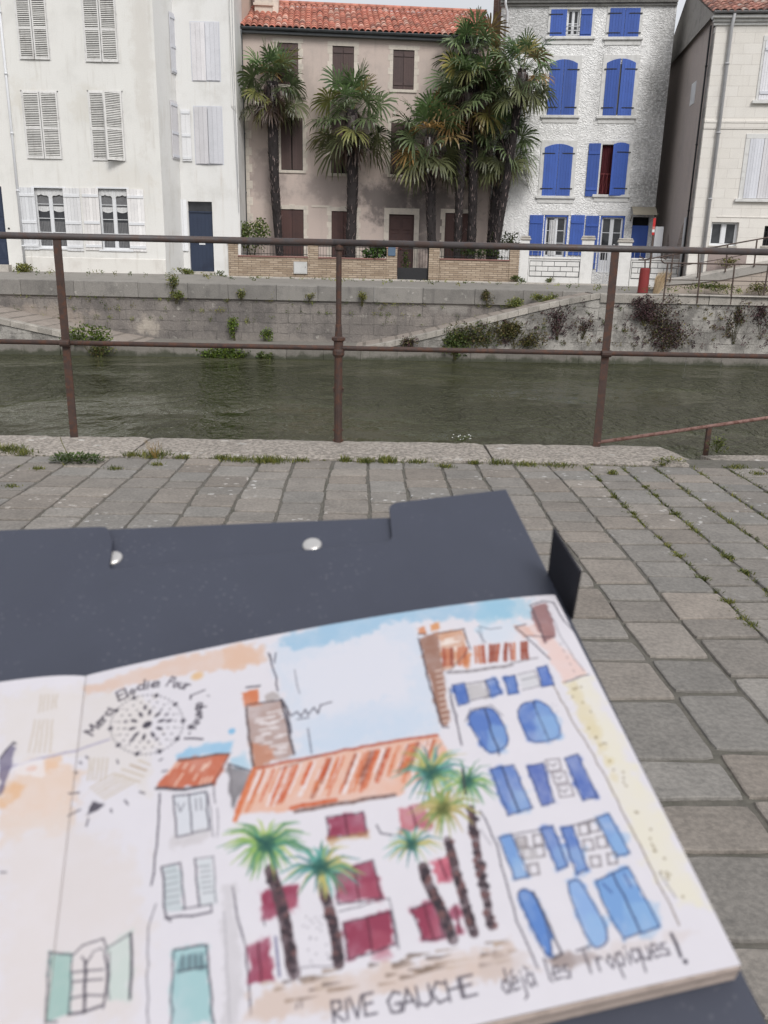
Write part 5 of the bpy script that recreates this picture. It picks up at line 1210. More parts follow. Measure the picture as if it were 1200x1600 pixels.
def weedplant(label, p, rx, h, n, size, cols, seed):
    rr = random.Random(seed); e = empty('weed', tuple(p), label=label, cat='weed', group='weeds on the near canal edge'); mb = MB()
    for k in range(n):
        a = rr.uniform(0, 6.283); r_ = rx * rr.random() ** .6; z = h * rr.random() * (1 - .5 * r_ / rx); q = Vector((math.cos(a) * r_, math.sin(a) * r_ * .5, z)); d = Vector((math.cos(a) + rr.gauss(0, .5), math.sin(a) + rr.gauss(0, .5), rr.uniform(-.1, 1))).normalized(); s = d.cross(Vector((0, 0, 1))).normalized(); L = size * rr.uniform(.5, 1.3); v = rr.uniform(.6, 1.3)
        mb.add([q, q + d * L * .5 + s * L * .28, q + d * L, q + d * L * .5 - s * L * .28], [(0, 1, 2, 3)], tuple(x * v for x in rr.choice(cols)))
    for k in range(10): a = rr.uniform(0, 6.283); mb.tube([(0, 0, 0), (math.cos(a) * rx * .5, math.sin(a) * rx * .25, h * .6)], .0012, 4, (.8, .8, .5))
    mb.build('foliage', LEAF, e); return e
weedplant('large dark leafy weed in the paving joint below the left railing post', at_z(120, 722, 0), .13, .05, 420, .022, [(.7, .95, .5), (1.0, 1.2, .7), (.5, .7, .4)], 1)
weedplant('green weed at the foot of the short handrail post', at_z(1120, 708, -.01), .06, .12, 160, .022, [(1.0, 1.1, .7), (1.6, 1.5, 1.0), (.8, .7, .4)], 2)
weedplant('low weed with yellow flowers on the coping right of the railing', at_z(1045, 722, .01), .09, .03, 160, .014, [(1.2, 1.2, .8), (2.6, 2.0, 1.4)], 3)
e = weedplant('white-flowered weed hanging at the coping edge between the middle and right posts', at_z(722, 690, 0), .06, .04, 60, .012, [(1.0, 1.2, .7), (1.6, 1.6, 1.2)], 4)
mb = MB(); rr = random.Random(2)
for k in range(14): mb.lathe([(.0, 0), (.004, .001), (.003, .003), (0, .004)], 6, (rr.uniform(-.06, .05), rr.uniform(-.01, .02), rr.uniform(.01, .045)))
mb.build('flowers', SIGNW, e)
e = empty('weed', tuple(at_z(107, 722, 0)), label='thin curved bare weed stalk beside the large dark weed', cat='weed', group='weeds on the near canal edge')
mb = MB(); mb.tube([(0, 0, 0), (-.01, .02, .04), (-.035, .03, .09), (-.042, .03, .12)], .0018, 5, (1.6, 1.3, .9)); mb.build('stalk', LEAF, e)
e = empty('weed', tuple(at_z(243, 716, 0)), label='dry reddish wiry weed standing on the coping near the crack', cat='weed', group='weeds on the near canal edge'); mb = MB()
for k in range(26): a = rr.uniform(-1, 1); mb.tube([(rr.uniform(-.01, .01), 0, 0), (a * .03, rr.uniform(-.01, .01), .04), (a * .05 + rr.uniform(-.02, .02), 0, rr.uniform(.05, .10))], .0007, 3, (3.0, 1.6, 1.2))
mb.build('stalks', LEAF, e)
# ------------------------------------------------------------------ sketchbook and folder
c1 = np.array([-317., -1030., 1300.]); c1 /= np.linalg.norm(c1)
c2 = np.array([11000., -1684., 1300.]); c2 /= np.linalg.norm(c2)
cn_ = np.cross(c1, c2); cn_ /= np.linalg.norm(cn_); c2 = np.cross(cn_, c1); c2 = c2 if c2[0] > 0 else -c2
_r0 = np.array([868 - CX, 930 - CY, F_PX]); _k = cn_ @ (_r0 / F_PX * .40); _O = _r0 / F_PX * .40       # page corner 40 cm from the lens
bx, by, bz = RW @ c2, RW @ c1, -(RW @ cn_); bo_ = RW @ _O + np.array([0, 0, EYE])
BM = Matrix([[bx[0], by[0], bz[0], bo_[0]], [bx[1], by[1], bz[1], bo_[1]], [bx[2], by[2], bz[2], bo_[2]], [0, 0, 0, 1]])
PW, PH, LW = .2203, .1729, .10          # page width, height, and the part of the facing page modelled
def bulge(u, v):
    if u > -PW: s = max(0., math.sin(math.pi * min(1, (-u / PW)) ** .85)) ** .8 * .0062
    else: s = .0062 * (1 - math.exp((u + PW) / .014))
    return s * (1 + .75 * v / PH)
def onbook(x, y, z=None):
    r_ = np.array([x - CX, y - CY, F_PX]); zz = 0. if z is None else z
    for _ in range(6):
        p = r_ * ((_k - zz) / (cn_ @ r_)); q = p - _O; u, v = q @ c2, q @ c1
        if z is not None: break
        zz = bulge(u, v)
    return u, v
def bookempty(name, label, cat):
    e = bpy.data.objects.new(name, None); SC.collection.objects.link(e); e.matrix_world = BM; return tag(e, label, cat)

RS = 2600.0                                # raster cells per metre
RWd, RHt = int((PW + LW) * RS) + 1, int(PH * RS) + 1
CV = np.empty((RHt, RWd, 3)); CV[:] = np.array([226, 222, 229]) / 255
nr = np.random.default_rng(3)
def vnoise(cell):
    a = nr.random((int(RHt / cell) + 3, int(RWd / cell) + 3)); yy = np.arange(RHt) / cell; xx = np.arange(RWd) / cell
    i, j = yy.astype(int), xx.astype(int); fy, fx = (yy - i)[:, None], (xx - j)[None, :]; fy, fx = fy * fy * (3 - 2 * fy), fx * fx * (3 - 2 * fx)
    return a[i][:, j] * (1 - fy) * (1 - fx) + a[i + 1][:, j] * fy * (1 - fx) + a[i][:, j + 1] * (1 - fy) * fx + a[i + 1][:, j + 1] * fy * fx
N1 = vnoise(26) * .5 + vnoise(11) * .3 + vnoise(5) * .2; N2 = vnoise(9) * .6 + vnoise(4) * .4
CV *= (1 - .02 * N1)[..., None]
def S_(p): u, v = onbook(*p); return ((u + PW + LW) * RS, -v * RS)
def box_(pts, m):
    x0 = max(0, int(min(p[0] for p in pts) - m)); x1 = min(RWd, int(max(p[0] for p in pts) + m) + 2)
    y0 = max(0, int(min(p[1] for p in pts) - m)); y1 = min(RHt, int(max(p[1] for p in pts) + m) + 2); return x0, x1, y0, y1
def comp(x0, x1, y0, y1, m, col, a):
    if x1 <= x0 or y1 <= y0: return
    c = np.array(col) / 255.; m = (m * a)[..., None]; CV[y0:y1, x0:x1] = CV[y0:y1, x0:x1] * (1 - m) + c * m
def sd_poly(P, X, Y):
    d = np.full(X.shape, 1e9); ins = np.zeros(X.shape, bool); n = len(P)
    for i in range(n):
        (ax, ay), (bx_, by_) = P[i], P[(i + 1) % n]; ex, ey = bx_ - ax, by_ - ay; L = ex * ex + ey * ey + 1e-9
        t = np.clip(((X - ax) * ex + (Y - ay) * ey) / L, 0, 1); d = np.minimum(d, np.hypot(X - ax - t * ex, Y - ay - t * ey))
        c = ((ay > Y) != (by_ > Y)) & (X < (bx_ - ax) * (Y - ay) / (by_ - ay + 1e-12) + ax); ins ^= c
    return np.where(ins, -d, d)
def wash(poly, col, a=.8, soft=2., tex=.35, edge=.15):
    P = [S_(p) for p in poly]; x0, x1, y0, y1 = box_(P, soft * 2 + 3)
    if x1 <= x0 or y1 <= y0: return
    Y, X = np.mgrid[y0:y1, x0:x1]; d = sd_poly(P, X, Y) + (N2[y0:y1, x0:x1] - .5) * (soft * 2.4 + 3)
    m = np.clip(.5 - d / (soft * 1.5), 0, 1) * (1 - tex + tex * 1.6 * N1[y0:y1, x0:x1]) + edge * np.exp(-(d / 1.8) ** 2); comp(x0, x1, y0, y1, np.clip(m, 0, 1), col, a)
pen = random.Random(99)
def ink(pts, wmm=.35, col=(58, 54, 66), a=.85, taper=False, dry=0.):
    P0 = [S_(p) for p in pts]; wd = wmm * 1.25 * RS / 2000.; P = [P0[0]]
    for (ax, ay), (bx_, by_) in zip(P0[:-1], P0[1:]):          # the unsteady hand of a pen line
        L = math.hypot(bx_ - ax, by_ - ay); m_ = max(1, int(L / 9))
        for k in range(1, m_ + 1): j = .55 if k < m_ else .2; P.append((ax + (bx_ - ax) * k / m_ + pen.gauss(0, j), ay + (by_ - ay) * k / m_ + pen.gauss(0, j)))
    for i in range(len(P) - 1):
        (ax, ay), (bx_, by_) = P[i], P[i + 1]; x0, x1, y0, y1 = box_([P[i], P[i + 1]], wd + 2)
        if x1 <= x0 or y1 <= y0: continue
        Y, X = np.mgrid[y0:y1, x0:x1]; ex, ey = bx_ - ax, by_ - ay; L = ex * ex + ey * ey + 1e-9; t = np.clip(((X - ax) * ex + (Y - ay) * ey) / L, 0, 1)
        d = np.hypot(X - ax - t * ex, Y - ay - t * ey); w_ = wd
        if taper: tt = (i + t) / (len(P) - 1); w_ = wd * np.clip(1.15 - tt, .12, 1)
        m = np.clip(w_ + .5 - d, 0, 1)
        if dry: m = m * (1 - dry * (N2[y0:y1, x0:x1] > .5))
        comp(x0, x1, y0, y1, m, col, a)
def blob(p, r_mm, col=(58, 54, 66), a=.9, ratio=1., ang=0., soft=1.):
    c = S_(p); r_ = r_mm * RS / 1000.; x0, x1, y0, y1 = box_([c], r_ * max(1, ratio) + 2 * soft + 1)
    if x1 <= x0 or y1 <= y0: return
    Y, X = np.mgrid[y0:y1, x0:x1]; dx, dy = X - c[0], Y - c[1]; q, s = dx * math.cos(ang) + dy * math.sin(ang), -dx * math.sin(ang) + dy * math.cos(ang)
    d = (np.hypot(q / ratio, s) - r_) / soft; comp(x0, x1, y0, y1, np.clip(.5 - d, 0, 1), col, a)
Z2 = lambda *a: [(a[i] / 2.667, 1000 + a[i + 1] / 2.667) for i in range(0, len(a), 2)]
Z3 = lambda *a: [(350 + a[i] / 2.287, 900 + a[i + 1] / 2.287) for i in range(0, len(a), 2)]
Z4 = lambda *a: [(750 + a[i] / 2.287, 900 + a[i + 1] / 2.287) for i in range(0, len(a), 2)]
Z1 = lambda *a: [(100 + a[i] / 4.615, 1030 + a[i + 1] / 4.615) for i in range(0, len(a), 2)]
pr = random.Random(4)
OR, ORL = (205, 112, 78), (228, 176, 148)
# -- ground tones and sky
wash(Z2(0, 560, 240, 480, 330, 560, 300, 760, 0, 830), (226, 190, 160), .55, 10); wash(Z2(0, 780, 240, 700, 560, 900, 600, 1240, 540, 1600, 0, 1600), (222, 212, 208), .6, 14)
wash(Z2(0, 240, 340, 190, 640, 250, 620, 640, 300, 480, 0, 520), (222, 214, 208), .6, 10)
wash(Z2(350, 195, 720, 80, 1067, 8, 1067, 110, 700, 150, 360, 235), (222, 190, 172), .75, 4); wash(Z2(0, 700, 90, 640, 60, 560, 10, 640), (224, 170, 120), .6, 6)
wash(Z2(180, 500, 240, 485, 230, 540, 190, 545), (228, 180, 140), .6, 4); blob(Z2(130, 533)[0], 1.4, (214, 130, 90), .8, 1.5)
wash(Z3(0, 262, 140, 248, 150, 300, 60, 330, 0, 335), (222, 184, 160), .7, 4); blob(Z2(822, 150)[0], 2.2, (226, 178, 120), .7, 1.2, 0, 4)
wash(Z3(170, 240, 420, 160, 640, 130, 780, 270, 770, 540, 560, 610, 260, 660, 215, 430), (206, 216, 231), .8, 12)
wash(Z3(240, 320, 560, 180, 690, 300, 640, 480, 300, 560), (222, 221, 230), .8, 14); wash(Z3(300, 520, 520, 440, 760, 500, 740, 560, 420, 630, 260, 640), (188, 208, 230), .4, 12)
wash(Z3(190, 225, 420, 152, 620, 122, 900, 92, 1029, 84, 1029, 150, 870, 150, 600, 160, 480, 215, 250, 268), (138, 184, 216), .65, 5)
wash(Z4(0, 88, 100, 78, 190, 88, 180, 140, 90, 160, 0, 190), (150, 196, 220), .7, 6); wash(Z4(0, 170, 140, 150, 180, 190, 60, 235, 0, 240), (206, 218, 232), .7, 6)
wash(Z2(735, 478, 800, 445, 900, 425, 965, 430, 960, 470, 850, 478, 740, 500), (140, 190, 224), .8, 3); blob(Z2(966, 380)[0], 1.5, (120, 180, 220), .8); wash(Z2(970, 500, 1030, 470, 1040, 540, 980, 545), (150, 198, 224), .6, 4)
# -- stamp: rings of seeds round a dark heart
sc_ = Z1(600, 472)[0]
def ring(rx, ry, n, f, off=0.):
    for k in range(n):
        t = 2 * math.pi * (k + off) / n; C_ = Z1(597, 472)[0]; p_ = Z1(597 + rx * math.cos(t) + 12 * math.sin(t), 472 + ry * math.sin(t) - 28 * math.cos(t))[0]; a_, b_ = S_(C_), S_(p_); f(p_, math.atan2(b_[1] - a_[1], b_[0] - a_[0]), k)
blob(sc_, 1.7, ratio=1.2, ang=-.4)
ring(105, 85, 10, lambda p, t, k: blob(p, .72, ratio=2.2, ang=t)); ring(160, 125, 16, lambda p, t, k: blob(p, .42 if k % 3 else .8, ratio=1.3 if k % 2 else 1.8, ang=t, a=.5 if k % 2 else .7))
ring(205, 165, 22, lambda p, t, k: blob(p, .38, ratio=1.2, ang=t, a=.7)); ring(232, 190, 12, lambda p, t, k: blob(p, .3, a=.6), .5)
ring(262, 212, 10, lambda p, t, k: blob(p, .95, ratio=1.15, ang=t, a=.95)); ring(262, 212, 50, lambda p, t, k: blob(p, .36, ratio=1.3, ang=t, a=.75) if k % 5 else None)
# -- lettering (single-stroke hand)
GL = {'M': [[(0, 0), (.05, 1), (.4, .35), (.75, 1), (.8, 0)]], 'e': [[(.05, .3), (.5, .34), (.45, .55), (.2, .58), (.05, .3), (.15, .03), (.5, .08)]], 'r': [[(.1, 0), (.1, .55)], [(.1, .35), (.3, .55), (.45, .5)]],
      'c': [[(.48, .5), (.25, .57), (.06, .3), (.2, .02), (.48, .08)]], 'i': [[(.12, 0), (.12, .5)], [(.12, .68), (.14, .72)]], 'E': [[(.6, 1), (.1, 1), (.08, 0), (.62, 0)], [(.1, .52), (.5, .54)]], 'l': [[(.12, 1), (.1, .1), (.22, 0)]],
      'o': [[(.28, .55), (.06, .3), (.25, .01), (.46, .28), (.28, .55)]], 'd': [[(.45, 1), (.47, 0)], [(.45, .45), (.2, .55), (.04, .26), (.22, .0), (.46, .15)]], 'P': [[(.1, 0), (.15, 1), (.5, .95), (.5, .55), (.15, .5)]],
      'u': [[(.06, .55), (.08, .1), (.3, .02), (.46, .2)], [(.46, .55), (.48, 0)]], 'L': [[(.12, 1), (.08, 0), (.6, .03)]], "'": [[(.1, 1.02), (.05, .8)]], 'b': [[(.1, 1), (.1, 0), (.35, .02), (.45, .3), (.3, .5), (.1, .42)]],
      'B': [[(.1, 0), (.1, 1), (.5, .92), (.45, .58), (.1, .52), (.58, .45), (.55, .05), (.1, 0)]], 'a': [[(.46, .5), (.2, .57), (.05, .26), (.2, .01), (.44, .16)], [(.46, .55), (.5, 0)]], 'n': [[(.08, 0), (.08, .55)], [(.08, .4), (.3, .56), (.46, .4), (.46, 0)]],
      'R': [[(.08, 0), (.08, 1), (.5, .95), (.5, .58), (.08, .5), (.58, 0)]], 'I': [[(.15, 0), (.17, .95)]], 'V': [[(.02, 1), (.3, 0), (.6, 1)]], 'G': [[(.62, .85), (.35, 1), (.06, .6), (.15, .05), (.5, 0), (.6, .42), (.32, .42)]],
      'A': [[(.0, 0), (.3, 1), (.62, 0)], [(.12, .36), (.5, .38)]], 'U': [[(.06, 1), (.08, .15), (.35, 0), (.6, .2), (.6, 1)]], 'C': [[(.6, .88), (.3, 1), (.05, .5), (.25, .02), (.62, .1)]], 'H': [[(.08, 1), (.08, 0)], [(.6, 1), (.6, 0)], [(.08, .5), (.6, .55)]],
      'j': [[(.2, .5), (.2, -.3), (0, -.42)], [(.2, .7), (.22, .74)]], 's': [[(.42, .52), (.15, .5), (.12, .34), (.42, .22), (.38, .03), (.06, .05)]], 'T': [[(.0, 1), (.75, 1.05)], [(.36, 1), (.34, 0)]], 'p': [[(.1, .55), (.08, -.45)], [(.1, .45), (.38, .56), (.46, .25), (.3, .0), (.1, .1)]],
      'q': [[(.46, .5), (.2, .57), (.05, .26), (.2, .01), (.44, .16)], [(.46, .55), (.46, -.45)]], '!': [[(.15, 1.15), (.2, .3)], [(.2, .0), (.22, .04)]], '^': [[(.15, .72), (.35, .88)]], '`': [[(.12, .88), (.32, .72)]], '"': [[(.1, 1), (.05, .75)], [(.3, 1), (.25, .75)]]}
WD = {'M': .95, 'i': .28, 'l': .3, 'I': .35, 'T': .75, 'j': .38, "'": .2, '!': .4, '"': .45}
def write(s, p, q, h, wmm=.42, col=(62, 57, 68), a=.85, flip=1, cap=1.):
    # letters run from p to q in page millimetres; accents '^' and '`' sit on the letter before them
    p, q = np.array(onbook(*p)), np.array(onbook(*q)); tot = sum(WD.get(c, .62 if c.isupper() else .56) for c in s if c not in '^`'); d = q - p; L = np.linalg.norm(d); d /= L; up = np.array([-d[1], d[0]]) * h / 1000.; sx = L / tot; x = 0.; last = 0.
    for c in s:
        if c in '^`': bs_ = last
        else: bs_ = x
        for st in GL.get(c, []):
            pts = []
            for gx, gy in st:
                w_ = p + d * (bs_ + gx) * sx + up * gy * 1.; pts.append(w_)
            UVink(pts, wmm * .72, col, a)
        if c not in '^`': last = x; x += WD.get(c, .62 if c.isupper() else .56)
def UVink(pts, wmm, col, a):
    global S_
    old = S_; S_ = lambda p: ((p[0] + PW + LW) * RS, -p[1] * RS); ink(pts, wmm, col, a); S_ = old
write('Merci', Z1(208, 550)[0], Z1(372, 362)[0], 5.0, .9)
write('Elo', Z1(390, 305)[0], Z1(530, 238)[0], 5.4, .9); write('die', Z1(520, 228)[0], Z1(690, 198)[0], 5.4, .9)
write('Pour', Z1(730, 192)[0], Z1(900, 222)[0], 5.2, .85, a=.75); ink(Z1(1015, 222, 915, 262), .5); ink(Z1(915, 262, 912, 285), .7); ink(Z1(1035, 262, 1046, 268), .5, a=.5)
write('abon', Z1(955, 318)[0], Z1(952, 440)[0], 4.2, .85); write('n', Z1(948, 440)[0], Z1(930, 462)[0], 4.0, .8); write('e^', Z1(905, 470)[0], Z1(888, 500)[0], 3.8, .8); ink(Z1(870, 572, 1000, 575), .7); blob(Z1(905, 535)[0], .5)
# -- striped paper scraps, pencil tip and dashes
ST = (206, 194, 182)
for k in range(5): ink(Z1(185 + 32 * k, 715, 172 + 30 * k, 870), .7, ST, .9)
for k in range(6): ink(Z1(190 + 20 * k, 950 + 16 * k - 20, 350 + 30 * k, 830 + 12 * k), .7, ST, .9)
for k in range(4): ink(Z1(540 - 60 * k, 730 + 32 * k, 620 - 25 * k, 760 + 42 * k), .8, (190, 172, 155) if k == 1 else ST, .9)
wash(Z2(385, 672, 430, 688, 368, 724), (60, 56, 68), .95, .8)
for a_ in ((358, 485, 366, 492), (332, 508, 340, 516), (310, 548, 322, 555), (286, 636, 330, 636), (284, 730, 335, 706), (368, 745, 360, 775), (462, 705, 464, 718), (520, 668, 532, 686), (582, 632, 602, 640), (676, 548, 696, 544), (664, 502, 676, 496), (488, 500, 494, 514)): ink(Z2(*a_), .5, a=.8)
for k in range(5): ink(Z2(118 + 22 * k, 465, 145 + 18 * k, 330), .6, ST, .9); ink(Z2(160 + 18 * k, 300 - 5 * k, 170 + 17 * k, 225), .6, ST, .9)
ink(Z2(0, 540, 130, 498, 320, 460, 455, 415), .9, (178, 172, 192), .85); wash(Z2(0, 500, 50, 425, 64, 440, 48, 530, 0, 640), (108, 102, 130), .85, 2); ink(Z2(0, 490, 55, 425, 66, 430), .6)
wash(Z2(60, 520, 180, 490, 185, 560, 60, 560), (232, 228, 232), .7, 2); ink(Z2(0, 965, 25, 966), .4)
# -- small white house
wash(Z2(655, 612, 680, 570, 750, 500, 955, 474, 895, 598, 760, 615), (196, 100, 70), .9, 1.5, .5)
for k in range(14): x = pr.uniform(700, 900); y = pr.uniform(500, 590); ink(Z2(x, y, x - 14, y + 22), .7, (236, 205, 188), .75)
ink(Z2(652, 618, 770, 622, 890, 600), 1.1, (80, 76, 84)); ink(Z2(745, 502, 850, 486, 955, 474), .7, (90, 70, 66)); ink(Z2(955, 474, 890, 605), .5, (120, 70, 60))
ink(Z2(665, 640, 655, 850, 632, 1020), .5); ink(Z2(650, 1100, 618, 1200, 612, 1400, 618, 1600), .35, a=.6); ink(Z2(892, 610, 895, 680), .4, a=.6); ink(Z2(955, 520, 975, 700), .4, a=.7); ink(Z2(905, 700, 905, 820), .3, a=.5)
wash(Z2(950, 525, 1058, 552, 1000, 640, 968, 708), (122, 118, 122), .85, 2); ink(Z2(950, 515, 1060, 550, 1048, 575), .5)
wash(Z2(725, 650, 860, 630, 872, 790, 742, 820), (208, 214, 222), .6, 2); ink(Z2(722, 650, 735, 822, 870, 790, 858, 632, 722, 650), .45); ink(Z2(788, 642, 800, 808), .4); ink(Z2(738, 680, 752, 715, 770, 680), .35, a=.6); ink(Z2(815, 660, 818, 710), .35, a=.6); ink(Z2(835, 658, 838, 708), .35, a=.6)
wash(Z2(730, 825, 870, 800, 870, 830, 730, 860), (196, 190, 192), .6, 4); ink(Z2(868, 640, 888, 820), .35, a=.5)
wash(Z2(675, 945, 745, 930, 766, 1120, 695, 1145), (188, 200, 204), .8, 2); wash(Z2(815, 912, 885, 902, 898, 1095, 835, 1110), (204, 212, 216), .7, 2)
ink(Z2(672, 948, 690, 1150, 712, 1172), .5); ink(Z2(672, 946, 750, 930, 768, 1122), .4); ink(Z2(812, 912, 832, 1110), .45); ink(Z2(812, 912, 888, 902, 900, 1095), .3, a=.6); ink(Z2(690, 1160, 800, 1150, 880, 1135), .55); ink(Z2(760, 1120, 880, 1100, 882, 1135), .4, a=.7)
for k in range(6): ink(Z2(682 + 3 * k, 970 + 26 * k, 735 + 3 * k, 960 + 26 * k), .28, a=.4); ink(Z2(830 + 3 * k, 945 + 22 * k, 872 + 3 * k, 940 + 22 * k), .3, a=.5)
wash(Z2(725, 1292, 780, 1272, 862, 1275, 882, 1600, 718, 1600), (160, 198, 202), .9, 2); wash(Z2(735, 1318, 848, 1305, 855, 1362, 740, 1380), (112, 142, 150), .7, 2)
ink(Z2(722, 1300, 712, 1600), .5, a=.6); ink(Z2(725, 1292, 860, 1272, 868, 1330, 890, 1600), .5); ink(Z2(738, 1382, 860, 1362), .4); [ink(Z2(x, 1312, x, 1368), .35, a=.7) for x in (760, 790, 815, 840)]
# -- shuttered window low on the page
wash(Z2(208, 1300, 296, 1312, 290, 1555, 196, 1588), (160, 192, 186), .9, 2); wash(Z2(455, 1280, 548, 1222, 540, 1490, 452, 1500), (196, 212, 206), .8, 3)
ink(Z2(205, 1298, 190, 1590), .5, a=.6); ink(Z2(205, 1298, 300, 1312), .4); ink(Z2(190, 1590, 240, 1590), .5, a=.6); ink(Z2(545, 1222, 548, 1300, 540, 1495), .7); ink(Z2(452, 1280, 545, 1220), .35, a=.7)
ink(Z2(298, 1320, 345, 1272, 430, 1245, 446, 1290), .4); ink(Z2(300, 1330, 288, 1560), .35); ink(Z2(355, 1340, 350, 1550), .8, a=.7); ink(Z2(436, 1310, 448, 1420, 430, 1530), .6, a=.7); ink(Z2(455, 1300, 455, 1495), .4, a=.6)
for y in (1385, 1425, 1492): ink(Z2(300, y, 430, y - 12), .5, a=.6)
ink(Z2(285, 1560, 350, 1550, 420, 1525), .7, a=.7); ink(Z2(340, 1320, 360, 1345, 385, 1310), .5, a=.6); ink(Z2(385, 1300, 420, 1285, 440, 1300), .4, a=.5)
# -- chimneys and aerials
wash(Z3(80, 470, 205, 440, 250, 632, 110, 690), (172, 146, 138), .85, 2, .6)
for k in range(30): x = pr.uniform(110, 205); y = pr.uniform(475, 640); ink(Z3(x, y, x + 26, y - 4), .8, (228, 220, 222), .8)
wash(Z3(100, 600, 180, 620, 190, 655, 108, 688), (198, 120, 84), .6, 2); wash(Z3(62, 418, 122, 402, 128, 455, 76, 462), (208, 116, 74), .9, 2); wash(Z3(146, 428, 180, 410, 205, 440, 150, 446), (176, 166, 164), .8, 1.5)
ink(Z3(80, 470, 88, 580, 108, 690), .8, (90, 76, 76)); ink(Z3(205, 440, 232, 560, 252, 635), .7); ink(Z3(205, 440, 224, 470, 240, 560), .6); ink(Z3(80, 462, 205, 442), .5); ink(Z3(80, 398, 128, 392), .7)
ink(Z3(165, 280, 178, 340, 192, 410), .5); ink(Z3(158, 275, 170, 300), .5); ink(Z3(185, 275, 180, 310), .45); ink(Z3(252, 335, 270, 420), .3, a=.6); ink(Z3(300, 545, 314, 634), .35, a=.8)
ink(Z3(215, 460, 240, 500, 262, 485, 275, 500, 290, 478, 300, 495, 322, 470, 335, 492, 345, 462, 386, 450), .45); ink(Z3(262, 512, 302, 504), .4)
wash(Z3(694, 222, 765, 205, 806, 540, 778, 530, 738, 400), (150, 106, 88), .9, 2, .5); wash(Z3(765, 205, 855, 188, 876, 312, 792, 332), (206, 150, 116), .85, 2, .6)
for k in range(22): x = pr.uniform(775, 835); y = pr.uniform(225, 310); ink(Z3(x, y, x + 24, y - 4), .8, (236, 222, 214), .8)
for k in range(10): x = 765 + k * 3; y = 340 + 20 * k; ink(Z3(x - 8, y, x + 12, y - 4), .8, (222, 200, 190), .7)
wash(Z3(690, 188, 718, 180, 722, 205, 696, 210), (210, 130, 84), .9, 1.2); wash(Z3(738, 176, 766, 168, 772, 188, 744, 196), (216, 150, 100), .9, 1.2)
ink(Z3(694, 222, 738, 400, 782, 540, 802, 542), .5); ink(Z3(694, 208, 720, 206), .5); ink(Z3(765, 205, 855, 188, 880, 262), .45); ink(Z3(805, 400, 850, 605), .4, a=.8)
ink(Z3(905, 195, 935, 240), .35, a=.6); ink(Z3(910, 180, 950, 190, 992, 184), .35, a=.6); ink(Z4(0, 185, 10, 240), .3, a=.4)
# -- red tiled roof with streaks
wash(Z3(38, 872, 70, 790, 108, 692, 300, 650, 560, 598, 760, 570, 800, 640, 620, 782, 420, 812, 250, 838, 60, 850), (228, 176, 152), .85, 2, .5)
for k in range(80):
    x = pr.uniform(70, 740); yt = 690 - (x - 100) * .18 + 10; L = pr.uniform(70, 150); sl = -.42 + (x / 700) * .08; c = pr.choice([(204, 96, 60), (196, 88, 56), (210, 120, 80), (232, 226, 230), (236, 230, 234), (150, 86, 70)])
    ink(Z3(x + 30, yt, x + 30 + sl * L, yt + L * .95), pr.uniform(.6, 1.5), c, .75, dry=.3)
ink(Z3(108, 690, 300, 650, 560, 598, 762, 568), 1.0, (176, 84, 60), .8); ink(Z3(40, 872, 108, 690), 1.6, (214, 120, 78), .8); ink(Z3(255, 842, 420, 812, 610, 782), 1.3, (120, 96, 92), .8); ink(Z3(240, 830, 400, 800), 1.4, (200, 96, 60), .8); ink(Z3(200, 690, 350, 640), .3, a=.5)
# -- house walls and crimson shutters
ink(Z3(30, 1110, 60, 1260, 78, 1330, 95, 1565), .45); ink(Z3(0, 1200, 20, 1600), .3, a=.4); wash(Z3(0, 1110, 34, 1110, 60, 1400, 50, 1600, 0, 1600), (196, 192, 196), .6, 3)
CR = (138, 40, 68); CR2 = (170, 84, 104)
def pane(z, pts, out=True, col=CR):
    wash(z(*pts), col, .9, 1.8, .55); 
    xs_, ys_ = pts[0::2], pts[1::2]; mx = sum(xs_) / len(xs_); my = sum(ys_) / len(ys_)
    wash(z(mx, my, max(xs_) - 8, my - 10, max(xs_) - 12, max(ys_) - 14, mx, max(ys_) - 8), CR2, .55, 3)
    if out: ink(z(*pts, pts[0], pts[1]), .4, a=.75)
    ink(z((pts[0] + pts[2]) / 2, (pts[1] + pts[3]) / 2, (pts[-2] + pts[-4]) / 2, (pts[-1] + pts[-3]) / 2), .45, (84, 30, 48))
pane(Z3, (365, 862, 498, 842, 510, 922, 374, 938)); wash(Z3(370, 935, 512, 915, 514, 930, 380, 955), (190, 150, 96), .6, 2)
pane(Z3, (395, 1060, 532, 1014, 564, 1150, 408, 1172)); pane(Z3, (425, 1240, 595, 1198, 612, 1318, 445, 1372)); pane(Z3, (86, 1326, 160, 1296, 172, 1440, 95, 1450), False)
pane(Z3, (124, 1132, 262, 1102, 268, 1190, 138, 1222), False); pane(Z3, (668, 1190, 762, 1160, 786, 1290, 712, 1302)); pane(Z3, (740, 1022, 800, 998, 826, 1068, 770, 1092), False, (196, 90, 110)); pane(Z3, (808, 1180, 840, 1168, 858, 1270, 832, 1286), False)
pane(Z3, (622, 832, 712, 818, 744, 890, 632, 918), False, (190, 110, 120)); ink(Z3(184, 1290, 200, 1430), .6, (90, 90, 130)); ink(Z3(140, 1222, 145, 1250), .4, a=.6); ink(Z3(410, 1200, 590, 1150, 600, 1200), .4, a=.5); ink(Z3(600, 1200, 625, 1330), .5, a=.6)
for k in range(24): blob(Z3(pr.uniform(275, 380), pr.uniform(1210, 1380))[0], .28, a=.5)
ink(Z3(545, 890, 560, 920, 600, 925), .5, a=.7); ink(Z3(275, 1400, 400, 1390), .3, a=.5); wash(Z3(70, 1290, 110, 1290, 110, 1310, 75, 1320), (226, 222, 226), .5, 2)
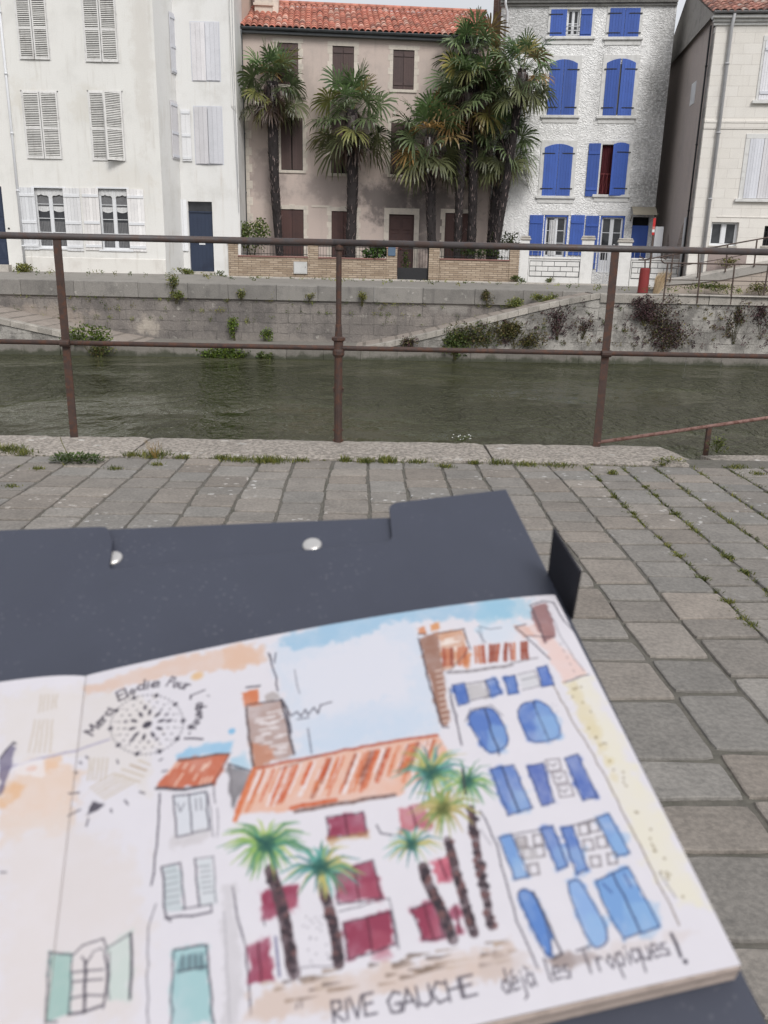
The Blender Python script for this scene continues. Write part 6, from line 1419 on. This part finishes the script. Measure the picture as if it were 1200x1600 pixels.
# -- palms
def ppalm(c, R_, cols_, n=26, dark=(36, 84, 78), seed=0, th=1.5):
    rr = random.Random(seed)
    for k in range(n):
        a = rr.uniform(0, 6.283) if k > 14 else 2 * math.pi * k / 14; L = R_ * rr.uniform(.8, 1.25) * (1.0 if math.sin(a) < .4 else .85); c_ = rr.choice(cols_)
        x1, y1 = c[0] + math.cos(a) * L * .55, c[1] + math.sin(a) * L * .45 - 8; x2, y2 = c[0] + math.cos(a) * L, c[1] + math.sin(a) * L * .78 + L * .16
        ink(Z3(c[0], c[1], x1, y1, x2, y2), th * rr.uniform(.55, 1.15), tuple(int(q * .85 + 30) for q in c_), .7, taper=True)
    for k in range(9): a = rr.uniform(0, 6.283); L = R_ * rr.uniform(.3, .6); ink(Z3(c[0], c[1], c[0] + math.cos(a) * L, c[1] + math.sin(a) * L * .8), th * .55, dark, .6, taper=True)
    blob(Z3(*c)[0], R_ * .055 * .43, dark, .6, soft=3)
def ptrunk(pts, wmm):
    ink(Z3(*pts), wmm, (84, 66, 72), .85, dry=.3); rr = random.Random(int(pts[0]))
    P_ = [(pts[i], pts[i + 1]) for i in range(0, len(pts), 2)]
    for k in range(40):
        i = rr.randrange(len(P_) - 1); t = rr.random(); x = P_[i][0] + (P_[i + 1][0] - P_[i][0]) * t + rr.uniform(-15, 15); y = P_[i][1] + (P_[i + 1][1] - P_[i][1]) * t
        blob(Z3(x, y)[0], rr.uniform(.5, 1.1), rr.choice([(52, 42, 50), (60, 48, 56), (120, 84, 84)]), .8, 1.3, rr.uniform(0, 3))
ptrunk((165, 1050, 205, 1180, 225, 1290, 252, 1420), 3.4); ptrunk((352, 1110, 378, 1200, 400, 1290, 410, 1385), 3.0); ptrunk((712, 1040, 740, 1120, 780, 1200, 818, 1300), 3.0); ptrunk((800, 945, 830, 1060, 860, 1160, 892, 1275), 2.7); ptrunk((882, 830, 900, 960, 925, 1100, 955, 1250), 2.3)
GA = [(92, 150, 82), (140, 178, 82), (70, 140, 110), (168, 190, 96), (60, 120, 86)]; GB = [(80, 160, 150), (70, 130, 100), (150, 168, 84), (56, 116, 120), (190, 176, 96)]; GC_ = [(150, 150, 70), (176, 150, 84), (110, 140, 70), (190, 170, 100)]
ppalm((740, 700), 140, GB, 54, seed=3); ppalm((868, 735), 110, GA, 40, seed=4, th=1.2); ppalm((785, 830), 115, GC_, 44, (90, 96, 50), seed=5)
ppalm((150, 955), 145, GA, 60, seed=1, th=1.8); ppalm((345, 1040), 130, GB, 52, seed=2, th=1.7); ppalm((672, 960), 95, GB, 34, seed=6, th=1.1)
ink(Z3(852, 690, 862, 780), .7)
# -- foreground ground strokes
wash(Z3(110, 1490, 560, 1400, 1029, 1320, 1029, 1420, 600, 1500, 150, 1590, 60, 1600), (212, 190, 178), .8, 5, .5)
for k in range(52):
    t = pr.random(); x = 120 + 900 * t; y = 1490 - 160 * t + pr.uniform(-40, 50); L = pr.uniform(30, 90); ink(Z3(x, y, x + L, y - L * .16), pr.uniform(.5, 1.3), pr.choice([(122, 104, 92), (150, 128, 112), (196, 176, 160), (104, 90, 84)]), .65, taper=True)
wash(Z4(0, 1360, 120, 1335, 200, 1400, 60, 1440, 0, 1450), (206, 190, 184), .7, 5); wash(Z4(232, 1375, 330, 1345, 410, 1355, 400, 1385, 280, 1400), (140, 122, 116), .8, 3, .5); wash(Z4(400, 1330, 640, 1290, 780, 1270, 640, 1320, 420, 1360), (214, 202, 200), .6, 5)
# -- tall white house with blue shutters
wash(Z4(302, 388, 384, 355, 470, 520, 590, 760, 700, 960, 830, 1195, 700, 1160, 600, 1030, 520, 840, 420, 640), (230, 224, 204), .8, 6, .5); wash(Z4(305, 390, 345, 380, 430, 560, 480, 720, 430, 640, 350, 500), (218, 202, 158), .6, 5)
for k in range(34): t = pr.random(); blob(Z4(330 + 380 * t + pr.uniform(-12, 30), 400 + 760 * t + pr.uniform(-20, 10))[0], .42, (110, 92, 62), .75)
wash(Z4(160, 182, 240, 160, 262, 215, 385, 345, 300, 378, 240, 280), (232, 200, 192), .8, 3, .4); wash(Z4(185, 108, 236, 96, 272, 215, 232, 240, 200, 180), (146, 104, 104), .85, 2, .4); wash(Z4(128, 180, 165, 170, 190, 215, 150, 225), (222, 176, 160), .7, 2)
ink(Z4(178, 105, 225, 90, 262, 95, 300, 160, 342, 205), .5); ink(Z4(182, 108, 235, 238), .45); ink(Z4(238, 110, 300, 235, 372, 340), .3, a=.5); ink(Z4(125, 182, 165, 172), .45); ink(Z4(128, 185, 200, 250, 250, 298), .5); ink(Z4(165, 215, 268, 218), .5, a=.6); ink(Z4(300, 380, 388, 352), .5, a=.6)
for k in range(6): ink(Z4(285 + 12 * k, 240 + 24 * k, 290 + 12 * k, 246 + 24 * k), .3, a=.5)
for k in range(22):
    x = -130 + 14 * k; y0 = 262 - k * 1.2; ink(Z4(x, y0, x + pr.uniform(-8, 8), y0 + 58), pr.uniform(.7, 1.7), pr.choice([(168, 86, 64), (196, 122, 92), (150, 76, 60)]), .85) if k % 4 != 3 else None
ink(Z3(868, 270, 800, 345), .35, a=.5); wash(Z3(850, 325, 870, 270, 890, 280, 870, 330), (206, 130, 84), .8, 2); ink(Z3(800, 345, 900, 338, 1029, 318), 1.3, (140, 134, 138), .7); ink(Z4(110, 312, 205, 292), .8, (140, 134, 138), .6)
ink(Z4(262, 390, 320, 500, 440, 700, 540, 900, 620, 1060, 712, 1250), .4, (120, 104, 92), .85); ink(Z3(805, 430, 850, 600), .3, a=.5); ink(Z4(0, 840, 60, 960, 130, 1230, 205, 1400), .45, a=.75); ink(Z4(0, 905, 40, 960), .3, a=.4); ink(Z4(640, 1060, 700, 1150), .3, a=.5)
BA = (70, 108, 186); BB = (104, 148, 210); BC = (150, 186, 224)
def shut(z, pts, c=BA, lite=True, out=True):
    if len(pts) > 8 and pts[0] != 414:
        for _ in range(2):
            q = []; m_ = len(pts) // 2
            for i in range(m_):
                ax, ay, bx_, by_ = pts[2 * i], pts[2 * i + 1], pts[(2 * i + 2) % (2 * m_)], pts[(2 * i + 3) % (2 * m_)]; q += [ax * .8 + bx_ * .2, ay * .8 + by_ * .2, ax * .2 + bx_ * .8, ay * .2 + by_ * .8]
            pts = tuple(q)
    wash(z(*pts), c, .86, 1.6, .55, .25); xs_, ys_ = pts[0::2], pts[1::2]
    if lite: mx, my = sum(xs_) / len(xs_), sum(ys_) / len(ys_); wash(z(mx, my, max(xs_) - 6, my, max(xs_) - 10, max(ys_) - 10, mx, max(ys_) - 6), BC, .5, 3)
    if out: ink(z(*pts, pts[0], pts[1]), .4, (46, 56, 92), .75)
shut(Z3, (815, 390, 858, 382, 876, 452, 838, 462), (58, 96, 178), False); shut(Z3, (935, 374, 968, 366, 992, 418, 955, 430), BA, False); wash(Z3(868, 388, 930, 376, 945, 432, 882, 445), (176, 172, 172), .7, 2); ink(Z3(866, 385, 930, 375, 948, 432, 884, 446), .4, a=.6)
shut(Z4, (84, 362, 124, 355, 137, 415, 102, 424), BA, False); shut(Z4, (204, 328, 238, 320, 264, 388, 222, 396), (66, 102, 186), False); wash(Z4(135, 352, 195, 338, 215, 392, 150, 408), (206, 206, 210), .7, 2); ink(Z4(135, 352, 196, 338, 216, 392, 150, 408), .35, a=.5); ink(Z4(150, 372, 200, 360), .35, a=.5)
shut(Z3, (868, 510, 890, 480, 950, 468, 985, 500, 1026, 600, 942, 645), BA); ink(Z3(930, 474, 984, 640), .5, (40, 44, 70)); ink(Z3(862, 520, 880, 478, 955, 462, 995, 500), .35, a=.6)
shut(Z4, (130, 490, 150, 455, 200, 444, 252, 465, 300, 578, 178, 602), BA); ink(Z4(190, 448, 245, 586), .5, (40, 44, 70)); wash(Z4(190, 455, 250, 465, 298, 575, 240, 585), BC, .5, 3)
shut(Z4, (36, 690, 120, 674, 187, 828, 100, 855), BA); ink(Z4(78, 682, 140, 842), .5, (40, 44, 70)); shut(Z4, (168, 680, 225, 668, 266, 808, 222, 822), (62, 88, 170), False); shut(Z4, (302, 652, 350, 636, 420, 790, 368, 800), (62, 92, 174), False)
for (x, y) in ((250, 680), (272, 725), (292, 772)): ink(Z4(x - 16, y - 22, x + 32, y - 28, x + 42, y + 12, x - 4, y + 18, x - 16, y - 22), .5, (120, 112, 118), .7); ink(Z4(x - 6, y - 10, x + 10, y, x + 22, y - 12), .5, (110, 104, 110), .6)
shut(Z4, (66, 935, 112, 922, 172, 1075, 124, 1086), BB); shut(Z4, (216, 905, 260, 892, 314, 1035, 278, 1050), BA); shut(Z4, (290, 900, 330, 892, 386, 1045, 346, 1066), BA); shut(Z4, (416, 865, 460, 850, 536, 990, 488, 1002), BB)
for (x, y) in ((145, 950), (205, 942), (165, 990), (210, 985), (190, 1048), (368, 905), (405, 895), (385, 960), (432, 950), (410, 1020), (470, 1010)): ink(Z4(x - 16, y - 16, x + 16, y - 20, x + 22, y + 16, x - 10, y + 20, x - 16, y - 16), .6, (120, 114, 118), .7)
ink(Z4(112, 925, 216, 905), .4, a=.6); ink(Z4(330, 892, 416, 866), .4, a=.6); wash(Z4(130, 945, 170, 935, 176, 970, 138, 978), (156, 148, 148), .6, 2); wash(Z4(150, 985, 200, 975, 215, 1010, 165, 1025), (200, 196, 198), .6, 2)
shut(Z4, (130, 1140, 150, 1118, 190, 1130, 235, 1230, 262, 1350, 235, 1362), (72, 120, 196), False); ink(Z4(190, 1130, 250, 1250, 292, 1350, 262, 1366), .55)
shut(Z4, (305, 1100, 350, 1078, 400, 1160, 450, 1250, 458, 1310, 410, 1336, 370, 1270), (128, 166, 220)); shut(Z4, (414, 1090, 530, 1040, 590, 1150, 642, 1252, 515, 1296, 455, 1200), (104, 152, 212)); ink(Z4(474, 1064, 530, 1180, 575, 1275), .5, (46, 56, 92)); ink(Z4(440, 1100, 470, 1130), .6, (50, 70, 130), .6); ink(Z4(515, 1065, 540, 1110), .6, (50, 70, 130), .6)
for k in range(6): x = pr.uniform(250, 330); blob(Z4(x, 450 + 40 * k / 6)[0], .25, a=.35)
# -- handwritten caption
write('"', Z3(262, 1602)[0], Z3(300, 1592)[0], 6); write('RIVE', Z3(388, 1598)[0], Z3(545, 1562)[0], 6.0, .75); write('GAUCHE', Z3(588, 1566)[0], Z3(905, 1496)[0], 6.0, .75)
write('de^ja`', Z4(85, 1494)[0], Z4(205, 1462)[0], 7.0, .6); write('les', Z4(248, 1452)[0], Z4(335, 1432)[0], 7.2, .6); write('Tropiques', Z4(375, 1424)[0], Z4(690, 1352)[0], 7.4, .6)
ink(Z4(684, 1280, 718, 1358), .9); blob(Z4(734, 1378)[0], .8)
# gutter shade of the paper itself near the fold is left to the light

def s2l(c): return np.where(c <= .04045, c / 12.92, ((c + .055) / 1.055) ** 2.4)
LIN = s2l(np.clip(CV, 0, 1)) * .70
def page(name, u0, u1, parent, lift):
    i0, i1 = int(round((u0 + PW + LW) * RS)), int(round((u1 + PW + LW) * RS)); i1 = min(i1, RWd - 1); W_, H_ = i1 - i0 + 1, RHt
    us = np.arange(i0, i1 + 1) / RS - PW - LW; vs = -np.arange(H_) / RS
    Z = np.array([[bulge(u, 0)] for u in us])[:, 0]; ZZ = Z[None, :] * (1 + .75 * vs[:, None] / PH) + lift
    co = np.empty((H_, W_, 3), np.float32); co[..., 0] = us[None, :]; co[..., 1] = vs[:, None]; co[..., 2] = ZZ
    idx = np.arange(W_ * H_).reshape(H_, W_); q = np.stack([idx[1:, :-1], idx[1:, 1:], idx[:-1, 1:], idx[:-1, :-1]], -1).reshape(-1, 4)
    me = bpy.data.meshes.new(name); me.vertices.add(W_ * H_); me.vertices.foreach_set('co', co.ravel()); nq = len(q)
    me.loops.add(nq * 4); me.loops.foreach_set('vertex_index', q.ravel().astype(np.int32)); me.polygons.add(nq); me.polygons.foreach_set('loop_start', np.arange(0, nq * 4, 4, dtype=np.int32)); me.polygons.foreach_set('use_smooth', np.ones(nq, bool))
    me.update(calc_edges=True); at = me.color_attributes.new('col', 'FLOAT_COLOR', 'POINT'); a = np.ones((H_, W_, 4), np.float32); a[..., :3] = LIN[:, i0:i1 + 1]; at.data.foreach_set('color', a.ravel())
    me.materials.append(PAPER); o = bpy.data.objects.new(name, me); SC.collection.objects.link(o); o.parent = parent
    return o
g = G('painted_paper'); g.set(g.b.inputs['Base Color'], g.vcol()); g.b.inputs['Roughness'].default_value = .65; g.b.inputs['Specular IOR Level'].default_value = .35
g.set(g.b.inputs['Normal'], g.bump(g.noise(900, 3), .25, .0002)); PAPER = g.m
EDGE = M('page_block_edge', (.36, .30, .27), .9, (.27, .225, .20), ns=200, bump=.3, bd=.0002, vc=True)
bk = bookempty('sketchbook', 'open spiral-free sketchbook with a watercolour of the houses and palms, resting on the dark folder', 'sketchbook')
bk['label'] = 'open sketchbook with a watercolour of the houses and palms, resting on the dark folder'
page('page', -PW + .0001, 0, bk, 0.); page('page', -PW - LW, -PW - .0002, bk, -.0004)
mb = MB(); T = .0095
def block(mb, u0, u1, lift, n=30):
    U_ = [u0 + (u1 - u0) * i / n for i in range(n + 1)]; V = []
    for u in U_:
        for v, ins in ((.0, -.0006), (-PH, .0006)): V += [(u, v + ins, bulge(u, v) + lift - .0002), (u, v + ins, -T)]
    F_ = []
    for i in range(n): a = i * 4; b = a + 4; F_ += [(a, b, b + 1, a + 1), (a + 2, a + 3, b + 3, b + 2), (a + 1, b + 1, b + 3, a + 3)]
    F_ += [(0, 1, 3, 2), (n * 4, n * 4 + 2, n * 4 + 3, n * 4 + 1)]; mb.add(V, F_)
    nl_ = 9                                       # leaves showing as fine lines on the fore and bottom edges
    for k in range(nl_):
        z = -T + (T - .0008) * (k + .5) / nl_; v = U(.7, 1.35)
        mb.box(u0, u1 + .0004 * pr.random(), -PH - .0002 * pr.random() - .00025, -PH + .0006, z - .0002, z + .0002, (v, v, v)); mb.box(u1 - .0006, u1 + .0003 + .0004 * pr.random(), -PH, 0, z - .0002, z + .0002, (v, v, v))
block(mb, -PW + .0004, -.0008, -.0004); block(mb, -PW - LW, -PW - .0004, -.0010); mb.build('page_block', EDGE, bk)
# folder
fo = bookempty('folder', 'dark slate blue plastic folder with a cut-out edge and silver snaps under the sketchbook', 'folder')
FOLD = M('slate_plastic', (.043, .048, .070), .55, (.039, .043, .064), ns=14, bump=.3, bs=1500, bd=.0003, fa=.10, spec=.45, lich=((.16, .16, .18), 260, 30, .25))
FOLD_SHADE = M('shaded_slate_plastic', (.010, .010, .016), .75, bump=.2, bs=2500, bd=.0002)  # folder plastic with shade put into its colour, for the flap facing off the sky
def rounded(pts, r_, n=5):
    out = []
    for i, p in enumerate(pts):
        a, b = Vector(pts[i - 1]), Vector(pts[(i + 1) % len(pts)]); p = Vector(p); rr_ = min(r_ if not isinstance(r_, dict) else r_.get(i, 0), (a - p).length * .45, (b - p).length * .45)
        if rr_ <= 0: out.append(tuple(p)); continue
        q0, q1 = p + (a - p).normalized() * rr_, p + (b - p).normalized() * rr_
        for k in range(n + 1): t = k / n; out.append(tuple(q0 * (1 - t) ** 2 + p * 2 * t * (1 - t) + q1 * t * t))
    return out
ZF, ZB = -.0105, -.0145
def sheet(pxs, z, th, name, mat, r_, parent, bev=.0006):
    P_ = rounded([onbook(x, y, z) for x, y in pxs], r_); n = len(P_); cx_ = sum(p[0] for p in P_) / n; cy_ = sum(p[1] for p in P_) / n; mb = MB()
    mb.add([(x, y, z) for x, y in P_] + [(x, y, z - th) for x, y in P_], [tuple(range(n - 1, -1, -1)), tuple(range(n, 2 * n))] + [(i, (i + 1) % n, (i + 1) % n + n, i + n) for i in range(n)])
    o = mb.build(name, mat, parent); m = o.modifiers.new('bevel', 'BEVEL'); m.width = bev; m.segments = 2; m.limit_method = 'ANGLE'; return o
sheet([(-60, 830), (168, 822), (176, 845), (170, 890), (613, 846), (607, 786), (791, 764), (893, 968), (1198, 1598), (1290, 1790), (-60, 1790)], ZF, .0022, 'front_panel', FOLD, {1: .004, 2: .001, 3: .004, 4: .006, 5: .006, 6: .001}, fo)
sheet([(-50, 836), (625, 808), (780, 800), (880, 1000), (1180, 1640), (1200, 1790), (-50, 1790)], ZB, .0018, 'back_panel', FOLD, {0: .002}, fo)
sheet([(-50, 885), (172, 889), (613, 845), (760, 840), (760, 1000), (-50, 1000)], ZF - .0025, .0012, 'inner_lip', FOLD, {0: 0}, fo)
for (x, y) in ((487.5, 850), (175.5, 871)):
    u, v = onbook(x, y, ZB + .001); mb = MB(); mb.lathe([(.0054, -.0006), (.0054, .0), (.0050, .0008), (.0038, .0013), (.002, .0015), (.0, .0016)], 28, (u, v, ZB + .0004)); mb.build('snap', M('silver_snap', (.62, .60, .58), .35, (.55, .53, .5), metal=.75, spec=.6, bump=0), fo, smooth=True)
# side flap standing up from the edge
def upright(x, y, u0, v0, u1, v1):
    # point of the vertical plane through the folder edge (u0,v0)-(u1,v1) that is seen at (x, y)
    r_ = np.array([x - CX, y - CY, F_PX]); e = np.array([u1 - u0, v1 - v0]); e /= np.linalg.norm(e); N_ = c2 * (-e[1]) + c1 * e[0]; Q = _O + c2 * u0 + c1 * v0
    p = r_ * ((Q @ N_) / (r_ @ N_)); q = p - _O; return (q @ c2, q @ c1, -(q @ cn_))
a_, b_ = onbook(860, 905, ZF), onbook(894, 968, ZF)
pts = [upright(x, y, *a_, *b_) for x, y in ((853, 918), (864, 826), (905.5, 893), (892, 968))]
off = Vector((.0012, 0, 0)); mb = MB(); V = [Vector(p) for p in pts]; mb.add(V + [v + off for v in V], [(0, 1, 2, 3), (7, 6, 5, 4), (0, 4, 5, 1), (1, 5, 6, 2), (2, 6, 7, 3), (3, 7, 4, 0)]); mb.build('side_flap', FOLD_SHADE, fo)
SC.render.resolution_x, SC.render.resolution_y = 768, 1024
